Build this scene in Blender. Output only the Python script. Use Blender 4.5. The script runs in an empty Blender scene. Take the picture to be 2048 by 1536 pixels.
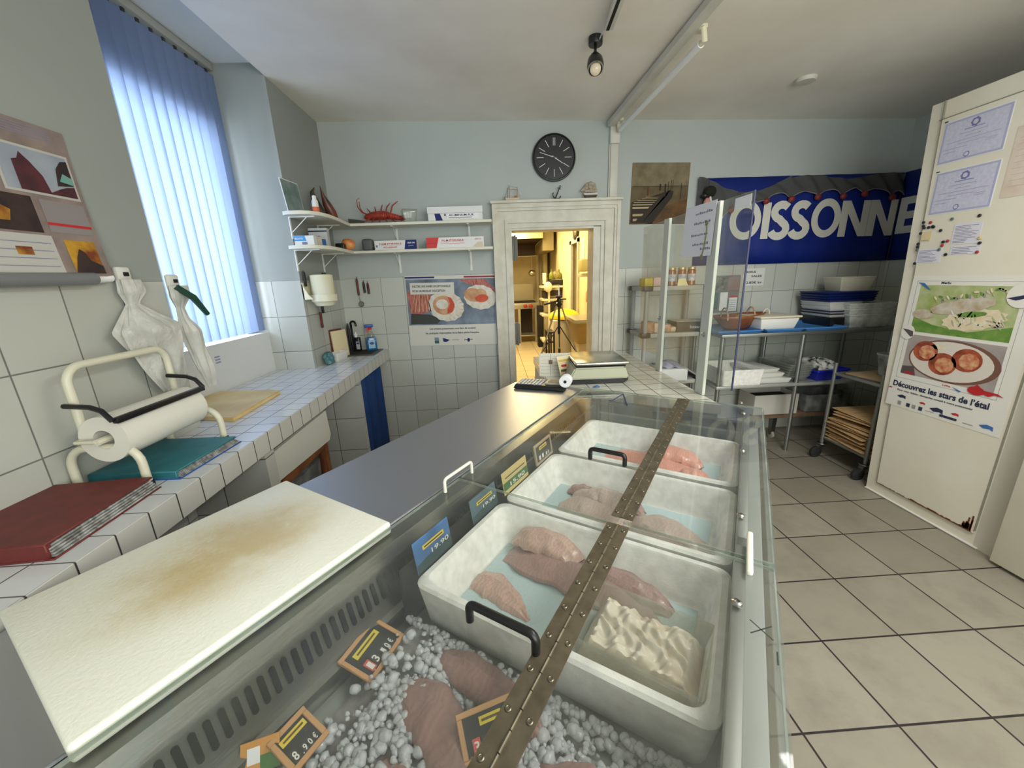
import bpy, bmesh, math, random
from mathutils import Vector, Matrix
random.seed(7)
R = math.radians
sc = bpy.context.scene
COL = sc.collection

# ---------------------------------------------------------------- camera
FPX = 775.0; YAW, PIT, ROL = .039, .267, -.038; CH = 1.58
def cam_axes():
    cy, sy, cp, sp, cr, sr = math.cos(YAW), math.sin(YAW), math.cos(PIT), math.sin(PIT), math.cos(ROL), math.sin(ROL)
    fwd = Vector((sy*cp, cy*cp, -sp)); right = Vector((cy, -sy, 0)); up = right.cross(fwd)
    return cr*right + sr*up, -sr*right + cr*up, fwd
AX = cam_axes()
cd = bpy.data.cameras.new('camera'); cam = bpy.data.objects.new('camera', cd); COL.objects.link(cam)
m = Matrix((AX[0], AX[1], -AX[2])).transposed().to_4x4(); m.translation = (0, 0, CH)
cam.matrix_world = m
cd.sensor_width = 36; cd.lens = FPX/2048*36; cd.clip_start = .02; cd.clip_end = 60
sc.camera = cam
sc.view_settings.view_transform = 'Standard'; sc.view_settings.look = 'None'
sc.view_settings.gamma = 1; sc.view_settings.use_curve_mapping = False
sc.view_settings.exposure = 0.22

# ---------------------------------------------------------------- world and lights
w = bpy.data.worlds.new('sky'); sc.world = w; w.use_nodes = True
w.node_tree.nodes['Background'].inputs[0].default_value = (.55, .68, .85, 1)
w.node_tree.nodes['Background'].inputs[1].default_value = 1.0
def area(name, loc, rot, sx, sy, power, col):
    l = bpy.data.lights.new(name, 'AREA'); l.shape = 'RECTANGLE'; l.size = sx; l.size_y = sy
    l.energy = power; l.color = col
    o = bpy.data.objects.new(name, l); o.location = loc; o.rotation_euler = rot; COL.objects.link(o)
    return o
area('window_daylight', (-2.35, 2.27, 1.88), (0, R(-90), 0), 1.35, 1.4, 112, (.88, .93, 1))       # sky outside the side window
area('shopfront_daylight', (1.45, -1.95, 1.75), (R(90), 0, 0), 2.9, 2.1, 112, (1, .98, .94))       # street daylight through the shop front
area('added_overhead_fill', (1.55, .55, 2.70), (0, 0, 0), .5, 1.5, 36, (1, .98, .95))                        # unseen overhead fill, added to brighten the display and the back right
area('kitchen_strip_light', (.5, 7.6, 2.62), (0, 0, 0), .25, 3.4, 135, (1, .80, .42))
area('kitchen_door_light', (.85, 4.6, 2.5), (0, 0, 0), .3, .9, 14, (1, .82, .46))

# ---------------------------------------------------------------- pixel on a plane -> point in the room
def ray(px, py):
    return AX[0]*((px-1024)/FPX) - AX[1]*((py-768)/FPX) + AX[2]
def P(px, py, ax, val):
    d = ray(px, py); o = Vector((0, 0, CH)); t = (val-o['xyz'.index(ax)])/d['xyz'.index(ax)] if False else (val-o[{'x':0,'y':1,'z':2}[ax]])/d[{'x':0,'y':1,'z':2}[ax]]
    return o + t*d
TH = .585
FM = Matrix.Rotation(-TH, 4, 'Z')         # freezer frame: x = across (w), y = along (u)
def PW(px, py, z):
    return FM.inverted() @ P(px, py, 'z', z)

# ---------------------------------------------------------------- materials
def lin(c):
    out = []
    for v in c:
        v = v/255
        out.append(v/12.92 if v <= .04045 else ((v+.055)/1.055)**2.4)
    return (*out, 1)
MATS = {}
def mat(name, col=(200, 200, 200), rough=.5, metal=0, var=None, vs=8, vlo=.35, vhi=.65, bump=0, bs=60, trans=0, sss=0, spec=.5,
        emit=None, es=1, stretch=None, coat=0, detail=4):
    if name in MATS: return MATS[name]
    m = bpy.data.materials.new(name); m.use_nodes = True; nt = m.node_tree; b = nt.nodes['Principled BSDF']; L = nt.links
    b.inputs['Base Color'].default_value = lin(col); b.inputs['Roughness'].default_value = rough; b.inputs['Metallic'].default_value = metal
    b.inputs['Specular IOR Level'].default_value = spec; b.inputs['Transmission Weight'].default_value = trans
    b.inputs['Coat Weight'].default_value = coat
    if sss: b.inputs['Subsurface Weight'].default_value = sss; b.inputs['Subsurface Radius'].default_value = (.02, .01, .01)
    def noise(scale, d=4):
        tc = nt.nodes.new('ShaderNodeTexCoord'); mp = nt.nodes.new('ShaderNodeMapping'); n = nt.nodes.new('ShaderNodeTexNoise')
        if stretch: mp.inputs['Scale'].default_value = stretch
        L.new(tc.outputs['Object'], mp.inputs[0]); L.new(mp.outputs[0], n.inputs[0])
        n.inputs['Scale'].default_value = scale; n.inputs['Detail'].default_value = d
        return n
    if var:
        n = noise(vs, detail); r = nt.nodes.new('ShaderNodeValToRGB'); r.color_ramp.elements[0].position = vlo; r.color_ramp.elements[1].position = vhi
        r.color_ramp.elements[0].color = lin(col); r.color_ramp.elements[1].color = lin(var)
        if len(var) == 4: pass
        L.new(n.outputs[0], r.inputs[0]); L.new(r.outputs[0], b.inputs['Base Color'])
    if bump:
        n = noise(bs); bp = nt.nodes.new('ShaderNodeBump'); bp.inputs['Strength'].default_value = bump; bp.inputs['Distance'].default_value = .01
        L.new(n.outputs[0], bp.inputs['Height']); L.new(bp.outputs[0], b.inputs['Normal'])
    if emit: b.inputs['Emission Color'].default_value = lin(emit); b.inputs['Emission Strength'].default_value = es
    MATS[name] = m; return m
def plexi(name, tint=(249, 251, 249), refl=1.0, haze=0.0, hazecol=(200, 205, 195)):
    """thin clear sheet: see-through with a sharp Fresnel reflection"""
    if name in MATS: return MATS[name]
    m = bpy.data.materials.new(name); m.use_nodes = True; nt = m.node_tree; L = nt.links; nt.nodes.clear()
    out = nt.nodes.new('ShaderNodeOutputMaterial'); tr = nt.nodes.new('ShaderNodeBsdfTransparent'); gl = nt.nodes.new('ShaderNodeBsdfGlossy')
    tr.inputs[0].default_value = lin(tint); gl.inputs['Roughness'].default_value = .03
    lw = nt.nodes.new('ShaderNodeLayerWeight'); lw.inputs[0].default_value = .5           # Schlick reflection of a thin sheet
    pw = nt.nodes.new('ShaderNodeMath'); pw.operation = 'POWER'; pw.inputs[1].default_value = 5; L.new(lw.outputs['Facing'], pw.inputs[0])
    mu = nt.nodes.new('ShaderNodeMath'); mu.operation = 'MULTIPLY_ADD'; mu.inputs[1].default_value = .7*refl; mu.inputs[2].default_value = .035*refl; L.new(pw.outputs[0], mu.inputs[0])
    mx = nt.nodes.new('ShaderNodeMixShader'); L.new(mu.outputs[0], mx.inputs[0])
    L.new(tr.outputs[0], mx.inputs[1]); L.new(gl.outputs[0], mx.inputs[2])
    last = mx
    if haze:
        df = nt.nodes.new('ShaderNodeBsdfDiffuse'); df.inputs[0].default_value = lin(hazecol)
        m2 = nt.nodes.new('ShaderNodeMixShader'); L.new(mx.outputs[0], m2.inputs[1]); L.new(df.outputs[0], m2.inputs[2])
        n = nt.nodes.new('ShaderNodeTexNoise'); n.inputs['Scale'].default_value = 9; n.inputs['Detail'].default_value = 6
        r = nt.nodes.new('ShaderNodeMapRange'); r.inputs['From Min'].default_value = .35; r.inputs['From Max'].default_value = .75
        r.inputs['To Min'].default_value = haze*.5; r.inputs['To Max'].default_value = haze*1.8
        tc = nt.nodes.new('ShaderNodeTexCoord'); L.new(tc.outputs['Object'], n.inputs[0]); L.new(n.outputs[0], r.inputs[0]); L.new(r.outputs[0], m2.inputs[0])
        last = m2
    L.new(last.outputs[0], out.inputs[0]); MATS[name] = m; return m
def translucent(name, col, t=.5, rough=.5):
    m = bpy.data.materials.new(name); m.use_nodes = True; nt = m.node_tree; L = nt.links; nt.nodes.clear()
    out = nt.nodes.new('ShaderNodeOutputMaterial'); a = nt.nodes.new('ShaderNodeBsdfTranslucent'); d = nt.nodes.new('ShaderNodeBsdfDiffuse')
    a.inputs[0].default_value = lin(col); d.inputs[0].default_value = lin(col)
    mx = nt.nodes.new('ShaderNodeMixShader'); mx.inputs[0].default_value = t; L.new(d.outputs[0], mx.inputs[1]); L.new(a.outputs[0], mx.inputs[2])
    L.new(mx.outputs[0], out.inputs[0]); MATS[name] = m; return m
def tilemat(name, size, off, col, grout, lw, rough=.25, var=10, dirt=None, top=None, paint=None, bump=.3):
    """tiles on any axis-aligned face; size/off per world axis. top = height above which the wall is painted (paint colour)."""
    m = bpy.data.materials.new(name); m.use_nodes = True; nt = m.node_tree; L = nt.links; b = nt.nodes['Principled BSDF']
    N = nt.nodes.new
    geo = N('ShaderNodeNewGeometry'); sp = N('ShaderNodeSeparateXYZ'); L.new(geo.outputs['Position'], sp.inputs[0])
    sn = N('ShaderNodeSeparateXYZ'); L.new(geo.outputs['True Normal'], sn.inputs[0])
    def mth(op, a, bb=None, c=None):
        n = N('ShaderNodeMath'); n.operation = op
        for i, v in enumerate((a, bb, c)):
            if v is None: continue
            if isinstance(v, (int, float)): n.inputs[i].default_value = v
            else: L.new(v, n.inputs[i])
        return n.outputs[0]
    lines = None; ids = []
    for i in range(3):
        if not size[i]: continue
        p = mth('SUBTRACT', sp.outputs[i], off[i])
        pp = mth('PINGPONG', p, size[i]/2)
        mr = N('ShaderNodeMapRange'); mr.inputs['From Min'].default_value = lw*.5-.0006; mr.inputs['From Max'].default_value = lw*.5+.0010
        mr.inputs['To Min'].default_value = 1; mr.inputs['To Max'].default_value = 0; L.new(pp, mr.inputs[0])
        on = mth('LESS_THAN', mth('ABSOLUTE', sn.outputs[i]), .5)
        ln = mth('MULTIPLY', mr.outputs[0], on)
        lines = ln if lines is None else mth('MAXIMUM', lines, ln)
        ids.append(mth('MULTIPLY', mth('FLOOR', mth('DIVIDE', p, size[i])), on))
    wn = N('ShaderNodeTexWhiteNoise'); wn.noise_dimensions = '3D'; cb = N('ShaderNodeCombineXYZ')
    for i, v in enumerate(ids): L.new(v, cb.inputs[i])
    L.new(cb.outputs[0], wn.inputs[0])
    c2 = tuple(max(0, v-var) for v in col)
    mx = N('ShaderNodeMix'); mx.data_type = 'RGBA'; L.new(wn.outputs['Value'], mx.inputs['Factor']); mx.inputs['A'].default_value = lin(col); mx.inputs['B'].default_value = lin(c2)
    colr = mx.outputs['Result']
    if dirt:
        n = N('ShaderNodeTexNoise'); n.inputs['Scale'].default_value = 3.2; n.inputs['Detail'].default_value = 8; n.inputs['Roughness'].default_value = .7; L.new(geo.outputs['Position'], n.inputs[0])
        r = N('ShaderNodeMapRange'); r.inputs['From Min'].default_value = .45; r.inputs['From Max'].default_value = .75; L.new(n.outputs[0], r.inputs[0])
        m3 = N('ShaderNodeMix'); m3.data_type = 'RGBA'; L.new(r.outputs[0], m3.inputs['Factor']); L.new(colr, m3.inputs['A']); m3.inputs['B'].default_value = lin(dirt); colr = m3.outputs['Result']
    m4 = N('ShaderNodeMix'); m4.data_type = 'RGBA'; L.new(lines, m4.inputs['Factor']); L.new(colr, m4.inputs['A']); m4.inputs['B'].default_value = lin(grout)
    colr = m4.outputs['Result']
    b.inputs['Roughness'].default_value = rough
    if top is not None:
        up = mth('GREATER_THAN', sp.outputs[2], top)
        m5 = N('ShaderNodeMix'); m5.data_type = 'RGBA'; L.new(up, m5.inputs['Factor']); L.new(colr, m5.inputs['A'])
        n = N('ShaderNodeTexNoise'); n.inputs['Scale'].default_value = 1.7; n.inputs['Detail'].default_value = 3; L.new(geo.outputs['Position'], n.inputs[0])
        rr = N('ShaderNodeMix'); rr.data_type = 'RGBA'; L.new(n.outputs[0], rr.inputs['Factor']); rr.inputs['A'].default_value = lin(paint); rr.inputs['B'].default_value = lin(tuple(v-14 for v in paint))
        L.new(rr.outputs['Result'], m5.inputs['B']); colr = m5.outputs['Result']
        L.new(mth('MULTIPLY_ADD', up, .55, rough), b.inputs['Roughness'])
        lines = mth('MULTIPLY', lines, mth('SUBTRACT', 1, up))
    L.new(colr, b.inputs['Base Color'])
    bp = N('ShaderNodeBump'); bp.inputs['Strength'].default_value = bump; bp.inputs['Distance'].default_value = .002; bp.invert = True
    L.new(lines, bp.inputs['Height']); L.new(bp.outputs[0], b.inputs['Normal'])
    MATS[name] = m; return m

# ---------------------------------------------------------------- mesh builder
def frame(o, x, y):
    x = Vector(x).normalized(); y = Vector(y); y = (y - x*y.dot(x)).normalized(); z = x.cross(y)
    m = Matrix((x, y, z)).transposed().to_4x4(); m.translation = Vector(o); return m
def F(loc=(0, 0, 0), rz=0, rx=0, ry=0):
    return Matrix.Translation(Vector(loc)) @ Matrix.Rotation(rz, 4, 'Z') @ Matrix.Rotation(ry, 4, 'Y') @ Matrix.Rotation(rx, 4, 'X')
_txt = {}
def textmesh(s, bold):
    k = (s, bold)
    if k not in _txt:
        c = bpy.data.curves.new('t', 'FONT'); c.body = s; c.size = 1; c.offset = bold; c.resolution_u = 3; c.align_x = 'LEFT'
        o = bpy.data.objects.new('t', c); COL.objects.link(o); dg = bpy.context.evaluated_depsgraph_get()
        me = o.evaluated_get(dg).to_mesh()
        vs = [v.co.copy() for v in me.vertices]; fs = [tuple(p.vertices) for p in me.polygons]
        bpy.data.objects.remove(o)
        _txt[k] = (vs, fs)
    return _txt[k]
class MB:
    def __init__(s, M=None): s.bm = bmesh.new(); s.M = M or Matrix(); s.mi = 0; s.sm = True
    def v(s, p): return s.bm.verts.new(s.M @ Vector(p))
    def f(s, vs):
        try: fc = s.bm.faces.new(vs); fc.material_index = s.mi; return fc
        except ValueError: return None
    def box(s, a, b, bev=0, seg=2, M=None):
        M0 = s.M
        if M is not None: s.M = M0 @ M
        x0, y0, z0 = [min(a[i], b[i]) for i in range(3)]; x1, y1, z1 = [max(a[i], b[i]) for i in range(3)]
        V = [s.v(p) for p in ((x0,y0,z0),(x1,y0,z0),(x1,y1,z0),(x0,y1,z0),(x0,y0,z1),(x1,y0,z1),(x1,y1,z1),(x0,y1,z1))]
        fs = [s.f([V[i] for i in q]) for q in ((3,2,1,0),(4,5,6,7),(0,1,5,4),(1,2,6,5),(2,3,7,6),(3,0,4,7))]
        if bev:
            es = list({e for f_ in fs for e in f_.edges}); r = bmesh.ops.bevel(s.bm, geom=es, offset=bev, segments=seg, profile=.5, affect='EDGES', clamp_overlap=True)
            for f_ in r['faces']: f_.material_index = s.mi
        s.M = M0; return s
    def tbox(s, bot, top, z0, z1, bev=0):
        """tapered box: bot/top = (x0,y0,x1,y1)"""
        V = [s.v(p) for p in ((bot[0],bot[1],z0),(bot[2],bot[1],z0),(bot[2],bot[3],z0),(bot[0],bot[3],z0),(top[0],top[1],z1),(top[2],top[1],z1),(top[2],top[3],z1),(top[0],top[3],z1))]
        fs = [s.f([V[i] for i in q]) for q in ((3,2,1,0),(4,5,6,7),(0,1,5,4),(1,2,6,5),(2,3,7,6),(3,0,4,7))]
        if bev:
            es = list({e for f_ in fs for e in f_.edges}); bmesh.ops.bevel(s.bm, geom=es, offset=bev, segments=2, profile=.5, affect='EDGES', clamp_overlap=True)
        return s
    def prism(s, pts, z0, z1, M=None):
        M0 = s.M
        if M is not None: s.M = M0 @ M
        A = [s.v((p[0], p[1], z0)) for p in pts]; B = [s.v((p[0], p[1], z1)) for p in pts]; n = len(pts)
        s.f(A[::-1]); s.f(B)
        for i in range(n): s.f([A[i], A[(i+1) % n], B[(i+1) % n], B[i]])
        s.M = M0; return s
    def poly3(s, pts): s.f([s.v(p) for p in pts]); return s
    def slab(s, pts, d):
        """thick sheet from 3D points, offset vector d"""
        d = Vector(d); A = [s.v(p) for p in pts]; B = [s.v(Vector(p)+d) for p in pts]; n = len(pts)
        s.f(A[::-1]); s.f(B)
        for i in range(n): s.f([A[i], A[(i+1) % n], B[(i+1) % n], B[i]])
        return s
    def tube(s, pts, r, n=8, cap=True, closed=False):
        pts = [Vector(p) for p in pts]; rs = r if isinstance(r, (list, tuple)) else [r]*len(pts)
        rings = []; up = None; N = len(pts)
        for i, p in enumerate(pts):
            a = pts[(i-1) % N] if (closed or i > 0) else p; b = pts[(i+1) % N] if (closed or i < N-1) else p
            t = (b-a).normalized()
            if up is None: up = Vector((0, 0, 1)) if abs(t.z) < .9 else Vector((1, 0, 0))
            x = t.cross(up)
            if x.length < 1e-4: x = t.cross(Vector((.3, 1, .2)))
            x.normalize(); y = x.cross(t).normalized(); up = y
            rings.append([s.v(p + rs[i]*(math.cos(2*math.pi*k/n)*x + math.sin(2*math.pi*k/n)*y)) for k in range(n)])
        for i in range(N if closed else N-1):
            A, B = rings[i], rings[(i+1) % N]
            for k in range(n): s.f([A[k], A[(k+1) % n], B[(k+1) % n], B[k]])
        if cap and not closed: s.f(rings[0][::-1]); s.f(rings[-1])
        return s
    def lathe(s, prof, n=20, M=None, cap=True):
        M0 = s.M
        if M is not None: s.M = M0 @ M
        rings = [[s.v((r*math.cos(2*math.pi*k/n), r*math.sin(2*math.pi*k/n), z)) for k in range(n)] for r, z in prof]
        for A, B in zip(rings, rings[1:]):
            for k in range(n): s.f([A[k], A[(k+1) % n], B[(k+1) % n], B[k]])
        if cap:
            if prof[0][0] > 1e-5: s.f(rings[0][::-1])
            if prof[-1][0] > 1e-5: s.f(rings[-1])
        s.M = M0; return s
    def grid(s, fn, nu, nv, cu=False, cv=False):
        V = [[s.v(fn(i/(nu if cu else nu-1), j/(nv if cv else nv-1))) for j in range(nv)] for i in range(nu)]
        for i in range(nu if cu else nu-1):
            for j in range(nv if cv else nv-1):
                s.f([V[i][j], V[(i+1) % nu][j], V[(i+1) % nu][(j+1) % nv], V[i][(j+1) % nv]])
        return s
    def sphere(s, c, r, n=12, sq=(1, 1, 1)):
        c = Vector(c)
        return s.grid(lambda a, b: c + r*Vector((sq[0]*math.sin(math.pi*(b*.998+.001))*math.cos(2*math.pi*a), sq[1]*math.sin(math.pi*(b*.998+.001))*math.sin(2*math.pi*a), -sq[2]*math.cos(math.pi*(b*.998+.001)))), n, max(6, n//2+2), cu=True)
    # drawing on a sheet (x right, y up, z out of the sheet)
    def rect(s, x0, y0, x1, y1, mi=None, k=1):
        if mi is not None: s.mi = mi
        z = k*.0007; s.f([s.v((x0, y0, z)), s.v((x1, y0, z)), s.v((x1, y1, z)), s.v((x0, y1, z))]); return s
    def pol(s, pts, mi=None, k=1):
        if mi is not None: s.mi = mi
        a = sum(pts[i][0]*pts[(i+1) % len(pts)][1]-pts[(i+1) % len(pts)][0]*pts[i][1] for i in range(len(pts)))
        if a < 0: pts = pts[::-1]
        s.f([s.v((p[0], p[1], k*.0007)) for p in pts]); return s
    def ell(s, cx, cy, rx, ry, mi=None, k=1, n=18, a0=0, a1=360, rot=0, jag=0):
        pts = []
        for i in range(n):
            a = R(a0 + (a1-a0)*i/(n if a1-a0 == 360 else n-1)); j = 1+jag*(i % 2)
            x, y = rx*j*math.cos(a), ry*j*math.sin(a); pts.append((cx+x*math.cos(rot)-y*math.sin(rot), cy+x*math.sin(rot)+y*math.cos(rot)))
        return s.pol(pts, mi, k)
    def text(s, t, x, y, size, mi=None, k=2, bold=0, width=None, shear=0):
        if mi is not None: s.mi = mi
        vs, fs = textmesh(t, bold)
        if not vs: return s
        x0 = min(v.x for v in vs); x1 = max(v.x for v in vs); sx = size if width is None else width/max(1e-6, x1-x0)
        V = [s.v((x+(v.x-x0)*sx+shear*v.y*size, y+v.y*size, k*.0007)) for v in vs]
        for f_ in fs: s.f([V[i] for i in f_])
        return s

def rootM(o):
    return Matrix.Translation(o.location) @ o.rotation_euler.to_matrix().to_4x4()
ROOTS = {}
def build(mb, name, mats, M=None, smooth=True):
    if M is not None: mb.bm.transform(M)
    me = bpy.data.meshes.new(name); bmesh.ops.recalc_face_normals(mb.bm, faces=[f_ for f_ in mb.bm.faces if f_.is_valid]) if getattr(mb, 'recalc', False) else None
    mb.bm.to_mesh(me); mb.bm.free()
    for m_ in (mats if isinstance(mats, (list, tuple)) else [mats]): me.materials.append(m_)
    if smooth:
        me.polygons.foreach_set('use_smooth', [True]*len(me.polygons)); me.set_sharp_from_angle(angle=R(38))
    o = bpy.data.objects.new(name, me); COL.objects.link(o); return o
def T(name, label, cat, loc=(0, 0, 0), rz=0, group=None):
    o = bpy.data.objects.new(name, None); COL.objects.link(o); o.empty_display_size = .05
    o.location = Vector(loc); o.rotation_euler = (0, 0, rz); o['label'] = label; o['category'] = cat
    if group: o['group'] = group
    ROOTS[o.name] = rootM(o); return o
def part(mb, name, mats, parent, label=None, smooth=True, kind=None):
    """mesh given in room coordinates, becomes a child of parent"""
    M = ROOTS[parent.name]
    o = build(mb, name, mats, M.inverted(), smooth); o.parent = parent; ROOTS[o.name] = M
    if label: o['label'] = label
    if kind: o['kind'] = kind
    return o
def solo(mb, name, mats, label, cat, group=None, rz=0, smooth=True, kind=None, org=None):
    bb = [v.co for v in mb.bm.verts]
    c = Vector(((min(v.x for v in bb)+max(v.x for v in bb))/2, (min(v.y for v in bb)+max(v.y for v in bb))/2, min(v.z for v in bb))) if org is None else Vector(org)
    M = Matrix.Translation(c) @ Matrix.Rotation(rz, 4, 'Z')
    o = build(mb, name, mats, M.inverted(), smooth); o.location = c; o.rotation_euler = (0, 0, rz)
    o['label'] = label; o['category'] = cat
    if group: o['group'] = group
    if kind: o['kind'] = kind
    ROOTS[o.name] = M
    return o
def struct(mb, name, mats, smooth=False, parent=None):
    o = build(mb, name, mats, None, smooth); ROOTS[o.name] = Matrix()
    if parent: o.parent = parent
    else: o['kind'] = 'structure'
    return o
def dup(o, loc, rz=None, label=None, group=None, rot=None):
    r = o.copy(); COL.objects.link(r); r.location = Vector(loc)
    if rz is not None: r.rotation_euler = (0, 0, rz)
    if rot is not None: r.rotation_euler = rot
    if label: r['label'] = label
    if group: r['group'] = group
    for ch in list(o.children):
        c = ch.copy(); COL.objects.link(c); c.parent = r
        for g in ch.children:
            d = g.copy(); COL.objects.link(d); d.parent = c
    ROOTS[r.name] = rootM(r)
    return r
def arc(c, r, a0, a1, ux, uy, n=7):
    c = Vector(c); ux = Vector(ux); uy = Vector(uy)
    return [c + r*math.cos(R(a0+(a1-a0)*i/(n-1)))*ux + r*math.sin(R(a0+(a1-a0)*i/(n-1)))*uy for i in range(n)]
def lerp(a, b, t): return a+(b-a)*t

# common materials
white_pl = mat('white_plastic', (228, 228, 222), .45)
cream_pl = mat('cream_plastic', (226, 220, 190), .45)
white_paint = mat('white_paint', (214, 212, 202), .5, var=(200, 198, 186), vs=5)
black_pl = mat('black_plastic', (22, 22, 24), .35)
dark = mat('dark_matter', (18, 17, 16), .8)
steel = mat('brushed_steel', (172, 172, 170), .30, 1, bump=.04, bs=40, stretch=(1, 12, 1))
steel_dark = mat('dull_steel', (120, 120, 118), .42, 1)
alu = mat('aluminium', (190, 190, 186), .4, 1)
grey_pl = mat('grey_plastic', (150, 152, 150), .5)
paper = mat('white_paper', (236, 236, 238), .8)
ink = mat('dark_ink', (38, 38, 60), .8)
greyink = mat('grey_ink', (130, 132, 160), .8)
red_ink = mat('red_ink', (190, 40, 44), .7)
blue_ink = mat('navy_ink', (22, 36, 100), .7)
yellow_ink = mat('yellow_label', (222, 196, 60), .7)
clear_pl = plexi('clear_plastic', (240, 242, 238), 1.2, .14, (215, 218, 212))
foam = mat('white_polystyrene', (246, 245, 240), .75, bump=.12, bs=260, var=(226, 226, 220), vs=30)
wood_l = mat('pale_wood', (214, 178, 128), .7, var=(190, 150, 100), vs=6, stretch=(1, 8, 1))
wood_d = mat('brown_wood', (140, 84, 44), .6, var=(104, 60, 30), vs=7, stretch=(6, 1, 1))
# ================================================================ the room
XW, D, CZ = -1.34, 3.6, .99
m_wall = tilemat('wall_tile_and_paint', (.20, .20, .25), (.01, .172, 1.625), (200, 203, 194), (132, 134, 126), .004, top=1.625, paint=(186, 193, 190), rough=.22)
m_wall_l = tilemat('left_wall_tile_and_shaded_paint', (.20, .20, .25), (XW, .104, 1.62), (188, 190, 182), (112, 114, 108), .004, top=1.62, paint=(160, 165, 160), rough=.3)  # paint toned below the other walls: this wall's shade put into its colour
m_floor = tilemat('floor_tile', (.35, .333, 0), (1.361, 1.273, 0), (152, 146, 132), (42, 36, 38), .0075, rough=.38, var=16, dirt=(128, 121, 108), bump=.5)
m_ceil = mat('ceiling_paint', (240, 236, 226), .9, var=(226, 219, 206), vs=1.6, vlo=.4, vhi=.75)
m_white = mat('white_wall_paint', (218, 220, 218), .7)
b = MB(); b.box((-2.1, -1.9, -.1), (3.9, 3.7, 0)); struct(b, 'floor', m_floor)
# ceiling falls slightly to the right
b = MB(); b.slab([(XW, -1.9, 2.835), (3.8, -1.9, 2.76), (3.8, 3.72, 2.76), (XW, 3.72, 2.835)], (0, 0, .25)); struct(b, 'ceiling', m_ceil)
b = MB()
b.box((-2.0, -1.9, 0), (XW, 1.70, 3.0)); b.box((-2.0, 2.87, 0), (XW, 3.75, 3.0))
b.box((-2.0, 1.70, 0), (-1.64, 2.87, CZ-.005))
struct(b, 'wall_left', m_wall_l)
b = MB(); b.box((-2.0, 1.70, CZ-.005), (-1.625, 2.87, 1.27))
b.box((-2.0, 1.70, 2.905), (XW-.001, 2.87, 3.05)); b.box((-2.0, 1.70, 2.52), (-1.71, 2.87, 2.905)); b.box((-2.0, 2.77, 1.27), (-1.71, 2.87, 2.52)); b.box((-2.0, 1.70, 1.27), (-1.71, 1.77, 2.52)); struct(b, 'wall_left_niche', m_white)
b = MB()
b.box((-2.1, D, 0), (.183, D+.16, 3.0)); b.box((.908, D, 0), (3.8, D+.16, 3.0)); b.box((.183, D, 1.98), (.908, D+.16, 3.0)); struct(b, 'wall_back', m_wall)
b = MB(); b.box((3.665, -1.9, 0), (3.8, D, 3.0)); struct(b, 'wall_right', m_wall)
b = MB(); b.box((-2.0, -1.9, 0), (-.05, -1.8, 3)); b.box((2.85, -1.9, 0), (3.7, -1.8, 3)); b.box((-.05, -1.9, 0), (2.85, -1.8, .7)); b.box((-.05, -1.9, 2.78), (2.85, -1.8, 3)); struct(b, 'wall_front', m_white)
b = MB()
for x in (-.05, .90, 1.85, 2.79): b.box((x, -1.89, .7), (x+.06, -1.81, 2.78))
b.box((-.05, -1.89, .7), (2.85, -1.81, .76)); b.box((-.05, -1.89, 2.72), (2.85, -1.81, 2.78)); wf = struct(b, 'window_2', alu)
b = MB(); b.box((0, -1.853, .75), (2.8, -1.847, 2.73)); struct(b, 'window_glass', plexi('window_glass', (250, 252, 250)), parent=wf)
# side window behind the blinds
b = MB()
for y in (1.77, 2.245, 2.72): b.box((-1.93, y, 1.27), (-1.87, y+.05, 2.52))
b.box((-1.93, 1.70, 1.27), (-1.87, 2.87, 1.32)); b.box((-1.93, 1.70, 2.47), (-1.87, 2.87, 2.52)); w1 = struct(b, 'window_1', white_pl)
b = MB(); b.box((-1.903, 1.7, 1.3), (-1.898, 2.87, 2.5)); struct(b, 'window_glass', plexi('window_glass'), parent=w1)

# door casing, moulded
m_case = mat('casing_paint', (214, 211, 198), .45, var=(200, 196, 180), vs=9)
b = MB()
X0, X1, ZT = .024, 1.127, 2.185
for i0, i1, th in ((0, .028, .062), (.028, .048, .052), (.048, .105, .036), (.105, .128, .05), (.128, .160, .034)):
    a0, a1, z1 = X0+i0, X1-i0, ZT-i0*1.2; c0, c1, z0 = X0+i1, X1-i1, ZT-i1*1.2
    for q in ([(a0, 0), (c0, 0), (c0, z0), (a0, z1)], [(c1, 0), (a1, 0), (a1, z1), (c1, z0)], [(a0, z1), (c0, z0), (c1, z0), (a1, z1)]):
        b.slab([(x, D+.002, z) for x, z in q], (0, -th, 0))
b.box((X0-.012, D-.085, ZT), (X1+.012, D+.002, ZT+.022), .004)
b.box((.160, D-.02, 0), (.187, D+.19, 1.985)); b.box((.904, D-.02, 0), (.970, D+.19, 1.985)); b.box((.187, D-.02, 1.975), (.904, D+.19, 1.997))
d1 = struct(b, 'door_1', m_case)
for zc, hh in ((1.83, .10), (1.08, .10)):
    b = MB(); b.box((.187, D-.025, zc-hh), (.212, D+.0, zc+hh), .003); b.box((.212, D-.02, zc-hh+.006), (.235, D+.006, zc+hh-.006), .003)
    b.tube([(.212, D-.026, zc-hh-.006), (.212, D-.026, zc+hh+.006)], .009)
    struct(b, 'hinge', mat('grey_hinge', (112, 112, 104), .55), True, parent=d1)

# conduit down the back wall and along the ceiling
b = MB(); b.box((1.035, D-.028, 2.20), (1.10, D+.005, 2.62), .006); b.box((1.025, D-.04, 2.62), (1.11, D+.005, 2.80), .012)
b.tube([(1.03, D-.012, 2.2), (1.03, D-.012, 2.62)], .006)
struct(b, 'trim_1', white_paint, True)

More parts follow.
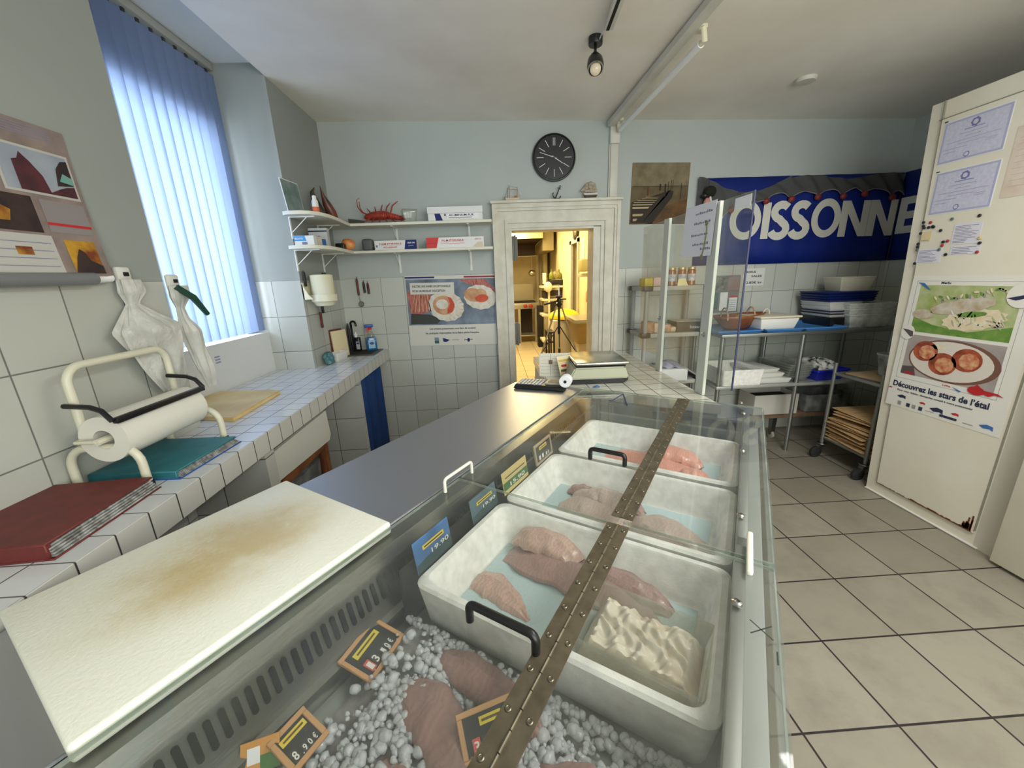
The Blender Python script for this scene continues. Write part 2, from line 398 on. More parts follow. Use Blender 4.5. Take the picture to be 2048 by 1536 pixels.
# ---------------------------------------------------------------- kitchen beyond the door
m_kw = mat('kitchen_wall', (226, 214, 176), .7, var=(214, 200, 160), vs=3)
m_kf = tilemat('kitchen_floor_tile', (.4, .4, 0), (.1, .2, 0), (214, 196, 160), (110, 90, 60), .008, rough=.35)
b = MB(); b.box((-2.1, 3.7, -.1), (2.9, 10.9, 0)); struct(b, 'floor_kitchen', m_kf)
b = MB(); b.box((-2.1, 3.76, 2.7), (2.9, 10.9, 2.8)); struct(b, 'ceiling_kitchen', m_kw)
b = MB(); b.box((-2.1, 10.7, 0), (2.9, 10.9, 2.8)); b.box((1.32, 10.3, 0), (1.42, 10.7, 2.8)); struct(b, 'wall_kitchen_back', m_kw)
b = MB(); b.box((-2.1, 3.76, 0), (-2.0, 10.9, 2.8)); struct(b, 'wall_kitchen_left', m_kw)
b = MB(); b.box((1.42, 3.76, 0), (1.6, 6.55, 2.8)); b.box((1.42, 6.55, 2.14), (1.6, 7.1, 2.8)); b.box((1.6, 3.76, 0), (1.7, 7.5, 2.8)); b.box((1.42, 7.1, 0), (1.6, 8.9, 2.8)); b.box((1.5, 8.9, 0), (1.6, 10.7, 2.8)); struct(b, 'wall_kitchen_right', m_kw)
b = MB(); b.box((1.39, 6.50, 0), (1.43, 6.57, 2.16)); b.box((1.39, 7.06, 0), (1.43, 7.2, 2.16)); b.box((1.39, 6.5, 2.10), (1.43, 7.2, 2.18)); k = struct(b, 'door_2', m_case)
b = MB(); b.box((1.56, 6.57, 0), (1.595, 7.07, 2.1)); struct(b, 'doorway_dark_sheet', mat('dark_doorway', (12, 10, 9), .9), parent=k)  # black sheet stands in for the dark of the open doorway
# ================================================================ left counter
m_ct = tilemat('counter_tile', (.098, .098, 0), (-.985, .012, 0), (216, 219, 222), (92, 92, 98), .0035, rough=.18, bump=.25, var=6)
m_ct_f = tilemat('counter_edge_tile', (.098, .098, 0), (-.985, .012, 0), (200, 200, 194), (60, 60, 58), .004, rough=.3, var=8)
ct = T('tiled_counter', 'long white tiled counter along the left wall under the blinds', 'counter', (-1.15, 1.5, 0))
b = MB(); b.prism([(-.987, -.9), (-.987, D-.003), (XW+.001, D-.003), (XW+.001, 2.869), (-1.622, 2.869), (-1.622, 1.702), (XW+.001, 1.702), (XW+.001, -.9)], CZ-.04, CZ)
part(b, 'tiled_top', m_ct, ct)
b = MB(); b.box((-1.003, -.9, CZ-.088), (-.984, D-.003, CZ-.0005), .002, 1); part(b, 'tiled_edge', m_ct_f, ct)
m_pil = tilemat('pillar_tile', (.3, .4, .25), (-1.2, .1, .125), (196, 197, 190), (90, 90, 84), .004, rough=.3)
for y0, y1 in ((1.555, 1.625), (2.745, 2.80)):
    b = MB(); b.box((XW+.002, y0, 0), (-1.0, y1, CZ-.04)); part(b, 'support_pillar', m_pil, ct)
m_blue = mat('blue_curtain', (12, 52, 104), .85, bump=.2, bs=300)
def curtain(u, v):
    y = lerp(2.80, 3.36, u); return (-1.012+.028*math.sin(u*19)+.012*math.sin(u*43), y, lerp(.06, .90, v))
b = MB(); b.grid(curtain, 60, 4); o = solo(b, 'curtain', m_blue, 'dark blue cloth curtain hanging under the tiled counter beside the back wall', 'curtain')
so = o.modifiers.new('thickness', 'SOLIDIFY'); so.thickness = .004
# little table under the counter
tb = T('small_table', 'small wooden table with a white front board standing under the tiled counter', 'table', (-1.15, 1.92, 0))
m_board_w = mat('white_board_front', (208, 208, 198), .5)
b = MB(); b.slab([(-1.012, 1.64, .725), (-1.012, 2.19, .69), (-1.012, 2.215, .72), (-1.012, 2.20, .872), (-1.012, 1.64, .868)], (-.018, 0, 0)); part(b, 'front_board', m_board_w, tb)
b = MB(); b.box((XW+.01, 1.64, .845), (-1.03, 2.2, .863), .002); part(b, 'table_top', wood_d, tb)
for x, y in ((-1.05, 1.66), (-1.05, 2.17), (-1.31, 1.66), (-1.31, 2.17)):
    b = MB(); b.box((x-.022, y-.022, 0), (x+.022, y+.022, .845), .003); part(b, 'leg', wood_d, tb)
b = MB(); b.box((-1.06, 1.68, .655), (-1.03, 2.15, .70), .002); part(b, 'rail', wood_d, tb)
b = MB(); b.box((-1.06, 1.68, .2), (-1.03, 2.15, .24), .002); part(b, 'rail', wood_d, tb)
b = MB(); b.tbox((-1.30, 1.70, -1.08, 2.12), (-1.32, 1.68, -1.065, 2.14), .241, .60); solo(b, 'storage_bin', plexi('bin_plastic', (200, 204, 202), 1, .5, (150, 152, 150)), 'translucent grey storage bin on the lower rail of the small table', 'bin')
for i in range(7):
    x, y = -1.10-.02*(i % 3), 1.70+.075*i
    b = MB(); b.lathe([(.012, .864), (.014, .88), (.004, .884), (.004, .895), (.009, .897)], 8, F((x, y, 0))); solo(b, 'small_bottle', mat('dark_green_glass', (30, 46, 26), .2), 'tiny dark bottle in the row on the small table under the counter', 'bottle', 'tiny dark bottles under the counter')

# ================================================================ vertical blinds
m_slat = translucent('blue_blind_fabric', (140, 158, 194), .36)
bl = T('vertical_blind', 'blue vertical fabric blind hanging in the window niche', 'blind', (-1.66, 2.28, 1.285))
b = MB(); b.box((-1.685, 1.71, 2.86), (-1.635, 2.86, 2.90), .003); part(b, 'headrail', mat('headrail_paint', (176, 176, 168), .5), bl)
N = 15
def slat_mb(y, tw):
    b = MB(); ca, sa = math.cos(R(tw)), math.sin(R(tw))
    def fn(u, v):
        t = (u-.5)*.092; c = .007*(1-(2*u-1)**2)
        return (-1.66 + c*ca - t*sa, y + t*ca + c*sa, lerp(1.285, 2.84, v))
    b.grid(fn, 9, 2); return b
for i in range(N):
    y = 1.74+.0778*i; tw = -18
    s_ = part(slat_mb(y, tw), 'slat', m_slat, bl)
    b = MB(); b.box((-1.664, y-.008, 2.835), (-1.656, y+.008, 2.865)); h = part(b, 'hanger', mat('hanger_plastic', (60, 60, 62), .5), s_)

# ================================================================ calendar on the left wall
CAL = frame((XW+.003, 1.15, 1.60), (0, 1, 0), (0, 0, 1))
def wallframe_left(y, z, off=.003): return frame((XW+off, y, z), (0, 1, 0), (0, 0, 1))
m_cal = mat('calendar_print', (150, 132, 124), .7, var=(126, 112, 108), vs=14)
m_rock = mat('printed_rock', (88, 40, 46), .8, var=(60, 30, 38), vs=22)
m_sky = mat('printed_sky', (142, 150, 164), .8, var=(160, 166, 176), vs=9)
m_fire = mat('printed_sunset', (196, 150, 44), .8, var=(120, 54, 20), vs=16)
m_darkp = mat('printed_dark', (40, 30, 32), .8, var=(62, 44, 40), vs=18)
m_aqua = mat('printed_aqua', (110, 160, 150), .8)
b = MB(wallframe_left(.55, 1.635)); 
pts = 18
b.M = wallframe_left(.55, 1.635, .002)
W_ = .905
def curl(u, v):  # calendar sheet bulges off the wall towards its lower edge
    return (u*W_, v*.435, .004+.03*(1-v)**2*u)
b.mi = 0; b.grid(curl, 14, 14)
b2 = b
def crect(b, x0, y0, x1, y1, mi, k=1):
    b.mi = mi; n = 8
    b.grid(lambda u, v: (lerp(x0, x1, u), lerp(y0, y1, v), .004+.03*(1-lerp(y0, y1, v)/.435)**2*lerp(x0, x1, u)/W_+.0009*k), n, n)
def cpol(b, pts, mi, k=2):
    b.mi = mi; cx = sum(p[0] for p in pts)/len(pts); cy = sum(p[1] for p in pts)/len(pts)
    z = lambda x, y: .004+.03*(1-y/.435)**2*x/W_+.0009*k
    V = [b.v((x, y, z(x, y))) for x, y in pts]; c = b.v((cx, cy, z(cx, cy)))
    for i in range(len(V)): b.f([c, V[i], V[(i+1) % len(V)]])
crect(b, .69, .235, .893, .365, 1, 1); crect(b, .698, .242, .885, .358, 2, 2)
cpol(b, [(.73, .242), (.81, .242), (.80, .29), (.775, .325), (.755, .345), (.745, .325), (.73, .32)], 3, 3)
cpol(b, [(.80, .242), (.885, .242), (.885, .275), (.86, .27), (.84, .262)], 3, 3); cpol(b, [(.835, .27), (.885, .278), (.885, .35), (.865, .345), (.845, .32)], 6, 3); cpol(b, [(.845, .285), (.885, .28), (.885, .30), (.86, .31)], 4, 4)
crect(b, .38, .235, .66, .365, 1, 1); crect(b, .39, .242, .652, .358, 7, 2)
crect(b, .40, .125, .745, .225, 6, 1); cpol(b, [(.60, .15), (.67, .15), (.68, .18), (.64, .2), (.6, .19)], 5, 2)
crect(b, .3, .01, .76, .118, 1, 1); crect(b, .655, .06, .695, .082, 5, 2)
for r in range(4): crect(b, .33, .028+.022*r, .75, .030+.022*r, 8, 2)
crect(b, .765, .13, .893, .222, 9, 1); crect(b, .765, .15, .893, .158, 10, 2)
crect(b, .79, .01, .882, .11, 5, 1); cpol(b, [(.79, .01), (.882, .01), (.882, .035), (.85, .05), (.84, .075), (.825, .085), (.81, .06)], 6, 2)
for r in range(5): crect(b, .42+.02*(r % 2), .395+.007*r, .86, .397+.007*r, 8, 1)
cal = solo(b, 'wall_calendar', [m_cal, mat('calendar_white', (186, 184, 178), .8), m_sky, m_rock, m_aqua, m_fire, m_darkp, mat('printed_blue', (50, 120, 160), .8), greyink, mat('calendar_grey', (140, 132, 132), .8), red_ink],
    'large glossy wall calendar with landscape photographs pinned on the left wall', 'calendar')
b = MB(); b.tube([(XW+.026, .50, 1.615), (XW+.030, 1.39, 1.628)], .020, 16); solo(b, 'poster_tube', mat('grey_film', (118, 120, 122), .25), 'rolled grey glossy sheet hanging below the wall calendar', 'roll')
b = MB(); b.tube([(XW+.020, 1.392, 1.628), (XW+.022, 1.455, 1.632)], .015, 14); solo(b, 'paper_roll', paper, 'short curled white paper end beside the grey rolled sheet', 'paper')

# ================================================================ plastic bags on hooks
m_bag = mat('white_bag_plastic', (212, 212, 206), .35, bump=.5, bs=40, var=(196, 196, 190), vs=14)
def bag(y0, z1, z0, w1, w2, seed, name, label, extra=None):
    rnd = random.Random(seed); ph = [rnd.random()*6 for _ in range(6)]
    t = T(name, label, 'bag', (XW+.03, y0, z0))
    def fn(u, v):
        a = 2*math.pi*u; vv = v
        prof = [(.0, .045), (.10, .05), (.2, .022), (.30, .5*w1), (.42, w1), (.6, w1*.8), (.8, w2), (1, w2*.6)]
        for (p0, r0), (p1, r1) in zip(prof, prof[1:]):
            if vv <= p1: r = lerp(r0, r1, (vv-p0)/(p1-p0)); break
        r *= 1+.16*math.sin(3*a+ph[0]+4*vv)+.10*math.sin(7*a+ph[1]-6*vv)+.06*math.sin(12*a+ph[2])
        lean = .10*max(0, vv-.3)**1.1
        return (XW+.012+.34*r*(1+math.sin(a)), y0+lean+r*math.cos(a)*.95, lerp(z1, z0, vv))
    b = MB(); b.grid(fn, 40, 40, cu=True); part(b, 'sack', m_bag, t)
    b = MB(); b.box((XW+.002, y0-.026, z1-.02), (XW+.022, y0+.03, z1+.045), .008); part(b, 'hanging_tab', mat('bag_tab', (222, 221, 214), .5), t)
    b = MB(); b.box((XW+.004, y0-.004, z1+.012), (XW+.028, y0+.014, z1+.026), .002); part(b, 'slot', dark, t)
    b = MB()
    for k in range(3): b.box((XW+.055, y0+.075, z0+.10+.013*k), (XW+.059, y0+.105, z0+.106+.013*k))
    part(b, 'printed_mark', greyink, t); return t
bag(1.512, 1.625, 1.20, .135, .08, 3, 'bag_bundle', 'crumpled white plastic bag bundle hanging on the left wall beside the calendar')
t = bag(1.73, 1.60, 1.15, .06, .045, 8, 'carrier_bag_bundle', 'white plastic bags with a dark green strip hanging at the window corner')
b = MB(); b.tube([(XW+.05, 1.695, 1.595), (XW+.075, 1.74, 1.55), (XW+.082, 1.79, 1.475)], [.012, .014, .010], 6); part(b, 'green_strip', mat('dark_green_plastic', (18, 64, 48), .5), t)

# ================================================================ paper roll dispenser on the counter
m_tube = mat('cream_enamel', (214, 211, 190), .35)
ds = T('paper_roll_dispenser', 'cream tubular counter stand holding a big white wrapping paper roll', 'dispenser', (-1.21, 1.34, CZ))
for y in (1.155, 1.515):
    b = MB(); r = .012
    b.tube([(-1.325, y, CZ)] + arc((-1.265, y, CZ+.075), .06, 180, 90, (1, 0, 0), (0, 0, 1)) + arc((-1.175, y, CZ+.075), .06, 90, 0, (1, 0, 0), (0, 0, 1)) + [(-1.115, y, CZ)], r, 10); part(b, 'foot_arch', m_tube, ds)
    b = MB(); b.lathe([(.016, CZ), (.016, CZ+.014), (.012, CZ+.016)], 12, F((-1.115, y, 0))); part(b, 'rubber_foot', black_pl, ds)
b = MB(); zt = CZ+.385
b.tube([(-1.255, 1.155, CZ+.135), (-1.255, 1.155, zt-.05)] + arc((-1.255, 1.205, zt-.05), .05, 180, 90, (0, 1, 0), (0, 0, 1)) + arc((-1.255, 1.465, zt-.05), .05, 90, 0, (0, 1, 0), (0, 0, 1)) + [(-1.255, 1.515, zt-.05), (-1.255, 1.515, CZ+.135)], .012, 10); part(b, 'upright_frame', m_tube, ds)
rc = (-1.19, 0, CZ+.165)
b = MB()
def rollfn(u, v): return (rc[0]+.072*math.cos(2*math.pi*u), lerp(1.14, 1.475, v), rc[2]+.072*math.sin(2*math.pi*u))
b.grid(rollfn, 32, 2, cu=True)
for y in (1.14, 1.475):
    for ra, rb in ((.072, .03),):
        A = [b.v((rc[0]+ra*math.cos(2*math.pi*k/32), y, rc[2]+ra*math.sin(2*math.pi*k/32))) for k in range(32)]; B = [b.v((rc[0]+rb*math.cos(2*math.pi*k/32), y, rc[2]+rb*math.sin(2*math.pi*k/32))) for k in range(32)]
        for k in range(32): b.f([A[k], A[(k+1) % 32], B[(k+1) % 32], B[k]])
b.grid(lambda u, v: (rc[0]+.03*math.cos(2*math.pi*u), lerp(1.14, 1.475, v), rc[2]+.03*math.sin(2*math.pi*u)), 24, 2, cu=True)
part(b, 'paper_roll', mat('wrapping_paper', (222, 220, 210), .75), ds)
b = MB(); b.tube([(rc[0], 1.115, rc[2]), (rc[0], 1.53, rc[2])], .010, 8); b.tube([(-1.255, 1.155, rc[2]), (-1.255, 1.125, rc[2]), (rc[0], 1.12, rc[2])], .007, 8); b.tube([(-1.255, 1.515, rc[2]), (rc[0], 1.525, rc[2])], .007, 8); part(b, 'spindle', m_tube, ds)
b = MB(); b.box((rc[0]+.050, 1.13, rc[2]+.052), (rc[0]+.068, 1.49, rc[2]+.070), .003, M=None); part(b, 'cutter_bar', black_pl, ds)
for y in (1.125, 1.495):
    b = MB(); b.tube([(-1.255, y, rc[2]+.115), (rc[0]+.005, y, rc[2]+.108), (rc[0]+.035, y, rc[2]+.095), (rc[0]+.057, y, rc[2]+.062)], .0075, 6); part(b, 'cutter_arm', black_pl, ds)

# ================================================================ binders on the counter
def binder(name, label, M, w_, l_, cover, under, sleeve_h, group=None):
    t = T(name, label, 'binder', M.to_translation(), math.atan2(M[1][0], M[0][0]))
    b = MB(M); b.box((-.004, -.004, .0), (w_+.012, l_+.006, .004), .001, 1); part(b, 'back_cover', under, t)
    b = MB(M)
    for k in range(5):
        z = .005+sleeve_h*k/5; b.box((.004, .004, z), (w_+.010-.003*k, l_-.002*k, z+sleeve_h/5*.72))
    part(b, 'plastic_sleeves', mat('plastic_sleeve', (178, 180, 178), .2, var=(110, 108, 104), vs=60), t)
    b = MB(M); z = .006+sleeve_h; b.box((0, 0, z), (w_, l_, z+.006), .002, 1); b.box((0, -.002, 0), (w_, .012, z+.005), .002, 1); part(b, 'front_cover', cover, t); return t
m_redb = mat('red_binder_cover', (112, 42, 40), .55, var=(98, 36, 36), vs=20)
m_teal = mat('teal_binder_cover', (44, 120, 130), .5, var=(38, 106, 118), vs=16)
binder('display_binder', 'thick dark red binder with clear plastic sleeves on the near end of the counter', F((-1.335, .79, CZ), R(4)), .285, .32, m_redb, m_redb, .03)
t = binder('display_binder', 'flat teal binder with a blue back lying under the paper roll stand', F((-1.335, 1.195, CZ), R(-2)), .285, .29, m_teal, mat('blue_binder_cover', (36, 84, 160), .5), .016)

# yellowed board at the niche
m_cb = mat('yellowed_board', (230, 206, 146), .5, var=(208, 176, 112), vs=5)
b = MB(); b.prism([tuple(P(x, y, 'z', 1.01)[:2]) for x, y in ((465, 836), (560, 781), (545, 779), (440, 782), (390, 800), (385, 832))], CZ, CZ+.02)
bmesh.ops.bevel(b.bm, geom=b.bm.edges[:], offset=.003, segments=2, affect='EDGES')
solo(b, 'cutting_board', m_cb, 'thin yellowed cutting board lying on the counter in the window niche', 'cutting board')

# ================================================================ corner shelves
def bracket(b, x, y, z, d, h, ax):
    """ax: direction the shelf sticks out; at wall point x,y below z"""
    ax = Vector(ax); o = Vector((x, y, z)); sd = Vector((0, 0, 1)).cross(ax)*.009
    b.slab([o-sd, o+sd, o+sd+ax*d, o-sd+ax*d], (0, 0, -.006))
    b.slab([o-sd+Vector((0, 0, -.006)), o+sd+Vector((0, 0, -.006)), o+sd+Vector((0, 0, -h)), o-sd+Vector((0, 0, -h))], ax*.006)
    b.slab([o+ax*.003+Vector((0, 0, -h*.7))-sd*.2, o+ax*.003+Vector((0, 0, -h*.7))+sd*.2, o+ax*d*.7+sd*.2, o+ax*d*.7-sd*.2], (0, 0, -.006))
m_shelf = mat('cream_shelf_board', (224, 221, 204), .45)
for z, nm in ((2.05, 'upper'), (1.84, 'lower')):
    t = T('corner_shelf', f'{nm} rounded white shelf board in the corner on the left wall', 'shelf', (-1.25, 3.1, z-.02))
    pts = [(XW+.002, 2.785)] + [(-1.30, 2.765), (-1.22, 2.765), (-1.165, 2.79), (-1.125, 2.85)] + [(-1.105, 2.95), (-1.105, 3.1), (-1.115, 3.25), (-1.125, D-.003), (XW+.002, D-.003)]
    b = MB(); b.prism(pts, z-.022, z); part(b, 'board', m_shelf, t)
    for y in (2.86, 3.3):
        b = MB(); bracket(b, XW+.002, y, z-.022, .17, .14, (1, 0, 0)); part(b, 'bracket', white_pl, t)
    t = T('wall_shelf', f'{nm} long white shelf board on the back wall left of the door', 'shelf', (-.55, 3.5, z-.02))
    b = MB(); b.box((-1.123, 3.405, z-.022), (.018, D-.003, z), .003, 1); part(b, 'board', m_shelf, t)
    for x in (-.80, -.18):
        b = MB(); bracket(b, x, D-.002, z-.022, .17, .16, (0, -1, 0)); part(b, 'bracket', white_pl, t)
# things on the shelves
Z1, Z2 = 2.05, 1.84
b = MB(frame((-1.305, 2.80, Z1+.002), (.13, 1, 0), (-.12, 0, 1)))
b.mi = 0; b.box((0, 0, -.004), (.19, .205, 0)); b.rect(.004, .004, .186, .20, 1, 1)
solo(b, 'picture_card', [paper, mat('murky_green_picture', (98, 120, 116), .5, var=(140, 156, 150), vs=11)], 'green sea picture card leaning on the upper corner shelf', 'picture')
cl = T('crab_claw', 'dark preserved crab claw standing in the back of the upper corner shelf', 'ornament', (-1.24, 3.23, Z1))
m_claw = mat('crab_shell', (120, 62, 38), .35, var=(60, 44, 36), vs=18)
b = MB(); b.tube([(-1.19, 3.28, Z1+.012), (-1.20, 3.26, Z1+.06), (-1.22, 3.24, Z1+.12), (-1.23, 3.22, Z1+.17), (-1.235, 3.2, Z1+.235)], [.03, .036, .030, .014, .002], 12); part(b, 'palm', m_claw, cl)
b = MB(); b.tube([(-1.24, 3.24, Z1+.02), (-1.265, 3.2, Z1+.07), (-1.28, 3.18, Z1+.13), (-1.285, 3.17, Z1+.19), (-1.265, 3.175, Z1+.222)], [.03, .034, .028, .014, .002], 12); part(b, 'finger', mat('crab_shell_dark', (70, 62, 48), .4, var=(34, 30, 28), vs=20), cl)
bt = T('spray_can', 'small white bottle with an orange band on the upper corner shelf', 'bottle', (-1.16, 2.88, Z1))
b = MB(F((-1.16, 2.88, Z1))); b.lathe([(.02, 0), (.021, .004), (.021, .045), (.020, .072), (.015, .083)], 18); part(b, 'bottle', white_pl, bt)
b = MB(F((-1.16, 2.88, Z1))); b.lathe([(.0214, .006), (.0214, .036)], 18, cap=False); part(b, 'orange_band', mat('orange_label', (222, 110, 70), .5), bt)
b = MB(F((-1.16, 2.88, Z1))); b.lathe([(.013, .083), (.014, .086), (.013, .104), (.010, .107)], 14); part(b, 'cap', white_pl, bt)
b = MB(F((-1.10, 3.50, Z1), R(-20))); b.slab([(-.06, -.02, .0), (.06, -.02, .0), (.06, -.02, .03), (-.06, -.02, .05)], (0, .05, 0)); solo(b, 'wedge_block', mat('dark_grey_wood', (84, 84, 78), .8), 'flat dark grey wedge between claw and lobster on the upper shelf', 'ornament')
# spiny lobster
lb = T('lobster_ornament', 'red spiny lobster ornament on the upper back shelf', 'ornament', (-.86, 3.48, Z1))
m_lob = mat('lobster_red', (176, 58, 34), .4, var=(130, 34, 22), vs=26, bump=.5, bs=140)
def lob(u, v):
    a = 2*math.pi*u; x = lerp(-.17, .17, v)
    prof = [(0, .006), (.06, .022), (.2, .034), (.45, .036), (.55, .030), (.62, .028), (.7, .024), (.8, .021), (.86, .018), (.93, .026), (1, .006)]
    for (p0, r0), (p1, r1) in zip(prof, prof[1:]):
        if v <= p1: r = lerp(r0, r1, (v-p0)/(p1-p0)); break
    if .5 < v < .88: r *= 1+.10*math.sin(v*110)
    zc = .055+.012*math.sin(v*math.pi)-.03*max(0, v-.5)*1.6
    fl = .45 if v > .9 else 1
    return (-.86+x, 3.50+r*math.cos(a)*(1.3 if v > .9 else 1), Z1+max(.003, zc+r*math.sin(a)*fl))
b = MB(); b.grid(lob, 16, 60, cu=True); part(b, 'body', m_lob, lb)
for s, sy in ((1, -1), (-1, 1)):
    b = MB(); b.tube([(-1.0, 3.50+sy*.02, Z1+.075), (-1.035, 3.49+sy*.025, Z1+.09), (-1.06, 3.49+sy*.03, Z1+.13), (-1.062, 3.49+sy*.03, Z1+.18), (-1.05, 3.49, Z1+.20)][: 5 if sy < 0 else 4], [.006, .005, .0035, .003, .002][: 5 if sy < 0 else 4], 6); part(b, 'antenna', m_lob, lb)
    for k in range(5):
        x = -.97+.035*k
        b = MB(); b.tube([(x, 3.50+sy*.025, Z1+.05), (x-.02+.012*k, 3.50+sy*.05, Z1+.10+.012*k if sy > 0 else Z1+.03), (x-.05+.030*k, 3.50+sy*.075, Z1+.135+.012*k if sy > 0 else Z1+.002)], [.0065, .005, .003], 6); part(b, 'leg', m_lob, lb)
b = MB(F((-.655, 3.47, Z1), R(20))); b.tbox((-.045, -.04, .045, .04), (-.06, -.05, .06, .05), 0, .098, .004)
solo(b, 'plastic_tub', clear_pl, 'empty clear plastic tub beside the lobster on the upper back shelf', 'tub')
def carton(name, label, x0, x1, y, z, h, d, mats, draw, cat='box', group=None, tilt=0, thick=0):
    M = frame((x0, y, z), (math.cos(tilt), math.sin(tilt), 0), (0, 0, 1)); b = MB(M); b.mi = 0; W = (x1-x0)
    b.box((0, 0, -d), (W, h, 0), .0012, 1); draw(b, W, h)
    return solo(b, name, mats, label, cat, group)
m_ctn = mat('white_carton', (226, 226, 222), .55)
def d1(b, W, h):
    b.mi = 0; b.box((-.002, h*.62, -.10), (W+.002, h*1.12, .012)); b.pol([(W*.12, h*.60), (W*.22, h*.60), (W*.27, .002), (W*.14, .002)], 1, 1)
    b.rect(W*.35, h*.18, W*.93, h*.60, 3, 1); b.text('ALUMINIUM PUR', W*.38, h*.38, h*.22, 2, 2, .02, W*.46); b.rect(W*.38, h*.24, W*.8, h*.28, 2, 2)
    b.rect(W*.30, h*.40, W*.325, h*.56, 2, 2)
carton('foil_box', 'white aluminium foil box with open flap on the upper back shelf', -.50, -.055, 3.44, Z1, .095, .08, [m_ctn, blue_ink, ink, paper], d1)
def d2(b, W, h):
    b.pol([(W*.70, 0), (W, 0), (W, h), (W*.74, h)], 1, 1); b.text('300 M', W*.78, h*.62, h*.22, 4, 2, .02, W*.17)
    b.text('FILM ETIRABLE', W*.12, h*.56, h*.24, 2, 1, .02, W*.52); b.text('ADHERENT', W*.2, h*.2, h*.22, 2, 1, .02, W*.34)
    b.rect(W*.12, h*.47, W*.62, h*.49, 3, 1); b.rect(W*.03, h*.3, W*.07, h*.55, 3, 1); b.text('QUALITE', W*.8, h*.35, h*.12, 4, 2, 0, W*.12)
carton('cling_film_box', 'white cling film box with navy end on the lower back shelf', -.955, -.61, 3.43, Z2, .074, .075, [m_ctn, blue_ink, red_ink, greyink, paper], d2)
def d3(b, W, h):
    b.pol([(0, 0), (W*.17, 0), (W*.22, h), (0, h)], 1, 1); b.rect(0, h*.44, W*.18, h*.47, 2, 2)
    b.text('FILM ÉTIRABLE', W*.27, h*.62, h*.24, 1, 1, .02, W*.38); b.rect(W*.25, h*.54, W*.66, h*.56, 3, 1); b.rect(W*.25, h*.40, W*.66, h*.43, 1, 1)
    b.text('300 m', W*.84, h*.70, h*.16, 1, 1, .02, W*.11); b.pol([(W*.8, .004), (W*.98, .004), (W*.98, h*.45), (W*.9, h*.5)], 4, 1)
carton('cling_film_box', 'long white cling film box with red end on the lower back shelf', -.53, -.055, 3.425, Z2, .083, .08, [m_ctn, mat('red_print', (206, 60, 58), .6), mat('dark_red_print', (150, 30, 34), .6), greyink, mat('beige_print', (214, 196, 170), .6)], d3)
def d4(b, W, h): b.rect(.001, h*.45, W*.55, h*.98, 1, 1); b.text('BOITE', W*.05, h*.62, h*.22, 0, 2, .02, W*.4); b.rect(W*.38, h*.08, W*.65, h*.35, 2, 1); b.pol([(W*.55, h*.45), (W*.62, h*.45), (W*.55, h*.98)], 1, 1)
carton('carton_box', 'small white and light blue carton at the front of the lower corner shelf', -1.30, -1.175, 2.80, Z2, .062, .10, [m_ctn, mat('sky_blue_print', (72, 156, 220), .6), greyink], d4, tilt=R(4))
def d5(b, W, h): b.rect(0, h*.80, W, h*.87, 1, 1); b.rect(W*.2, h*.35, W*.6, h*.6, 2, 1)
carton('carton_box', 'taller grey and white carton behind the blue one on the lower corner shelf', -1.28, -1.155, 2.985, Z2, .13, .05, [mat('grey_carton', (184, 186, 184), .6), ink, greyink], d5, tilt=R(4))
def d6(b, W, h): b.rect(W*.5, 0, W, h*.8, 1, 1)
carton('carton_box', 'low beige carton with a blue corner beside the light blue carton', -1.172, -1.11, 2.865, Z2, .058, .08, [mat('beige_carton', (186, 178, 158), .6), mat('mid_blue_print', (44, 88, 150), .6)], d6, tilt=R(62))
sh = T('shell_ornament', 'orange seashell lantern on the lower corner shelf', 'ornament', (-1.12, 3.30, Z2))
b = MB(F((-1.115, 3.28, Z2+.03))); b.sphere((0, 0, .01), .045, 14, (1.2, .8, .95)); part(b, 'shell', mat('orange_shell', (206, 106, 44), .4, var=(224, 156, 90), vs=24), sh)
b = MB(); b.sphere((-1.16, 3.36, Z2+.075), .018, 10, (1.4, 1, .8)); part(b, 'knob', mat('red_shell', (150, 44, 30), .5), sh)
b = MB(); b.box((-1.19, 3.2, Z2), (-1.12, 3.25, Z2+.045), .01); part(b, 'base', black_pl, sh)
b = MB(F((-1.02, 3.48, Z2))); b.box((-.045, -.035, 0), (.045, .035, .095), .02, 3); solo(b, 'grey_case', mat('grey_case', (92, 94, 96), .6), 'small rounded grey case standing at the end of the lower back shelf', 'case')

# ================================================================ wall above the sink
dp = T('towel_dispenser', 'cream plastic wall dispenser holding a roll of yellow paper towels', 'dispenser', (-1.22, 2.96, 1.43))
b = MB(F((-1.235, 2.97, 0))); b.lathe([(.075, 1.505), (.078, 1.52), (.078, 1.65), (.06, 1.655)], 24); part(b, 'towel_roll', mat('yellowish_towel', (218, 212, 170), .8, var=(226, 224, 206), vs=6, stretch=(1, 1, .3)), dp)
b = MB(F((-1.235, 2.97, 0))); b.lathe([(.05, 1.432), (.062, 1.436), (.075, 1.46), (.088, 1.468), (.090, 1.515), (.086, 1.515), (.084, 1.475), (.02, 1.45)], 24); part(b, 'cup', mat('cream_dispenser', (226, 222, 196), .4), dp)
b = MB(); b.slab([(XW+.003, 2.865, 1.60), (XW+.003, 2.865, 1.485), (-1.27, 2.865, 1.485), (-1.30, 2.865, 1.52)], (0, .01, 0)); b.box((XW+.002, 2.865, 1.485), (XW+.012, 3.07, 1.60)); part(b, 'wall_plate', mat('cream_dispenser'), dp)
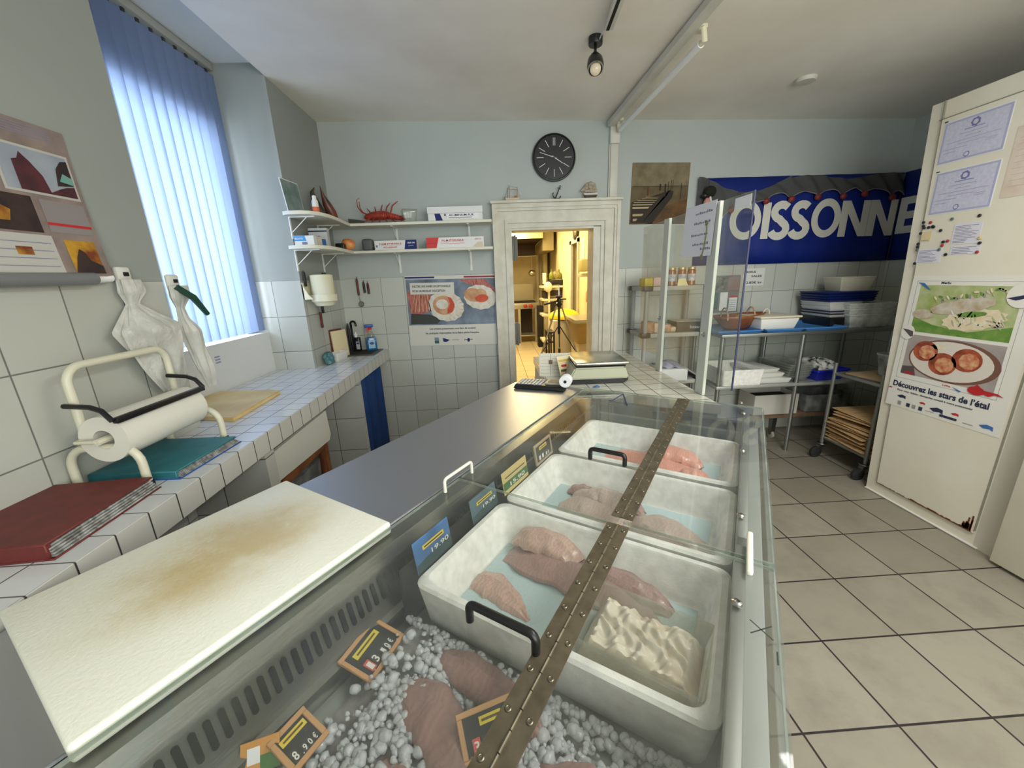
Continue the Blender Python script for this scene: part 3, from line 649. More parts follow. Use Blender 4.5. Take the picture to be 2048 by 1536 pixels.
def knife(y, z, L, hl, mh, label, x=XW+.014, rack=False):
    t = T('kitchen_knife', label, 'knife', (x, y, z)); 
    b = MB(); b.slab([(x-.002, y-.011, z+hl), (x-.002, y+.011, z+hl), (x-.002, y+.010, z+hl+L*.8), (x-.002, y-.004, z+hl+L)], (.002, 0, 0)); part(b, 'blade', mat('knife_steel', (150, 152, 154), .3, 1), t)
    b = MB(); b.box((x-.008, y-.011, z), (x+.006, y+.011, z+hl), .004); part(b, 'handle', mh, t)
m_hr = mat('red_wood_handle', (96, 44, 36), .5)
knife(3.075, 1.262, .22, .12, m_hr, 'knife with a red-brown handle hanging lowest under the towel dispenser')
knife(3.13, 1.37, .20, .06, black_pl, 'knife with a black handle hanging just behind the towel dispenser')
knife(2.90, 1.575, .01, .10, black_pl, 'thin black tool standing behind the towel dispenser', x=XW+.02)
def tool(x, z1, hl, L, mh, label, head=None, y=D-.012):
    t = T('hanging_tool', label, 'kitchen tool', (x, y, z1-L))
    b = MB(); b.tube([(x, y, z1), (x, y, z1-.02), (x+.001, y, z1-hl-.02)], [.006, .010, .009], 10); part(b, 'handle', mh, t)
    b = MB(); b.tube([(x+.001, y, z1-hl-.015), (x+.012, y, z1-L)], .003, 6)
    b.tube([(x, y, z1), (x, y+.005, z1+.012), (x, y+.011, z1+.014)], .0025, 6); part(b, 'shaft', steel_dark, t)
    if head: b = MB(); b.lathe([(.003, -.014), (.02, -.01), (.026, 0), (.024, .002), (.016, -.006)], 16, F((x+.014, y-.006, z1-L-.02), 0, R(80))); part(b, 'head', mat('grey_strainer', (140, 142, 130), .5, .6), t)
tool(-1.19, 1.625, .125, .20, m_hr, 'long brown-handled skimmer hanging on the back wall tiles', True)
tool(-1.135, 1.595, .075, .078, mat('black_handle', (40, 34, 30), .5), 'short dark-handled tool hanging left on the small hook pair')
tool(-1.10, 1.585, .075, .078, mat('plum_handle', (74, 30, 44), .5), 'short plum-handled tool hanging right on the small hook pair')
sc_ = T('kitchen_scissors', 'bunch of scissors and blue knives hanging beside the towel dispenser', 'scissors', (XW+.02, 3.25, 1.5))
b = MB(); b.slab([(XW+.012, 3.23, 1.63), (XW+.012, 3.25, 1.63), (XW+.012, 3.27, 1.49), (XW+.012, 3.262, 1.485)], (.003, 0, 0)); part(b, 'blade', mat('knife_steel'), sc_)
b = MB(); b.box((XW+.004, 3.20, 1.50), (XW+.016, 3.222, 1.585), .003); part(b, 'blue_handle', mat('blue_handle', (30, 50, 140), .5), sc_)
b = MB(); b.tube(arc((XW+.012, 3.235, 1.655), .018, 0, 340, (0, 1, 0), (0, 0, 1), 12), .004, 6); b.tube(arc((XW+.012, 3.275, 1.655), .018, 0, 340, (0, 1, 0), (0, 0, 1), 12), .004, 6); part(b, 'finger_ring', black_pl, sc_)
# sink corner
sk = T('sink', 'dark small sink with a black curved tap in the far counter corner', 'sink', (-1.2, 3.42, CZ))
b = MB(); b.box((XW+.02, 3.28, CZ), (-1.03, 3.58, CZ+.006), .002, 1); part(b, 'basin_rim', mat('rim_dark', (90, 84, 76), .5), sk)
b = MB(); b.box((XW+.045, 3.325, CZ+.0062), (-1.065, 3.545, CZ+.0075)); part(b, 'basin', mat('dark_basin', (34, 27, 22), .75), sk)
b = MB(); b.tube([(-1.285, 3.555, CZ+.006), (-1.285, 3.555, CZ+.24)] + arc((-1.262, 3.545, CZ+.245), .024, 180, 20, (1, -.25, 0), (0, 0, 1)) + [(-1.236, 3.54, CZ+.225)], .009, 10); b.lathe([(.02, CZ+.006), (.018, CZ+.03), (.01, CZ+.035)], 12, F((-1.285, 3.555, 0))); part(b, 'tap', mat('dark_tap', (42, 42, 42), .3, .7), sk)
b = MB(); b.tube([(-1.312, 3.56, CZ+.0065), (-1.315, 3.56, CZ+.20), (-1.316, 3.56, CZ+.25)], [.014, .014, .004], 8); 
solo(b, 'leaning_tool', mat('brush_black', (30, 30, 32), .6), 'dark pointed brush handle leaning in the corner behind the tap', 'brush')
def bottle_spray():
    t = T('spray_bottle', 'clear window-cleaner spray bottle with blue liquid and red trigger by the sink', 'spray bottle', (-1.115, 3.53, CZ+.006)); M = F((-1.115, 3.53, CZ+.006), R(20))
    m_liq = mat('blue_liquid', (20, 96, 156), .12, coat=.6)
    b = MB(M); b.tbox((-.045, -.025, .045, .025), (-.043, -.024, .043, .024), 0, .118, .008); part(b, 'liquid_body', m_liq, t)
    b = MB(M); b.rect(-.03, .02, .03, .09); b.bm.clear(); b = MB(M @ frame((-.028, -.0256, .02), (1, 0, 0), (0, 0, 1))); b.mi = 0; b.rect(0, 0, .056, .075, 0, 1); b.mi = 1; b.ell(.028, .045, .02, .012, 1, 2); part(b, 'label', [mat('pale_label', (150, 190, 214), .5), mat('label_blue', (30, 70, 140), .5)], t)
    b = MB(M); b.lathe([(.034, .118), (.03, .14), (.016, .17), (.013, .19)], 14); part(b, 'clear_neck', clear_pl, t)
    b = MB(M); b.lathe([(.015, .185), (.015, .205)], 12); b.slab([(-.03, -.004, .16), (-.018, -.004, .16), (-.012, -.004, .205), (-.03, -.004, .205)], (0, .008, 0)); part(b, 'red_trigger', mat('red_trigger', (196, 34, 40), .4), t)
    b = MB(M); b.box((-.045, -.014, .205), (.03, .014, .232), .008); part(b, 'blue_head', mat('blue_head', (28, 84, 170), .4), t)
bottle_spray()
t = T('soap_bottle', 'dark soap bottle with white cap and label beside the sink', 'bottle', (-1.235, 3.50, CZ+.0065)); M = F((-1.235, 3.50, CZ+.0075))
b = MB(M); b.box((-.035, -.022, 0), (.035, .022, .125), .012, 3); part(b, 'body', mat('dark_bottle', (26, 24, 30), .25), t)
b = MB(M); b.lathe([(.012, .125), (.012, .14), (.018, .142), (.018, .152), (.008, .156), (.006, .17)], 12); part(b, 'cap', white_pl, t)
b = MB(M @ frame((.0, -.0232, .02), (1, 0, 0), (0, 0, 1))); b.rect(0, 0, .032, .07, 0, 1); b.mi = 0; b.rect(.004, .045, .028, .06, 1, 2); part(b, 'label', [mat('grey_label', (170, 176, 184), .5), ink], t)
b = MB(); b.slab([(-1.33, 3.23, CZ), (-1.33, 3.36, CZ), (-1.36+.03, 3.40, CZ+.20), (-1.33, 3.27, CZ+.215)], (.0, 0, 0)); b.bm.clear()
M = frame((-1.325, 3.20, CZ), (.45, 1, 0), (-.05, 0, 1)); b = MB(M); b.box((0, 0, 0), (.155, .225, .014), .003); solo(b, 'cutting_board', mat('cream_board', (222, 208, 168), .5), 'small cream cutting board leaning on the wall beside the sink', 'cutting board')
M = frame((-1.332, 3.19, CZ), (.45, 1, 0), (-.03, 0, 1)); b = MB(M); b.box((-.002, 0, -.012), (.14, .238, -.003), .002); solo(b, 'tray', mat('dark_red_tray', (96, 48, 44), .5), 'dark brown board standing behind the small cream cutting board', 'tray')
def opentub(name, label, cat, M, w, l, h, th, taper, m_, rim=.0, bev=.006, root=True, group=None, inner=None):
    """open box with wall thickness"""
    b = MB(M); e = taper
    o0, o1 = (-w/2+e, -l/2+e, w/2-e, l/2-e), (-w/2, -l/2, w/2, l/2)
    i1 = (-w/2+th, -l/2+th, w/2-th, l/2-th); i0 = (-w/2+e+th*1.2, -l/2+e+th*1.2, w/2-e-th*1.2, l/2-e-th*1.2)
    def ring(r, z, rad):
        x0, y0, x1, y1 = r; out = []
        for cx, cy, a in ((x1-rad, y1-rad, 0), (x0+rad, y1-rad, 90), (x0+rad, y0+rad, 180), (x1-rad, y0+rad, 270)):
            for k in range(5): out.append(b.v((cx+rad*math.cos(R(a+22.5*k)), cy+rad*math.sin(R(a+22.5*k)), z)))
        return out
    ex = lambda r, d: (r[0]-d, r[1]-d, r[2]+d, r[3]+d)
    rd = max(bev*3, th*.8)
    rings = [ring(ex(o0, -bev), 0, rd), ring(o0, bev, rd)]
    if rim: rings += [ring(o1, h-rim*1.6, rd), ring(ex(o1, rim), h-rim*1.5, rd+rim), ring(ex(o1, rim), h-bev*.5, rd+rim), ring(ex(o1, rim-bev*.5), h, rd+rim)]
    else: rings += [ring(o1, h-bev*.6, rd), ring(ex(o1, -bev*.6), h, rd)]
    rings += [ring(ex(i1, bev*.5), h, rd), ring(i1, h-bev*.6, rd), ring(i0, th+bev, rd), ring(ex(i0, -bev), th, rd)]
    n = 20
    for A, B in zip(rings, rings[1:]):
        for k in range(n): b.f([A[k], A[(k+1) % n], B[(k+1) % n], B[k]])
    b.f(rings[0][::-1]); b.f(rings[-1])
    if not root: return b
    return solo(b, name, m_, label, cat, group, rz=math.atan2(M[1][0], M[0][0]))
opentub('plastic_tub', 'small open white tub standing on the counter before the cutting board', 'tub', F((-1.275, 3.16, CZ), R(-10)), .085, .17, .065, .005, .010, white_pl, rim=.004, bev=.003)
def crumple(u, v):
    a = 2*math.pi*u; z = v; r = .04*(1-.25*abs(z-.5)*2)*(1+.18*math.sin(3*a+5*z)+.12*math.sin(5*a-7*z))
    if v < .02 or v > .98: r *= .4
    return (-1.285+r*math.cos(a)*.9, 3.0+r*1.1*math.sin(a), CZ+.095*z)
b = MB(); b.grid(crumple, 26, 16, cu=True); solo(b, 'crumpled_bag', mat('teal_bag', (56, 104, 112), .35, var=(88, 130, 134), vs=30, bump=.6, bs=60), 'crumpled teal plastic bag on the counter at the wall pier', 'bag')

# ================================================================ scallop poster
PS = frame((-.785, D-.004, 1.005), (1, 0, -.018), (0, 0, 1)); b = MB(PS)
W, H = .80, .625
mats = [mat('poster_paper', (212, 210, 200), .5), mat('poster_slate', (128, 142, 158), .6, var=(86, 96, 110), vs=7), mat('scallop_red', (150, 70, 62), .6, var=(190, 120, 108), vs=28, stretch=(3, 1, .6)), mat('scallop_white', (224, 220, 208), .6, var=(206, 196, 178), vs=20),
        mat('scallop_beige', (208, 172, 134), .6, var=(186, 124, 80), vs=12), mat('coral_orange', (212, 84, 46), .5, var=(188, 54, 34), vs=12), ink, blue_ink, mat('poster_red', (146, 40, 48), .6), mat('poster_teal', (40, 96, 104), .6), mat('poster_shade', (58, 60, 56), .6)]
b.mi = 0; b.box((0, 0, -.001), (W, H, .0004)); b.rect(.005, .19, W-.005, H-.03, 1, 2)
b.rect(-.0, H-.022, .26, H-.008, 7, 3); b.rect(.52, H-.022, W-.005, H-.008, 8, 3)
b.pol([(.005, .49), (.2, .52), (.24, .40), (.19, .31), (.10, .285), (.03, .30)], 2, 3)
for k in range(6): b.pol([(.08+.02*k, .48), (.084+.02*k, .48), (.04+.035*k, .31), (.03+.035*k, .312)], 4, 4)
b.pol([(.02, .20), (.26, .20), (.30, .24), (.2, .285), (.03, .295)], 10, 3)
b.ell(.35, .355, .165, .135, 3, 4, 28, jag=-.05, rot=-.25); b.ell(.33, .365, .10, .085, 4, 5, 20, rot=-.2)
for k in range(8): a = -1.35+.28*k; b.pol([(.35+.11*math.cos(a), .35+.09*math.sin(a)), (.35+.155*math.cos(a-.03), .35+.12*math.sin(a-.03)), (.35+.155*math.cos(a+.02), .35+.12*math.sin(a+.02))], 4, 6)
b.ell(.315, .375, .055, .045, 3, 7, 16); b.pol([(.36, .29), (.41, .31), (.425, .37), (.40, .43), (.37, .44), (.385, .38), (.36, .33)], 5, 7)
b.ell(.66, .43, .15, .11, 3, 4, 26, jag=-.05, rot=-.15); b.ell(.60, .45, .085, .06, 4, 5, 18, rot=-.2); b.ell(.665, .455, .055, .05, 4, 6, 16); b.ell(.675, .42, .06, .035, 5, 7, 16, rot=.1)
b.pol([(.47, H-.035), (.70, H-.035), (.795, .50), (.795, .46), (.66, .52), (.55, .55)], 2, 3); b.pol([(.60, .22), (.795, .20), (.795, .29), (.70, .31)], 1, 4)
b.rect(.04, .465, .43, .565, 0, 8)
b.text('ENCORE UNE ANNÉE EXCEPTIONNELLE', .06, .525, .026, 6, 9, .02, .34); b.text('POUR UN PRODUIT D’EXCEPTION', .06, .485, .026, 6, 9, .02, .29)
b.text('Les artisans poissonniers sont fiers de soutenir', .19, .148, .024, 6, 3, .015, .42); b.text('les pratiques responsables de la filière pêche française.', .15, .108, .024, 6, 3, .015, .49)
b.rect(.225, .02, .265, .045, 9, 3); b.rect(.225, .045, .265, .075, 1, 3); b.pol([(.30, .07), (.305, .035), (.33, .03), (.365, .05)], 7, 3); b.rect(.385, .048, .45, .051, 6, 3); b.text('pavillon', .50, .045, .02, 6, 3, .02, .075); b.ell(.537, .045, .012, .018, 7, 3)
solo(b, 'scallop_poster', mats, 'poster of open scallops taped on the back wall tiles beside the door', 'poster')
# ================================================================ fish display (rotated frame: x = w across, y = u along)
def FL(w_, u_, z=0): return FM @ Vector((w_, u_, z))
ZB = .96     # steel bench height
m_st = mat('bench_steel', (190, 191, 196), .45, 1, bump=.05, bs=30, stretch=(14, 1, 1))
bench = T('steel_worktop', 'long brushed steel worktop running beside the fish display', 'worktop', FL(-.95, .8), -TH)
b = MB(FM); b.prism([(-1.185, .02), (-.835, -.5), (-.755, -.5), (-.755, 1.955), (-1.02, 2.02), (-1.185, 1.995)], ZB-.03, ZB); bmesh.ops.bevel(b.bm, geom=b.bm.edges[:], offset=.004, segments=2, affect='EDGES'); part(b, 'top', m_st, bench)
b = MB(FM); b.prism([(-1.15, .06), (-.82, -.45), (-.775, -.45), (-.775, 1.95), (-1.15, 1.95)], 0, ZB-.03); part(b, 'cabinet', steel_dark, bench)
fz = T('display_cabinet', 'refrigerated steel fish display cabinet filled with ice and white boxes', 'display cabinet', FL(-.3, .8), -TH)
m_dst = mat('display_steel', (140, 140, 135), .36, 1, bump=.05, bs=30, stretch=(14, 1, 1))
b = MB(FM)
prof = [(-.752, ZB-.02), (-.752, ZB-.004), (-.738, ZB-.002), (-.700, ZB-.004), (-.684, .928), (-.679, .918), (-.664, .858), (-.650, .832), (-.636, .826), (-.632, .815), (-.640, .78), (-.752, .78)]
A = [b.v((p[0], -.45, p[1])) for p in prof]; B = [b.v((p[0], 1.985, p[1])) for p in prof]
b.f(A); b.f(B[::-1])
for i in range(len(prof)): b.f([A[i], B[i], B[(i+1) % len(prof)], A[(i+1) % len(prof)]])
b.recalc = True; part(b, 'side_rim', m_dst, fz)
b = MB(FM)
nx, nz = (.0145, -.0)[0], 0
for k in range(94):
    u0 = -.22+.0205*k
    pts = []
    for a in range(10):
        t = math.pi*a/9; pts.append((u0+.0052*math.cos(t), .0215+.0052*math.sin(t)))
    for a in range(10):
        t = math.pi+math.pi*a/9; pts.append((u0+.0052*math.cos(t), -.0215+.0052*math.sin(t)))
    # panel plane between (w -.679, z .918) and (-.664, .858)
    b.f([b.v((-.6705+.0016+(-.24)*q, p, .888+q)) for p, q in pts])
part(b, 'air_slots', mat('slot_shadow', (26, 27, 25), .9), fz, smooth=False)
b = MB(FM)
b.box((-.752, -.45, .06), (.058, 1.985, .775))                                   # body
b.box((-.752, 1.955, .775), (.058, 1.985, .90)); b.box((-.752, -.47, .775), (.058, -.45, .94))
part(b, 'body', mat('body_steel', (140, 142, 138), .4, 1), fz, smooth=False)
b = MB(FM); b.box((-.645, 1.925, .776), (.035, 1.956, .86)); b.box((.036, -.45, .776), (.058, 1.985, .935), .004); b.box((-.645, -.448, .7755), (.035, 1.93, .781)); part(b, 'inner_lining', mat('lining_steel', (150, 156, 150), .35, .6), fz)
b = MB(FM); b.box((-.630, .50, .782), (-.622, 1.92, .935)); part(b, 'dark_backing', mat('dark_panel', (30, 31, 30), .5), fz)
b = MB(FM); b.box((.059, -.45, .855), (.100, 1.985, .875), .004); part(b, 'front_ledge', grey_pl, fz)
b = MB(FM); b.box((.036, .93, .936), (.058, 1.94, .978), .003); b.box((.033, -.3, .936), (.055, .90, .978), .003); part(b, 'lid_rail', mat('rail_aluminium', (150, 152, 148), .5, .7), fz)

# plexiglass lids
m_lid = plexi('lid_plexiglass', (252, 253, 252), 1.15, .03, (206, 212, 202))
m_edge = plexi('lid_edge', (232, 240, 234), 1.3, .22, (200, 208, 200))
m_hinge = mat('hinge_bronze', (118, 110, 92), .48, .7, var=(88, 81, 66), vs=30, vlo=.4, vhi=.8)
ZL = .985
def lid(u0, u1, label, hw):
    t = T('plexiglass_cover', label, 'cover', FL(-.25, (u0+u1)/2, ZL), -TH)
    b = MB(FM); b.box((-.716, u0, ZL-.006), (-.223, u1, ZL)); part(b, 'left_leaf', m_lid, t, smooth=False)
    b = MB(FM); b.box((-.209, u0, ZL-.006), (.104, u1, ZL)); part(b, 'right_leaf', m_lid, t, smooth=False)
    b = MB(FM)
    for a, c in (((-.717, u0, ZL-.0065), (-.7145, u1, ZL+.0003)), ((.102, u0, ZL-.0065), (.105, u1, ZL+.0003)), ((-.716, u1-.002, ZL-.0065), (-.223, u1+.001, ZL+.0003)), ((-.209, u1-.002, ZL-.0065), (.105, u1+.001, ZL+.0003)), ((-.209, u0-.001, ZL-.0065), (.105, u0+.002, ZL+.0003))): b.box(a, c)
    part(b, 'polished_edges', m_edge, t, smooth=False)
    # piano hinge
    h0, h1 = u0+.012, u1-.006
    for s_ in (-1, 1):
        b = MB(FM); x = -.216+s_*.0145
        b.box((x-.0125, h0, ZL+.0002), (x+.0125, h1, ZL+.0022)); lf = part(b, 'hinge_leaf', m_hinge, t, smooth=False)
        n = int((h1-h0)/.066)
        for k in range(n+1):
            u = h0+.02+k*(h1-h0-.04)/n; b = MB(FM); M = F((x+s_*.003, u, ZL+.0022))
            b.lathe([(.0052, 0), (.005, .0012), (.0036, .002), (.0030, .0012), (.0001, .0008)], 12, M, cap=False); part(b, 'screw', mat('hinge_screw', (132, 126, 108), .4, 1), lf)
    b = MB(FM); n = int((h1-h0)/.03)
    for k in range(n):
        a = h0+(h1-h0)*k/n; c = h0+(h1-h0)*(k+1)/n-.0018
        b.tube([(-.216, a, ZL+.0026), (-.216, c, ZL+.0026)], .0030 if k % 2 else .0026, 8)
    part(b, 'hinge_knuckles', m_hinge, t)
    b = MB(FM); w0, w1, wu = hw; r = .0075
    b.tube([(w0, wu, ZL)] + arc((w0+.012, wu, ZL+.026), .012, 180, 90, (1, 0, 0), (0, 0, 1), 5) + arc((w1-.012, wu+.012*(0), ZL+.026), .012, 90, 0, (1, 0, 0), (0, 0, 1), 5) + [(w1, wu, ZL)], r, 12); part(b, 'black_handle', black_pl, t)
    return t
l1 = lid(-.30, .838, 'near clear plexiglass lid with brown piano hinge and black handle over the fish display', (-.372, -.238, .435))
l2 = lid(.852, 1.955, 'far clear plexiglass lid with brown piano hinge and black handle over the fish display', (-.400, -.285, 1.145))
b = MB(FM); r = .005
b.tube([(-.700, .755, ZL)] + arc((-.700, .765, ZL+.030), .010, 180, 90, (0, 1, 0), (0, 0, 1), 5) + arc((-.700, .875, ZL+.030), .010, 90, 0, (0, 1, 0), (0, 0, 1), 5) + [(-.700, .885, ZL)], r, 10)
part(b, 'white_handle', mat('white_handle', (232, 230, 214), .35), l2 if False else l1)
b = MB(FM); b.box((.054, .79, ZL+.0004), (.066, .935, ZL+.012), .004, 3); b2_ = part(b, 'white_grip', mat('white_handle'), l1)
for px, py, L in ((1487, 827, l2), (1485, 902, l2), (1481, 1032, l2), (1473.6, 1206.9, l1), (1482, 806, l2)):
    q = PW(px, py, ZL); b = MB(FM); b.lathe([(.0095, 0), (.009, .004), (.005, .0065), (.0045, .003), (.0005, .003)], 14, F((q.x, q.y, ZL)), cap=False); part(b, 'screw_nut', mat('zinc_screw', (170, 170, 166), .3, 1), L)
b = MB(FM)
for a in (45, -40):
    d = Vector((math.cos(R(a)), math.sin(R(a)), 0))*.022; c = Vector((.078, .66, ZL+.0004)); n_ = Vector((-d.y, d.x, 0)).normalized()*.0012
    b.poly3([c-d-n_, c+d-n_, c+d+n_, c-d+n_])
b.box((.098, .60, ZL), (.1005, .625, ZL+.0006)); part(b, 'marker_cross', mat('marker_ink', (40, 52, 48), .6), l1, smooth=False)
b = MB(FM); b.box((.1065, -.3, .79), (.1105, 1.955, ZL-.008)); 
pn = solo(b, 'front_pane', m_lid, 'clear plexiglass pane hanging down the customer side of the fish display', 'glass pane', rz=-TH, smooth=False)
b = MB(FM); b.box((-.735, 1.962, .80), (.104, 1.966, ZL-.003))
solo(b, 'end_pane', m_lid, 'clear plexiglass pane closing the far end of the fish display', 'glass pane', rz=-TH, smooth=False)

# ---------------------------------------------------------------- chopping board on the bench
m_chop = mat('used_board', (240, 241, 228), .42, bump=.15, bs=120)
def stain(m_):
    nt = m_.node_tree; L = nt.links; N = nt.nodes.new; tc = N('ShaderNodeTexCoord'); mp = N('ShaderNodeMapping'); mp.inputs['Location'].default_value = (.12, -.08, 0); mp.inputs['Scale'].default_value = (4.3, 2.9, 0)
    gr = N('ShaderNodeTexGradient'); gr.gradient_type = 'SPHERICAL'; L.new(tc.outputs['Object'], mp.inputs[0]); L.new(mp.outputs[0], gr.inputs[0])
    n = N('ShaderNodeTexNoise'); n.inputs['Scale'].default_value = 7; n.inputs['Detail'].default_value = 8; n.inputs['Roughness'].default_value = .65; L.new(tc.outputs['Object'], n.inputs[0])
    mu = N('ShaderNodeMath'); mu.operation = 'MULTIPLY'; L.new(gr.outputs[1], mu.inputs[0]); L.new(n.outputs[0], mu.inputs[1])
    r = N('ShaderNodeMapRange'); r.inputs['From Min'].default_value = .03; r.inputs['From Max'].default_value = .46; r.interpolation_type = 'SMOOTHSTEP'; L.new(mu.outputs[0], r.inputs[0])
    mx = N('ShaderNodeMix'); mx.data_type = 'RGBA'; mx.inputs['A'].default_value = lin((240, 241, 228)); mx.inputs['B'].default_value = lin((205, 187, 140)); L.new(r.outputs[0], mx.inputs['Factor'])
    L.new(mx.outputs['Result'], nt.nodes['Principled BSDF'].inputs['Base Color'])
stain(m_chop)
b = MB(FM); b.box((-1.190, .002, ZB+.0005), (-.722, .570, ZB+.034), .007, 3)
for e in range(60):
    rr = random.Random(e)
solo(b, 'chopping_board', m_chop, 'big worn white chopping board with yellow stains on the steel worktop', 'chopping board', rz=-TH)

# ---------------------------------------------------------------- polystyrene boxes
Z0 = .783; HB = .122
boxes = [((-.605, .512, .035, .902), 'nearest white fish box, with pale fillets and a cloudy tray inside'), ((-.605, .915, .035, 1.292), 'middle white fish box, holding a heap of small whitish fillets'), ((-.605, 1.318, .035, 1.712), 'farthest white fish box, holding orange salmon fillets')]
m_pad = mat('blue_liner', (190, 212, 216), .7, bump=.3, bs=150)
for (x0, y0, x1, y1), lab in boxes:
    M = FM @ F(((x0+x1)/2, (y0+y1)/2, Z0)); b = opentub('', '', '', M, x1-x0, y1-y0, HB, .024, .014, None, rim=0, bev=.010, root=False)
    t = T('fish_box', lab, 'box', FL((x0+x1)/2, (y0+y1)/2, Z0), -TH, 'white polystyrene fish boxes in the display'); part(b, 'polystyrene_shell', foam, t)
    b = MB(M); w2, l2_ = (x1-x0)/2-.06, (y1-y0)/2-.06; b.box((-w2, -l2_, .0245), (w2, l2_, .028), .001); part(b, 'blue_liner', m_pad, t)
ZF = Z0+.028
def fillet(pts, wd, th, m_, label, cat='fish fillet', group=None, z0=ZF, seed=0, name='fish_fillet', bendz=0):
    """pts: centreline in display frame; wd: half widths along it"""
    rnd = random.Random(seed); n = len(pts); ph = [rnd.random()*6 for _ in range(4)]
    def at(arr, t):
        k = min(int(t*(len(arr)-1)), len(arr)-2); f_ = t*(len(arr)-1)-k
        p0 = arr[max(k-1, 0)]; p1 = arr[k]; p2 = arr[k+1]; p3 = arr[min(k+2, len(arr)-1)]
        g = lambda a, b, c, d: .5*((2*b)+(-a+c)*f_+(2*a-5*b+4*c-d)*f_*f_+(-a+3*b-3*c+d)*f_**3)
        if isinstance(p1, (int, float)): return g(p0, p1, p2, p3)
        return Vector(tuple(g(p0[i], p1[i], p2[i], p3[i]) for i in range(len(p1))))
    pz = [(p[0], p[1], (p[2] if len(p) > 2 else z0)) for p in pts]
    def fn(u, v):
        c = at(pz, u); c2 = at(pz, min(1, u+.02)); c1 = at(pz, max(0, u-.02)); t_ = (c2-c1); t_.z = 0; t_.normalize(); nrm = Vector((-t_.y, t_.x, 0))
        a = 2*math.pi*v; w_ = max(.002, at(wd, u)); s = math.sin(a); cs = math.cos(a)
        endf = min(1, 6*u+.12, 6*(1-u)+.12)
        h = th*endf*(.55+.45*math.sin(math.pi*min(1, u*1.2)))
        zz = c.z + (h*(max(0, s)**.7)*(1-.25*abs(cs)) if s > 0 else 0) + .0016*math.sin(26*u+ph[0]+3*cs)*(s > 0) + .0022*math.sin(9*cs+ph[1])*(s > 0)
        ww = w_*(1+.06*math.sin(17*u+ph[2])+.04*math.sin(39*u+ph[3]))
        return c + nrm*cs*ww + Vector((0, 0, zz-c.z+.0005))
    b = MB(FM); b.grid(fn, 46, 22, cv=True)
    for e in (0, 1):
        ring = [b.v(fn(e, k/22)) for k in range(22)]; b.f(ring)
    b.recalc = True
    return solo(b, name, m_, label, cat, group, rz=-TH)
def fmat(name, c1, c2, wave=70, rough=.3):
    m_ = mat(name, c1, rough, sss=.15, coat=.25, bump=.35, bs=55)
    nt = m_.node_tree; L = nt.links; bs_ = nt.nodes['Principled BSDF']; tc = nt.nodes.new('ShaderNodeTexCoord'); wv = nt.nodes.new('ShaderNodeTexWave')
    wv.inputs['Scale'].default_value = wave*.5; wv.inputs['Distortion'].default_value = 14; wv.inputs['Detail'].default_value = 3; wv.inputs['Detail Scale'].default_value = 1.2
    L.new(tc.outputs['Object'], wv.inputs[0]); mx = nt.nodes.new('ShaderNodeMix'); mx.data_type = 'RGBA'; mx.inputs['A'].default_value = lin(c1); mx.inputs['B'].default_value = lin(c2)
    L.new(wv.outputs[0], mx.inputs['Factor']); L.new(mx.outputs['Result'], bs_.inputs['Base Color']); return m_
m_f1 = fmat('pale_pink_flesh', (204, 172, 158), (192, 156, 144), 60)
m_f2 = fmat('mauve_flesh', (172, 140, 134), (162, 129, 124), 60)
m_f3 = fmat('whitish_flesh', (200, 180, 168), (190, 168, 158), 50)
m_sal = fmat('salmon_flesh', (238, 176, 158), (230, 156, 138), 90)
m_ray = mat('white_fish_flesh', (212, 204, 186), .4, sss=.15, coat=.15, bump=.3, bs=34, var=(196, 172, 144), vs=14, vlo=.5, vhi=.8)
fillet([(-.52, .80, ZF), (-.42, .80, ZF+.004), (-.30, .79, ZF+.004), (-.19, .775, ZF), (-.09, .735, ZF)], [.035, .06, .055, .05, .02], .034, m_f2, 'long mauve fish fillet at the bottom of the pile in the nearest box', seed=1)
fillet([(-.35, .845, ZF), (-.24, .835, ZF+.006), (-.14, .82, ZF+.004), (-.075, .80, ZF)], [.03, .04, .038, .015], .030, m_f2, 'mauve fish fillet lying behind the hinge line in the nearest box', seed=2)
fillet([(-.52, .835, ZF+.026), (-.46, .845, ZF+.032), (-.38, .85, ZF+.034), (-.32, .825, ZF+.026)], [.025, .045, .046, .03], .040, m_f1, 'thick pale pink fillet on top of the pile in the nearest box', seed=3)
fillet([(-.545, .665, ZF), (-.49, .672, ZF), (-.42, .65, ZF), (-.36, .625, ZF)], [.028, .040, .028, .006], .026, m_f1, 'small pale pink fillet alone in the near left corner of the nearest box', seed=4)
# tray of fish cheeks
M = FM @ F((-.112, .645, Z0+.040), R(-2)); cont = opentub('', '', '', M, .245, .165, .075, .003, .008, None, rim=.004, bev=.003, root=False)
solo(cont, 'clear_tray', plexi('cloudy_tray', (246, 246, 240), .9, .16, (224, 222, 210)), 'cloudy plastic tray standing in the near right corner of the nearest box', 'tray', rz=-TH)
def lumps(u, v):
    x = lerp(-.112, .112, u); y = lerp(-.072, .072, v); e = min(1, 8*min(u, 1-u, v, 1-v)+.1)
    z = .038+.005*math.sin(95*x+5*math.sin(61*y))*math.cos(80*y+4*math.sin(70*x))+.005*math.sin(130*x+90*y+3*math.sin(50*y))+.004*math.sin(40*x-33*y)
    return (x, y, .006+(z+.014)*e)
b = MB(M); b.grid(lumps, 90, 64); solo(b, 'fish_cheeks', m_ray, 'mass of wet off-white fish pieces filling the cloudy plastic tray', 'fish', kind='stuff', rz=-TH)
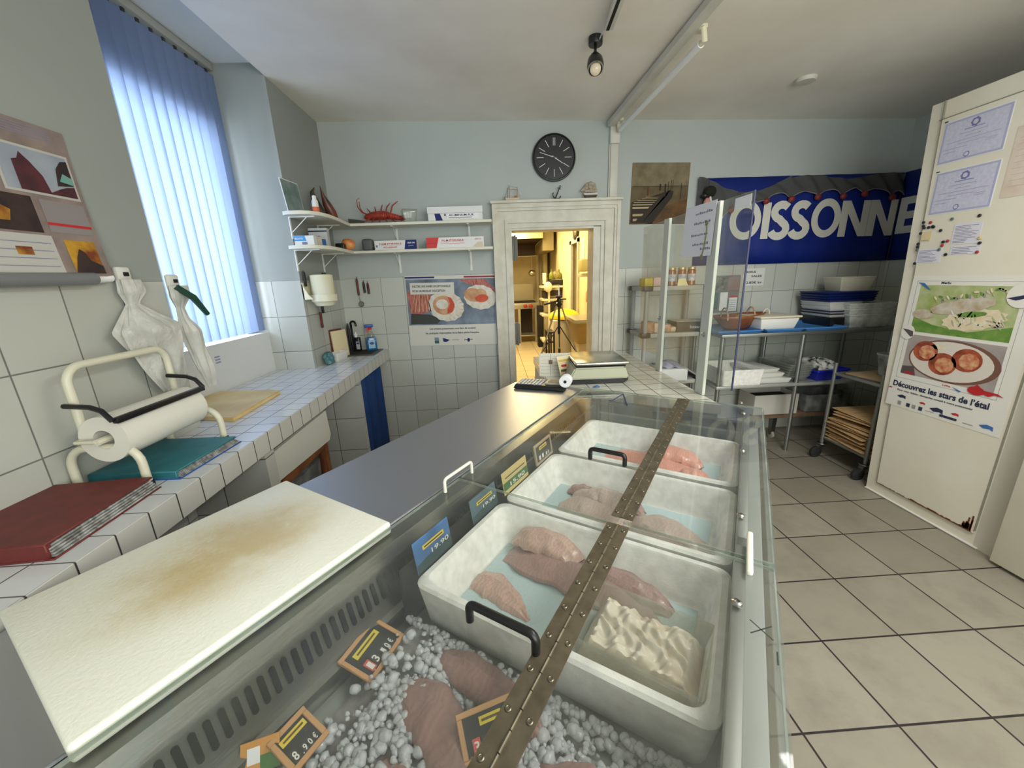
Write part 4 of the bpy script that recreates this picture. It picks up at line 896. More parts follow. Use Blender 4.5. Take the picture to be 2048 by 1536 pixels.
heap = [([(-.47, 1.15), (-.40, 1.16, ZF+.01), (-.33, 1.15, ZF+.012)], [.02, .035, .012], .03, m_f3), ([(-.50, 1.19), (-.44, 1.2, ZF+.008), (-.38, 1.20, ZF)], [.012, .026, .012], .022, m_f2),
        ([(-.49, 1.08), (-.40, 1.09, ZF+.012), (-.29, 1.06, ZF+.01), (-.22, 1.05, ZF)], [.02, .045, .04, .01], .034, m_f3), ([(-.42, 1.13, ZF+.03), (-.36, 1.155, ZF+.036), (-.29, 1.13, ZF+.03), (-.25, 1.08, ZF+.012)], [.014, .034, .03, .01], .024, m_f3),
        ([(-.37, 1.20, ZF), (-.29, 1.19, ZF+.008), (-.22, 1.15, ZF+.01)], [.014, .03, .012], .026, m_f2), ([(-.27, 1.02, ZF), (-.18, 1.03, ZF+.006), (-.08, 1.02, ZF+.004), (-.02, 1.0, ZF)], [.02, .04, .03, .008], .03, m_f2),
        ([(-.25, 1.10, ZF+.006), (-.16, 1.10, ZF+.01), (-.06, 1.06, ZF+.006), (0.0, 1.015, ZF)], [.02, .045, .035, .008], .028, m_f3)]
labs = ['short one at the back left', 'dark narrow one at the back left', 'wide one at the front left', 'curled one on top', 'dark one behind, next to the hinge', 'dark flat one at the front right', 'long one reaching far to the right']
for k, (p, wd, th_, m_) in enumerate(heap): fillet(p, [q*1.3 for q in wd], th_*1.15, m_, 'whitish fish fillet in the middle box, '+labs[k], group='whitish fillets heaped in the middle box', seed=20+k)
fillet([(-.47, 1.56), (-.38, 1.55, ZF+.004), (-.27, 1.55, ZF+.006), (-.16, 1.53, ZF+.004), (-.09, 1.48, ZF)], [.03, .06, .06, .055, .02], .030, m_sal, 'flat salmon fillet under the other in the farthest box', seed=31)
fillet([(-.31, 1.60, ZF+.018), (-.24, 1.605, ZF+.030), (-.15, 1.60, ZF+.028), (-.09, 1.57, ZF+.012)], [.03, .052, .05, .02], .036, m_sal, 'thick salmon fillet on top in the farthest box', seed=32)
fillet([(-.16, 1.47, ZF+.016), (-.10, 1.47, ZF+.022), (-.035, 1.44, ZF+.008)], [.03, .048, .022], .026, m_sal, 'rounded salmon fillet at the right end of the farthest box', seed=33)

# ---------------------------------------------------------------- crushed ice and the fish in it
m_ice = mat('crushed_ice', (244, 247, 252), .12, trans=.5, bump=.3, bs=90, sss=.2)
rnd = random.Random(5)
b = MB(FM)
def icez(w_, u_): return .795+.012*math.sin(9*w_+3)*math.cos(8*u_)+.010*math.sin(17*w_+11*u_)
b.grid(lambda u, v: (lerp(-.60, .03, u), lerp(-.30, .50, v), icez(lerp(-.60, .03, u), lerp(-.30, .50, v))-.012+.006*rnd.random()), 70, 80)
ico = bmesh.new(); bmesh.ops.create_icosphere(ico, subdivisions=2, radius=1); icv = [v.co.copy() for v in ico.verts]; icf = [[v.index for v in f_.verts] for f_ in ico.faces]; ico.free()
b.mi = 1
for k in range(4600):
    w_ = rnd.uniform(-.60, .03); u_ = rnd.uniform(.0, .505) if rnd.random() < .92 else rnd.uniform(-.2, .0)
    if w_ < -.53 and rnd.random() < .75: continue
    r = .0035+.0095*rnd.random()**1.8; c = Vector((w_, u_, icez(w_, u_)+rnd.uniform(-.004, .010))); Rm = Matrix.Rotation(rnd.random()*6, 3, 'X') @ Matrix.Rotation(rnd.random()*6, 3, 'Z')
    V = [b.v(c+Rm @ Vector((q.x*r*rnd.uniform(.75, 1.25), q.y*r*rnd.uniform(.65, 1.15), q.z*r*rnd.uniform(.55, 1)))) for q in icv]
    for f_ in icf: b.f([V[i] for i in f_])
for k in range(260):       # a thin line of ice along the boxes
    w_ = rnd.uniform(-.62, .03); u_ = rnd.uniform(.496, .51); r = rnd.uniform(.004, .008); c = Vector((w_, u_-.004, .80+rnd.random()*.01))
    V = [b.v(c+q*r) for q in icv]
    for f_ in icf: b.f([V[i] for i in f_])
solo(b, 'crushed_ice', [mat('shaded_ice_bed', (120, 118, 118), .3, var=(160, 156, 156), vs=30), m_ice], 'bed of crushed ice in the near end of the fish display', 'ice', kind='stuff', rz=-TH).data.set_sharp_from_angle(angle=R(170))  # bed darkened: shade in the gaps between the ice put into its colour
m_bf = fmat('brown_pink_fish', (156, 120, 112), (146, 110, 103), 40)
fillet([(-.53, .36, .800), (-.45, .37, .812), (-.36, .34, .812), (-.28, .30, .80)], [.02, .045, .045, .015], .022, m_bf, 'brownish pink fish wing on the ice between the two black price signs', seed=41, name='fish_wing')
fillet([(-.50, .455, .798), (-.42, .462, .808), (-.30, .45, .808), (-.22, .44, .798)], [.02, .035, .035, .012], .020, m_bf, 'brownish fish wing on the ice against the nearest box', seed=42, name='fish_wing')
fillet([(-.22, .36, .798), (-.13, .37, .808), (-.03, .33, .805)], [.03, .06, .02], .022, m_bf, 'dark brown fish wing on the ice under the hinge', seed=43, name='fish_wing')
fillet([(-.46, .24, .80), (-.38, .235, .81), (-.28, .20, .80)], [.03, .05, .02], .02, m_bf, 'brownish fish wing on the ice at the bottom edge of the view', seed=44, name='fish_wing')

# ---------------------------------------------------------------- price signs
m_slate = mat('slate_black', (36, 37, 36), .6); m_frame = mat('sign_wood', (196, 148, 100), .6)
def sign_frame(M, w_, h_, digits, labw, red, label, name='price_sign', fm=m_frame):
    t = T(name, label, 'price sign', M.to_translation(), 0)
    b = MB(M); b.box((.004, .004, -.003), (w_-.004, h_-.004, 0)); part(b, 'board', m_slate, t)
    b = MB(M); f_ = .009
    for a, c in (((0, 0, -.004), (w_, f_, .003)), ((0, h_-f_, -.004), (w_, h_, .003)), ((0, f_, -.004), (f_, h_-f_, .003)), ((w_-f_, f_, -.004), (w_, h_-f_, .003))): b.box(a, c, .001, 1)
    part(b, 'wooden_frame', fm, t)
    labw = min(labw, w_*.66); b = MB(M); b.rect(w_*.5-labw/2, h_*.62, w_*.5+labw/2, h_*.62+h_*.17, 0, 1); b.rect(w_*.5-labw*.4, h_*.68, w_*.5+labw*.4, h_*.73, 1, 2); part(b, 'yellow_label', [yellow_ink, mat('label_print', (90, 80, 30), .7)], t, smooth=False)
    adv = [(.35 if ch in '.,' else 1.0 if i < red+2 else .72) for i, ch in enumerate(digits)]; kx = w_*.66/sum(adv)
    b = MB(M); x = w_*.17
    for i, ch in enumerate(digits):
        wd_ = adv[i]*kx; hh = (h_*.30 if i < red+2 else h_*.22)
        if ch in '.,': b.rect(x+wd_*.3, h_*.15, x+wd_*.7, h_*.15+wd_*.4, 0, 2)
        else:
            if ch != '€': b.rect(x, h_*.14, x+wd_*.86, h_*.14+hh, 2 if i < red else 1, 1)
            b.text(ch, x+wd_*.15, h_*.14+hh*.14, hh*.95, 0, 2, .02, wd_*.56)
        x += wd_
    part(b, 'price_digits', [mat('digit_white', (222, 220, 212), .6), mat('digit_tile', (60, 60, 58), .6), mat('digit_red', (206, 84, 80), .6)], t, smooth=False)
    return t
def leaning(pa, pb, z0, z1, drop):
    """sign whose lower-left px pa, lower-right px pb; top edge raised"""
    a = P(*pa, 'z', z0); c = P(*pb, 'z', z0); x = (c-a); w_ = x.length
    up = Vector((0, 0, 1)).cross(x).normalized()
    return a, x, up, w_
def sign_px(c_bl, c_br, c_tl, zb, zt):
    a = P(*c_bl, 'z', zb); c = P(*c_br, 'z', zb); d = P(*c_tl, 'z', zt)
    return frame(a, c-a, d-a), (c-a).length, (d-a).length
M, w_, h_ = sign_px((743, 1368), (810, 1270), (692, 1308), .812, .835); sign_frame(M, w_, h_, '13.10€', .07, 1, 'wood-framed black price sign farthest on the ice, reading 13.10')
M, w_, h_ = sign_px((588, 1552), (660, 1465), (524, 1500), .812, .835); sign_frame(M, w_, h_, '8.90€', .085, 0, 'wood-framed black price sign on the ice at the lower left, reading 8.90')
M, w_, h_ = sign_px((930, 1540), (1060, 1478), (882, 1450), .812, .85); sign_frame(M, w_, h_, '336.90', .040, 1, 'wood-framed black price sign on the ice beside the hinge')
M, w_, h_ = sign_px((480, 1560), (560, 1530), (440, 1520), .806, .835)
b = MB(M); b.mi = 0; b.box((0, 0, -.002), (w_, h_, 0)); b.rect(.01, h_*.3, w_*.5, h_*.8, 2, 1); b.rect(w_*.5, .0, w_, h_*.5, 1, 1)
solo(b, 'price_tag', [mat('orange_card', (206, 146, 70), .5), mat('green_card', (60, 110, 40), .5), paper], 'orange and green price card on the ice at the bottom edge', 'price sign')
def tag(wu0, wu1, z1, z0, kind, label, lean=.03):
    a = FL(-.606, wu0, z0); c = FL(-.606, wu1, z0); up = FM.to_3x3() @ Vector((-.012, 0, z1-z0))
    M = frame(a, c-a, up); w_ = wu1-wu0; h_ = up.length
    if kind == 'frame':
        return sign_frame(M, w_, h_, '11.10', .06, 0, label, fm=mat('pale_frame', (170, 150, 124), .6))
    t = T('price_tag', label, 'price sign', a, 0)
    cm = {'blue': mat('blue_tag', (72, 120, 176), .35, var=(56, 96, 140), vs=20), 'slate': mat('slate_blue_tag', (84, 112, 126), .35, var=(70, 96, 106), vs=20), 'green': mat('beige_tag', (206, 184, 120), .5)}[kind]
    b = MB(M); b.box((0, 0, -.0015), (w_, h_, 0), .0006, 1)
    b.mi = 1
    if kind == 'green': b.rect(.002, h_*.18, w_-.002, h_*.52, 1, 1)
    else: b.pol([(.001, .001), (w_-.001, .001), (w_-.001, h_*.42), (w_*.6, h_*.38), (.001, h_*.28)], 1, 1)
    part(b, 'card', [cm, mat('dark_green_tag', (66, 110, 60), .5) if kind == 'green' else mat('dark_teal_tag', (40, 66, 72), .4)], t, smooth=False)
    b = MB(M)
    if kind == 'green': b.rect(w_*.1, h_*.68, w_*.9, h_*.72, 2, 2); b.text('15.90', w_*.25, h_*.24, h_*.24, 1, 2, .02, w_*.6)
    else: b.rect(w_*.22, h_*.60, w_*.82, h_*.74, 0, 1); b.rect(w_*.26, h_*.65, w_*.78, h_*.69, 2, 2); b.text('19.90', w_*.42, h_*.34, h_*.2, 1, 2, .01, w_*.5)
    part(b, 'lettering', [yellow_ink, mat('digit_white'), ink], t, smooth=False); return t
tag(.536, .664, .985, .903, 'blue', 'blue price tag with yellow label, nearest on the left side of the boxes')
tag(.758, .888, .975, .903, 'slate', 'slate blue price tag with yellow label, second along the left side of the boxes')
tag(.928, 1.088, .978, .903, 'green', 'beige and green price tag beside the middle fish box')
tag(1.150, 1.287, .982, .905, 'frame', 'small framed black price sign farthest along the left side of the boxes')

# ================================================================ tiled serving counter with the scale
ZC = .96
m_ct2 = tilemat('serving_counter_tile', (.108, .106, 0), (.955, 2.026-.01, 0), (212, 211, 200), (70, 66, 62), .0042, rough=.16, bump=.3, var=7)
cn = T('serving_counter', 'tiled serving counter carrying the shop scale before the kitchen door', 'counter', (.7, 2.6, 0))
b = MB(); b.prism([(.30, 3.07), (.30, 2.262), (.484, 2.09), (1.062, 1.705), (1.062, 3.07)][::-1], ZC-.05, ZC-.0015)
b.recalc = True; part(b, 'tiled_top', m_ct2, cn, smooth=False)
b = MB(); b.prism([(.31, 3.06), (.31, 2.272), (.484, 2.098), (1.055, 1.717), (1.055, 3.06)][::-1], 0, ZC-.05); b.recalc = True; part(b, 'base', m_pil, cn, smooth=False)
# scale
sl = T('shop_scale', 'retail scale with a flat steel pan and grey-green body on the serving counter', 'scale', (.62, 2.30, ZC))
m_sg = mat('scale_green', (170, 172, 146), .5)
SM = F((.62, 2.29, ZC), R(-2))
b = MB(SM); b.prism([(-.19, -.115), (.13, -.115), (.17, -.06), (.17, .19), (-.17, .19), (-.21, -.06)], .004, .03); part(b, 'foot', black_pl, sl)
b = MB(SM); V0 = [(-.20, -.125), (.155, -.125), (.195, .20), (-.185, .20)]; V1 = [(-.16, -.115), (.135, -.115), (.165, .19), (-.155, .19)]
A = [b.v((x, y, .03)) for x, y in V0]; B = [b.v((x, y, .098)) for x, y in V1]; b.f(A[::-1]); b.f(B)
for i in range(4): b.f([A[i], A[(i+1) % 4], B[(i+1) % 4], B[i]])
bmesh.ops.bevel(b.bm, geom=b.bm.edges[:], offset=.008, segments=2, affect='EDGES'); part(b, 'body', m_sg, sl)
b = MB(SM); b.box((-.15, -.10, .098), (.14, .18, .112)); part(b, 'gap', dark, sl)
b = MB(SM); b.box((-.158, -.125, .112), (.155, .235, .130), .006, 3); part(b, 'pan', mat('pan_steel', (176, 176, 166), .22, 1), sl)
b = MB(SM)
for y in (-.03, .04): b.tube([(-.161, y, .119), (-.156, y, .119)], .004, 8)
part(b, 'pan_screws', dark, sl)
# card terminal / printing calculator
CM_ = F((.255, 2.165, ZB+.004), R(-23))
tm = T('card_terminal', 'black keyed printing terminal lying on the steel worktop before the scale', 'terminal', (.255, 2.165, ZB+.004), R(-23))
b = MB(CM_); b.tbox((-.15, -.07, .15, .09), (-.14, -.06, .14, .085), 0, .022, .004); part(b, 'casing', black_pl, tm)
b = MB(CM_)
for i in range(7):
    for j in range(4): b.box((-.13+.021*i, -.048+.03*j, .022), (-.115+.021*i, -.028+.03*j, .027), .001, 1)
part(b, 'keys', mat('key_grey', (196, 196, 194), .5), tm)
b = MB(CM_); b.box((.03, -.035, .022), (.125, .055, .034), .003); part(b, 'screen_bezel', mat('bezel_grey', (176, 170, 154), .45), tm)
b = MB(CM_); b.box((.045, -.022, .0342), (.11, .040, .0355)); part(b, 'screen', mat('screen_dark', (52, 42, 34), .25), tm)
rl = T('receipt_roll', 'small white receipt paper roll with dark core on the terminal', 'paper roll', (.40, 2.04, ZB+.03))
RMx = frame((.385, 2.06, ZB+.068), (1, -.1, 0), (0, 0, 1)) @ Matrix.Rotation(R(-15), 4, 'Y')
b = MB(RMx); b.lathe([(.009, .0), (.032, .0), (.033, .002), (.033, .055), (.032, .057), (.009, .057)], 28); part(b, 'paper', paper, rl)
b = MB(RMx); b.lathe([(.0088, -.0005), (.0088, .0575)], 16); part(b, 'core', dark, rl)
# price list cards standing behind
b = MB(frame((.275, 2.42, ZC), (1, -.12, 0), (0, .55, 1)))
b.mi = 0; b.box((0, 0, -.002), (.20, .155, 0)); b.rect(.07, .005, .073, .15, 1, 1)
for k in range(6): b.rect(.006, .02+.022*k, .066, .0215+.022*k, 1, 1)
for k in range(5): b.rect(.08, .02+.024*k, .19, .0215+.024*k, 1, 1)
b.rect(.06, .08, .085, .108, 2, 2)
solo(b, 'price_list', [mat('list_paper', (212, 208, 190), .6), greyink, mat('brown_print', (110, 82, 62), .6)], 'white ruled price list card leaning behind the terminal', 'card')
b = MB(frame((.40, 2.34, ZC+.01), (1, .45, 0), (0, .45, 1)))
b.mi = 0; b.box((0, 0, -.0015), (.19, .13, 0)); b.rect(.006, .095, .185, .108, 1, 1); b.rect(.11, .01, .185, .06, 1, 1); b.rect(.01, .03, .09, .045, 2, 1); b.rect(.02, .06, .06, .075, 3, 1)
solo(b, 'laminated_card', [mat('laminated_cream', (228, 216, 176), .12, coat=1), mat('card_yellow', (214, 178, 84), .2), mat('brown_print'), red_ink], 'shiny laminated cream and yellow card leaning against the scale', 'card')
# blue ties on the counter edge
m_bt = mat('blue_tie', (60, 120, 180), .5)
b = MB(); b.tube([(.545, 2.10, ZC+.004), (.56, 2.085, ZC+.014), (.575, 2.095, ZC+.006), (.565, 2.105, ZC+.01)], .005, 6); solo(b, 'blue_clip', m_bt, 'small twisted light blue clip lying in front of the scale', 'clip')
b = MB(); c0 = P(1246, 788, 'z', ZL+.012); c1 = P(1254, 810, 'z', ZL+.003); c2 = P(1226, 800, 'z', ZL+.004)
b.tube([c0, c1], .0035, 6); b.tube([c0, c2, c2+Vector((-.02, -.004, 0))], .0022, 6); solo(b, 'pen', mat('dark_blue_pen', (34, 44, 86), .4), 'thin dark blue pen lying at the far end of the plexiglass lid', 'pen')

# ================================================================ plexiglass screens on the serving counter
m_scr = plexi('screen_plexiglass', (250, 251, 248), 1.1, .07, (200, 206, 200))
XS = 1.07
s1 = T('counter_screen', 'tall clear plexiglass screen with two pale posts along the serving counter', 'screen', (XS, 2.2, .96))
b = MB(); b.box((XS-.0025, 1.655, 1.045), (XS+.0025, 2.83, 1.884)); part(b, 'pane', m_scr, s1, smooth=False)
b = MB(); b.box((XS-.0035, 1.652, 1.045), (XS+.0035, 1.656, 1.885)); part(b, 'dark_edge', mat('pane_edge', (40, 46, 80), .3), s1, smooth=False)
m_post = mat('pale_post', (206, 210, 200), .5)
for y0, y1 in ((2.39, 2.46), (1.865, 1.94)):
    b = MB(); b.box((XS-.020, y0, ZC), (XS-.003, y1, 1.884), .002, 1); pp = part(b, 'post', m_post, s1)
for y, z in ((1.90, 1.27), (2.435, 1.30)):
    b = MB(); b.lathe([(.012, 0), (.012, .006), (.006, .012), (.003, .013)], 12, frame((XS-.021, y, z), (0, 1, 0), (0, 0, -1))); part(b, 'bolt', mat('bolt_steel', (190, 190, 186), .3, 1), s1)
NM = frame((XS-.024, 2.20, 1.653), (0, -1, 0), (0, 0, 1)); b = MB(NM)
b.mi = 0; b.slab([(0, 0, 0), (.30, -.004, 0), (.315, .24, 0), (.02, .245, 0)], (0, 0, .001)); 
rr = random.Random(4)
for k, (x, y, l) in enumerate(((.13, .20, .15), (.12, .155, .14), (.10, .10, .16), (.12, .055, .15), (.2, .03, .09))):
    xx = x
    while xx < x+l:
        d_ = rr.uniform(.006, .016); b.rect(xx, y-.004, xx+d_, y+rr.uniform(.002, .008), 1, 2); xx += d_+.005
solo(b, 'handwritten_note', [mat('note_paper', (246, 245, 250), .8), greyink], 'handwritten white paper note taped on the plexiglass screen', 'note')
b = MB(frame((XS-.006, 1.772, 1.828), (0, -1, 0), (0, 0, 1))); b.box((0, 0, 0), (.110, .046, .001)); solo(b, 'paper_label', mat('bright_paper', (253, 253, 253), .9), 'small blank white label stuck on the top corner of the plexiglass screen', 'label')
b = MB(); b.tube([(XS-.028, 1.955, 1.80), (XS-.026, 1.95, 1.77), (XS-.028, 1.955, 1.72), (XS-.026, 1.965, 1.68), (XS-.027, 1.975, 1.655)], .003, 6); b.tube(arc((XS-.027, 1.955, 1.80), .010, 0, 340, (0, 1, 0), (0, 0, 1), 10), .0025, 6); b.tube(arc((XS-.027, 1.978, 1.645), .011, 0, 340, (0, 1, 0), (0, 0, 1), 10), .0025, 6)
solo(b, 'string_loop', mat('olive_string', (128, 134, 74), .6), 'olive knotted string loop hanging on the note at the screen post', 'string')
# beige rounded reflection in the screen: outline built, then discarded undrawn
b = MB(frame((XS-.012, 2.80, 1.18), (0, -1, 0), (0, 0, 1)))
pts = [(0, 0), (.24, 0), (.24, .60)] + [(.24-.07+.07*math.cos(R(a)), .60+.07*math.sin(R(a))) for a in (20, 45, 70, 90)] + [(.07+.07*math.cos(R(a)), .60+.07*math.sin(R(a))) for a in (90, 110, 135, 160, 180)]
b.prism(pts, 0, .002); b.bm.free()
# ================================================================ back wall decoration
ck = T('wall_clock', 'round black wall clock with thin white strokes above the door', 'clock', (.560, D-.03, 2.345))
CM2 = frame((.560, D-.002, 2.53), (1, 0, 0), (0, 0, 1))
b = MB(CM2); b.lathe([(.16, 0), (.178, .004), (.182, .02), (.178, .034), (.170, .036), (.165, .028), (.001, .028)], 48, cap=False); part(b, 'case', mat('clock_black', (26, 26, 27), .4), ck)
b = MB(CM2)
for h in range(12):
    a = R(90-30*h); r0, r1, w2 = (.088, .145, .0022)
    for off in ((-.007, .007) if h == 0 else (0,)):
        d = Vector((math.cos(a), math.sin(a), 0)); n_ = Vector((-d.y, d.x, 0)); o = n_*off
        b.slab([o+d*r0-n_*w2+Vector((0, 0, .0285)), o+d*r1-n_*w2+Vector((0, 0, .0285)), o+d*r1+n_*w2+Vector((0, 0, .0285)), o+d*r0+n_*w2+Vector((0, 0, .0285))], (0, 0, .001))
part(b, 'hour_marks', mat('clock_white', (224, 224, 218), .5), ck)
for nm, a, L, w2 in (('minute_hand', 162, .125, .0026), ('hour_hand', -32, .085, .0036)):
    b = MB(CM2); d = Vector((math.cos(R(a)), math.sin(R(a)), 0)); n_ = Vector((-d.y, d.x, 0)); z = Vector((0, 0, .031))
    b.slab([z-d*.02-n_*w2, z+d*L-n_*w2*.6, z+d*L+n_*w2*.6, z-d*.02+n_*w2], (0, 0, .0012)); part(b, nm, mat('clock_white'), ck)
ZT2 = 2.207
# fishing boat
fb = T('model_boat', 'small wooden model fishing boat on the left of the door casing', 'model boat', (.20, D-.04, ZT2))
b = MB(F((.20, D-.04, ZT2))); b.tbox((-.052, -.012, .055, .012), (-.062, -.018, .066, .018), 0, .022, .002); part(b, 'hull', mat('boat_hull', (208, 190, 160), .6), fb)
b = MB(F((.20, D-.04, ZT2))); b.box((-.066, -.006, .02), (-.055, .006, .034)); b.box((.02, -.01, .022), (.04, .01, .038)); part(b, 'cabin', mat('boat_wood', (150, 100, 60), .6), fb)
b = MB(F((.20, D-.04, ZT2)))
for x, h in ((-.022, .125), (.044, .105)): b.tube([(x, 0, .02), (x, 0, h)], .0022, 6)
b.tube([(-.06, 0, .03), (-.022, 0, .115), (.044, 0, .1), (.062, 0, .03)], .0010, 4); b.tube([(-.034, 0, .09), (.044, 0, .085)], .0015, 5); b.tube([(-.038, 0, .02), (-.034, 0, .10), (-.022, 0, .10)], .002, 5); part(b, 'rigging', mat('boat_wood'), fb)
# anchor
b = MB(F((.57, D-.05, ZT2), 0, 0, R(20)) )
b.M = F((.565, D-.045, ZT2+.006)) @ Matrix.Rotation(R(24), 4, 'Y') @ Matrix.Scale(.72, 4)
b.tube([(0, 0, 0), (0, 0, .125)], [.008, .005], 8); b.tube(arc((0, 0, .138), .012, 0, 340, (1, 0, 0), (0, 0, 1), 12), .0035, 6); b.tube([(-.022, 0, .118), (.022, 0, .118)], .0035, 6)
b.tube(arc((0, 0, .052), .050, 200, 340, (1, 0, 0), (0, 0, 1), 12), [.003, .005, .006, .007, .0075, .008, .008, .0075, .007, .006, .005, .003], 8)
for sx in (-1, 1): b.slab([(sx*.047, -.002, .03), (sx*.058, -.002, .042), (sx*.042, -.002, .058), (sx*.038, -.002, .035)], (0, .004, 0))
solo(b, 'anchor', mat('anchor_iron', (52, 52, 50), .6, .3), 'dark small anchor ornament tilted on the middle of the door casing', 'anchor')
# sailing ship
sp = T('model_ship', 'three-masted model sailing ship on the right of the door casing', 'model ship', (.865, D-.04, ZT2)); M = F((.865, D-.04, ZT2))
b = MB(M); b.tbox((-.04, -.01, .045, .01), (-.052, -.016, .058, .016), .0, .026, .002); part(b, 'hull', mat('ship_hull', (56, 34, 26), .5), sp)
b = MB(M); b.tbox((-.052, -.0165, .058, .0165), (-.062, -.018, .062, .018), .026, .040, .001); part(b, 'white_strake', mat('ship_white', (206, 202, 190), .6), sp)
b = MB(M)
for x, h in ((-.028, .125), (.004, .135), (.036, .12)):
    b.tube([(x, 0, .035), (x, 0, h)], .002, 6)
b.tube([(-.058, 0, .035), (-.088, 0, .062)], .002, 5); b.tube([(-.088, 0, .062), (-.028, 0, .12), (.004, 0, .132), (.036, 0, .118), (.062, 0, .05)], .0009, 4); part(b, 'masts', mat('boat_wood'), sp)
b = MB(M)
for x, h in ((-.028, .125), (.004, .135), (.036, .12)):
    for k in range(3):
        z0 = .05+(h-.055)*k/3; z1 = z0+(h-.055)/3*.86; w2 = .017-.003*k
        b.grid(lambda u, v: (x+(u-.5)*2*w2-.006*math.sin(math.pi*v), -.004-.008*math.sin(math.pi*v), lerp(z0, z1, v)), 4, 5)
b.slab([(-.085, 0, .06), (-.035, 0, .11), (-.04, 0, .06)], (0, .001, 0)); part(b, 'sails', mat('ship_sail', (176, 160, 138), .8), sp)
# pier picture
b = MB(frame((1.222, D-.003, 1.995), (1, 0, -.02), (0, 0, 1))); W, H = .503, .488
b.mi = 0; b.box((0, 0, -.012), (W, H, 0), .003, 1)
b.rect(.002, H*.62, W-.002, H-.002, 1, 1); b.rect(.002, .002, W-.002, H*.62, 2, 1); b.pol([(.15, .002), (W-.002, .002), (W-.002, H*.42), (W*.62, H*.30)], 3, 2)
b.rect(.01, H*.62, W-.01, H*.628, 4, 3)
b.pol([(.01, .01), (.11, .01), (W*.62, H*.46), (W*.68, H*.56), (W*.50, H*.50), (.01, H*.36)], 4, 3)
b.pol([(.11, .01), (.20, .002), (W*.72, H*.44), (W*.74, H*.54), (W*.66, H*.56)], 5, 3)
for k, (y, x0, x1, h) in enumerate(((.025, .03, .07, .022), (.065, .025, .12, .02), (.125, .02, .17, .016), (.152, .02, .20, .010), (.172, .03, .22, .007), (.188, .06, .235, .006), (.202, .10, .245, .005), (.214, .13, .255, .004))): b.pol([(x0, y), (x1-.012, y+.002), (x1, y+h), (x0, y+h*.9)], 6, 4)
for x, y, h in ((.14, .23, .075), (.245, .27, .05), (.29, .22, .10), (.32, .25, .09), (.345, .27, .08), (.36, .28, .075), (.435, .20, .13)): b.rect(x, y, x+.014-.01*(x > .3), y+h, 5 if x > .16 else 7, 5)
solo(b, 'pier_picture', [mat('canvas_edge', (110, 92, 60), .7), mat('sepia_sky', (134, 122, 94), .7, var=(108, 96, 70), vs=9), mat('sepia_sea', (104, 90, 60), .7, var=(84, 70, 44), vs=12), mat('sepia_sand', (104, 72, 30), .7, var=(64, 42, 18), vs=10), mat('dark_sepia', (42, 30, 18), .7), mat('darker_sepia', (34, 24, 16), .7), mat('plank_cream', (170, 154, 118), .7), mat('rust_post', (92, 50, 26), .7)],
    'sepia picture of a wooden pier hanging right of the conduit', 'picture')
# blue banner, wraps onto the right wall
bx0, bx1, bz0, bz1 = 1.815, 3.655, 1.625, 2.345
m_ban = mat('banner_blue', (8, 38, 128), .5, var=(6, 30, 108), vs=3)
bn = T('shop_banner', 'long royal blue fishmonger banner with big white letters on the back wall', 'banner', (2.7, D-.01, bz0))
def bann(u, v):
    x = lerp(bx0, bx1, u); return (x, D-.010+.004*math.sin(x*14)-.002*math.cos(x*31), lerp(bz0-.015*u, bz1+.0*u, v))
b = MB(); b.grid(bann, 60, 6); b.grid(lambda u, v: (3.656, lerp(D-.012, 2.6, u), lerp(bz0-.015, bz1, v)), 20, 6); part(b, 'cloth', m_ban, bn).modifiers.new('t', 'SOLIDIFY').thickness = .002
b = MB(frame((1.86, D-.0185, 1.838), (1, 0, -.006), (0, 0, 1)))
xs = [('P', 1.87, .22), ('O', 2.115, .285), ('I', 2.412, .075), ('S', 2.485, .19), ('S', 2.665, .20), ('O', 2.862, .268), ('N', 3.128, .26), ('N', 3.390, .25)]
LH = .30
for ch, x, w_ in xs:
    x -= 1.86; b.mi = 0
    if ch == 'O':
        n = 40; cx = x+w_/2; cy = LH/2+.01; A = []; B = []
        for k in range(n):
            a = 2*math.pi*k/n; A.append(b.v((cx+w_/2*math.cos(a), cy+(LH/2+.012)*math.sin(a), 0))); B.append(b.v((cx+(w_/2-.058)*math.cos(a), cy+(LH/2-.05)*math.sin(a), 0)))
        for k in range(n): b.f([A[k], A[(k+1) % n], B[(k+1) % n], B[k]])
    elif ch == 'I': b.rect(x, 0, x+.068, LH, 0, 0)
    elif ch == 'N':
        sh = .0
        for q in ([(0, 0), (.068, 0), (.068, LH), (0, LH)], [(0, LH), (.075, LH), (w_, 0), (w_-.07, 0)], [(w_-.066, 0), (w_, 0), (w_, LH), (w_-.066, LH)]):
            b.f([b.v((x+p[0], p[1], 0.0002*(q[0][1] > 0))) for p in q])
        if sh == 0: pass
    elif ch == 'P': b.rect(x, 0, x+.06, LH, 0, 0); b.ell(x+.06, LH*.72, .13, LH*.29, 0, .5, 20, -90, 90)
    else:
        pts = []; cx = x+w_*.46
        for k in range(12): a = R(38+20*k); pts.append((cx+.066*math.cos(a)+.010, LH*.735+.060*math.sin(a)))
        for k in range(12): a = R(62-20.5*k); pts.append((cx+.070*math.cos(a)-.004, LH*.262+.060*math.sin(a)))
        hw = .033; prev = None
        for i, p in enumerate(pts):
            q0 = Vector(pts[max(0, i-1)]); q1 = Vector(pts[min(len(pts)-1, i+1)]); t_ = (q1-q0).normalized(); n_ = Vector((-t_.y, t_.x))*hw
            A_ = b.v((p[0]+n_.x, p[1]+n_.y, 0)); B_ = b.v((p[0]-n_.x, p[1]-n_.y, 0))
            if prev: b.f([prev[0], A_, B_, prev[1]])
            prev = (A_, B_)
b.M = frame((3.6545, D-.03, 1.835), (0, -1, 0), (0, 0, 1)); b.rect(0, 0, .068, LH, 0, 0)
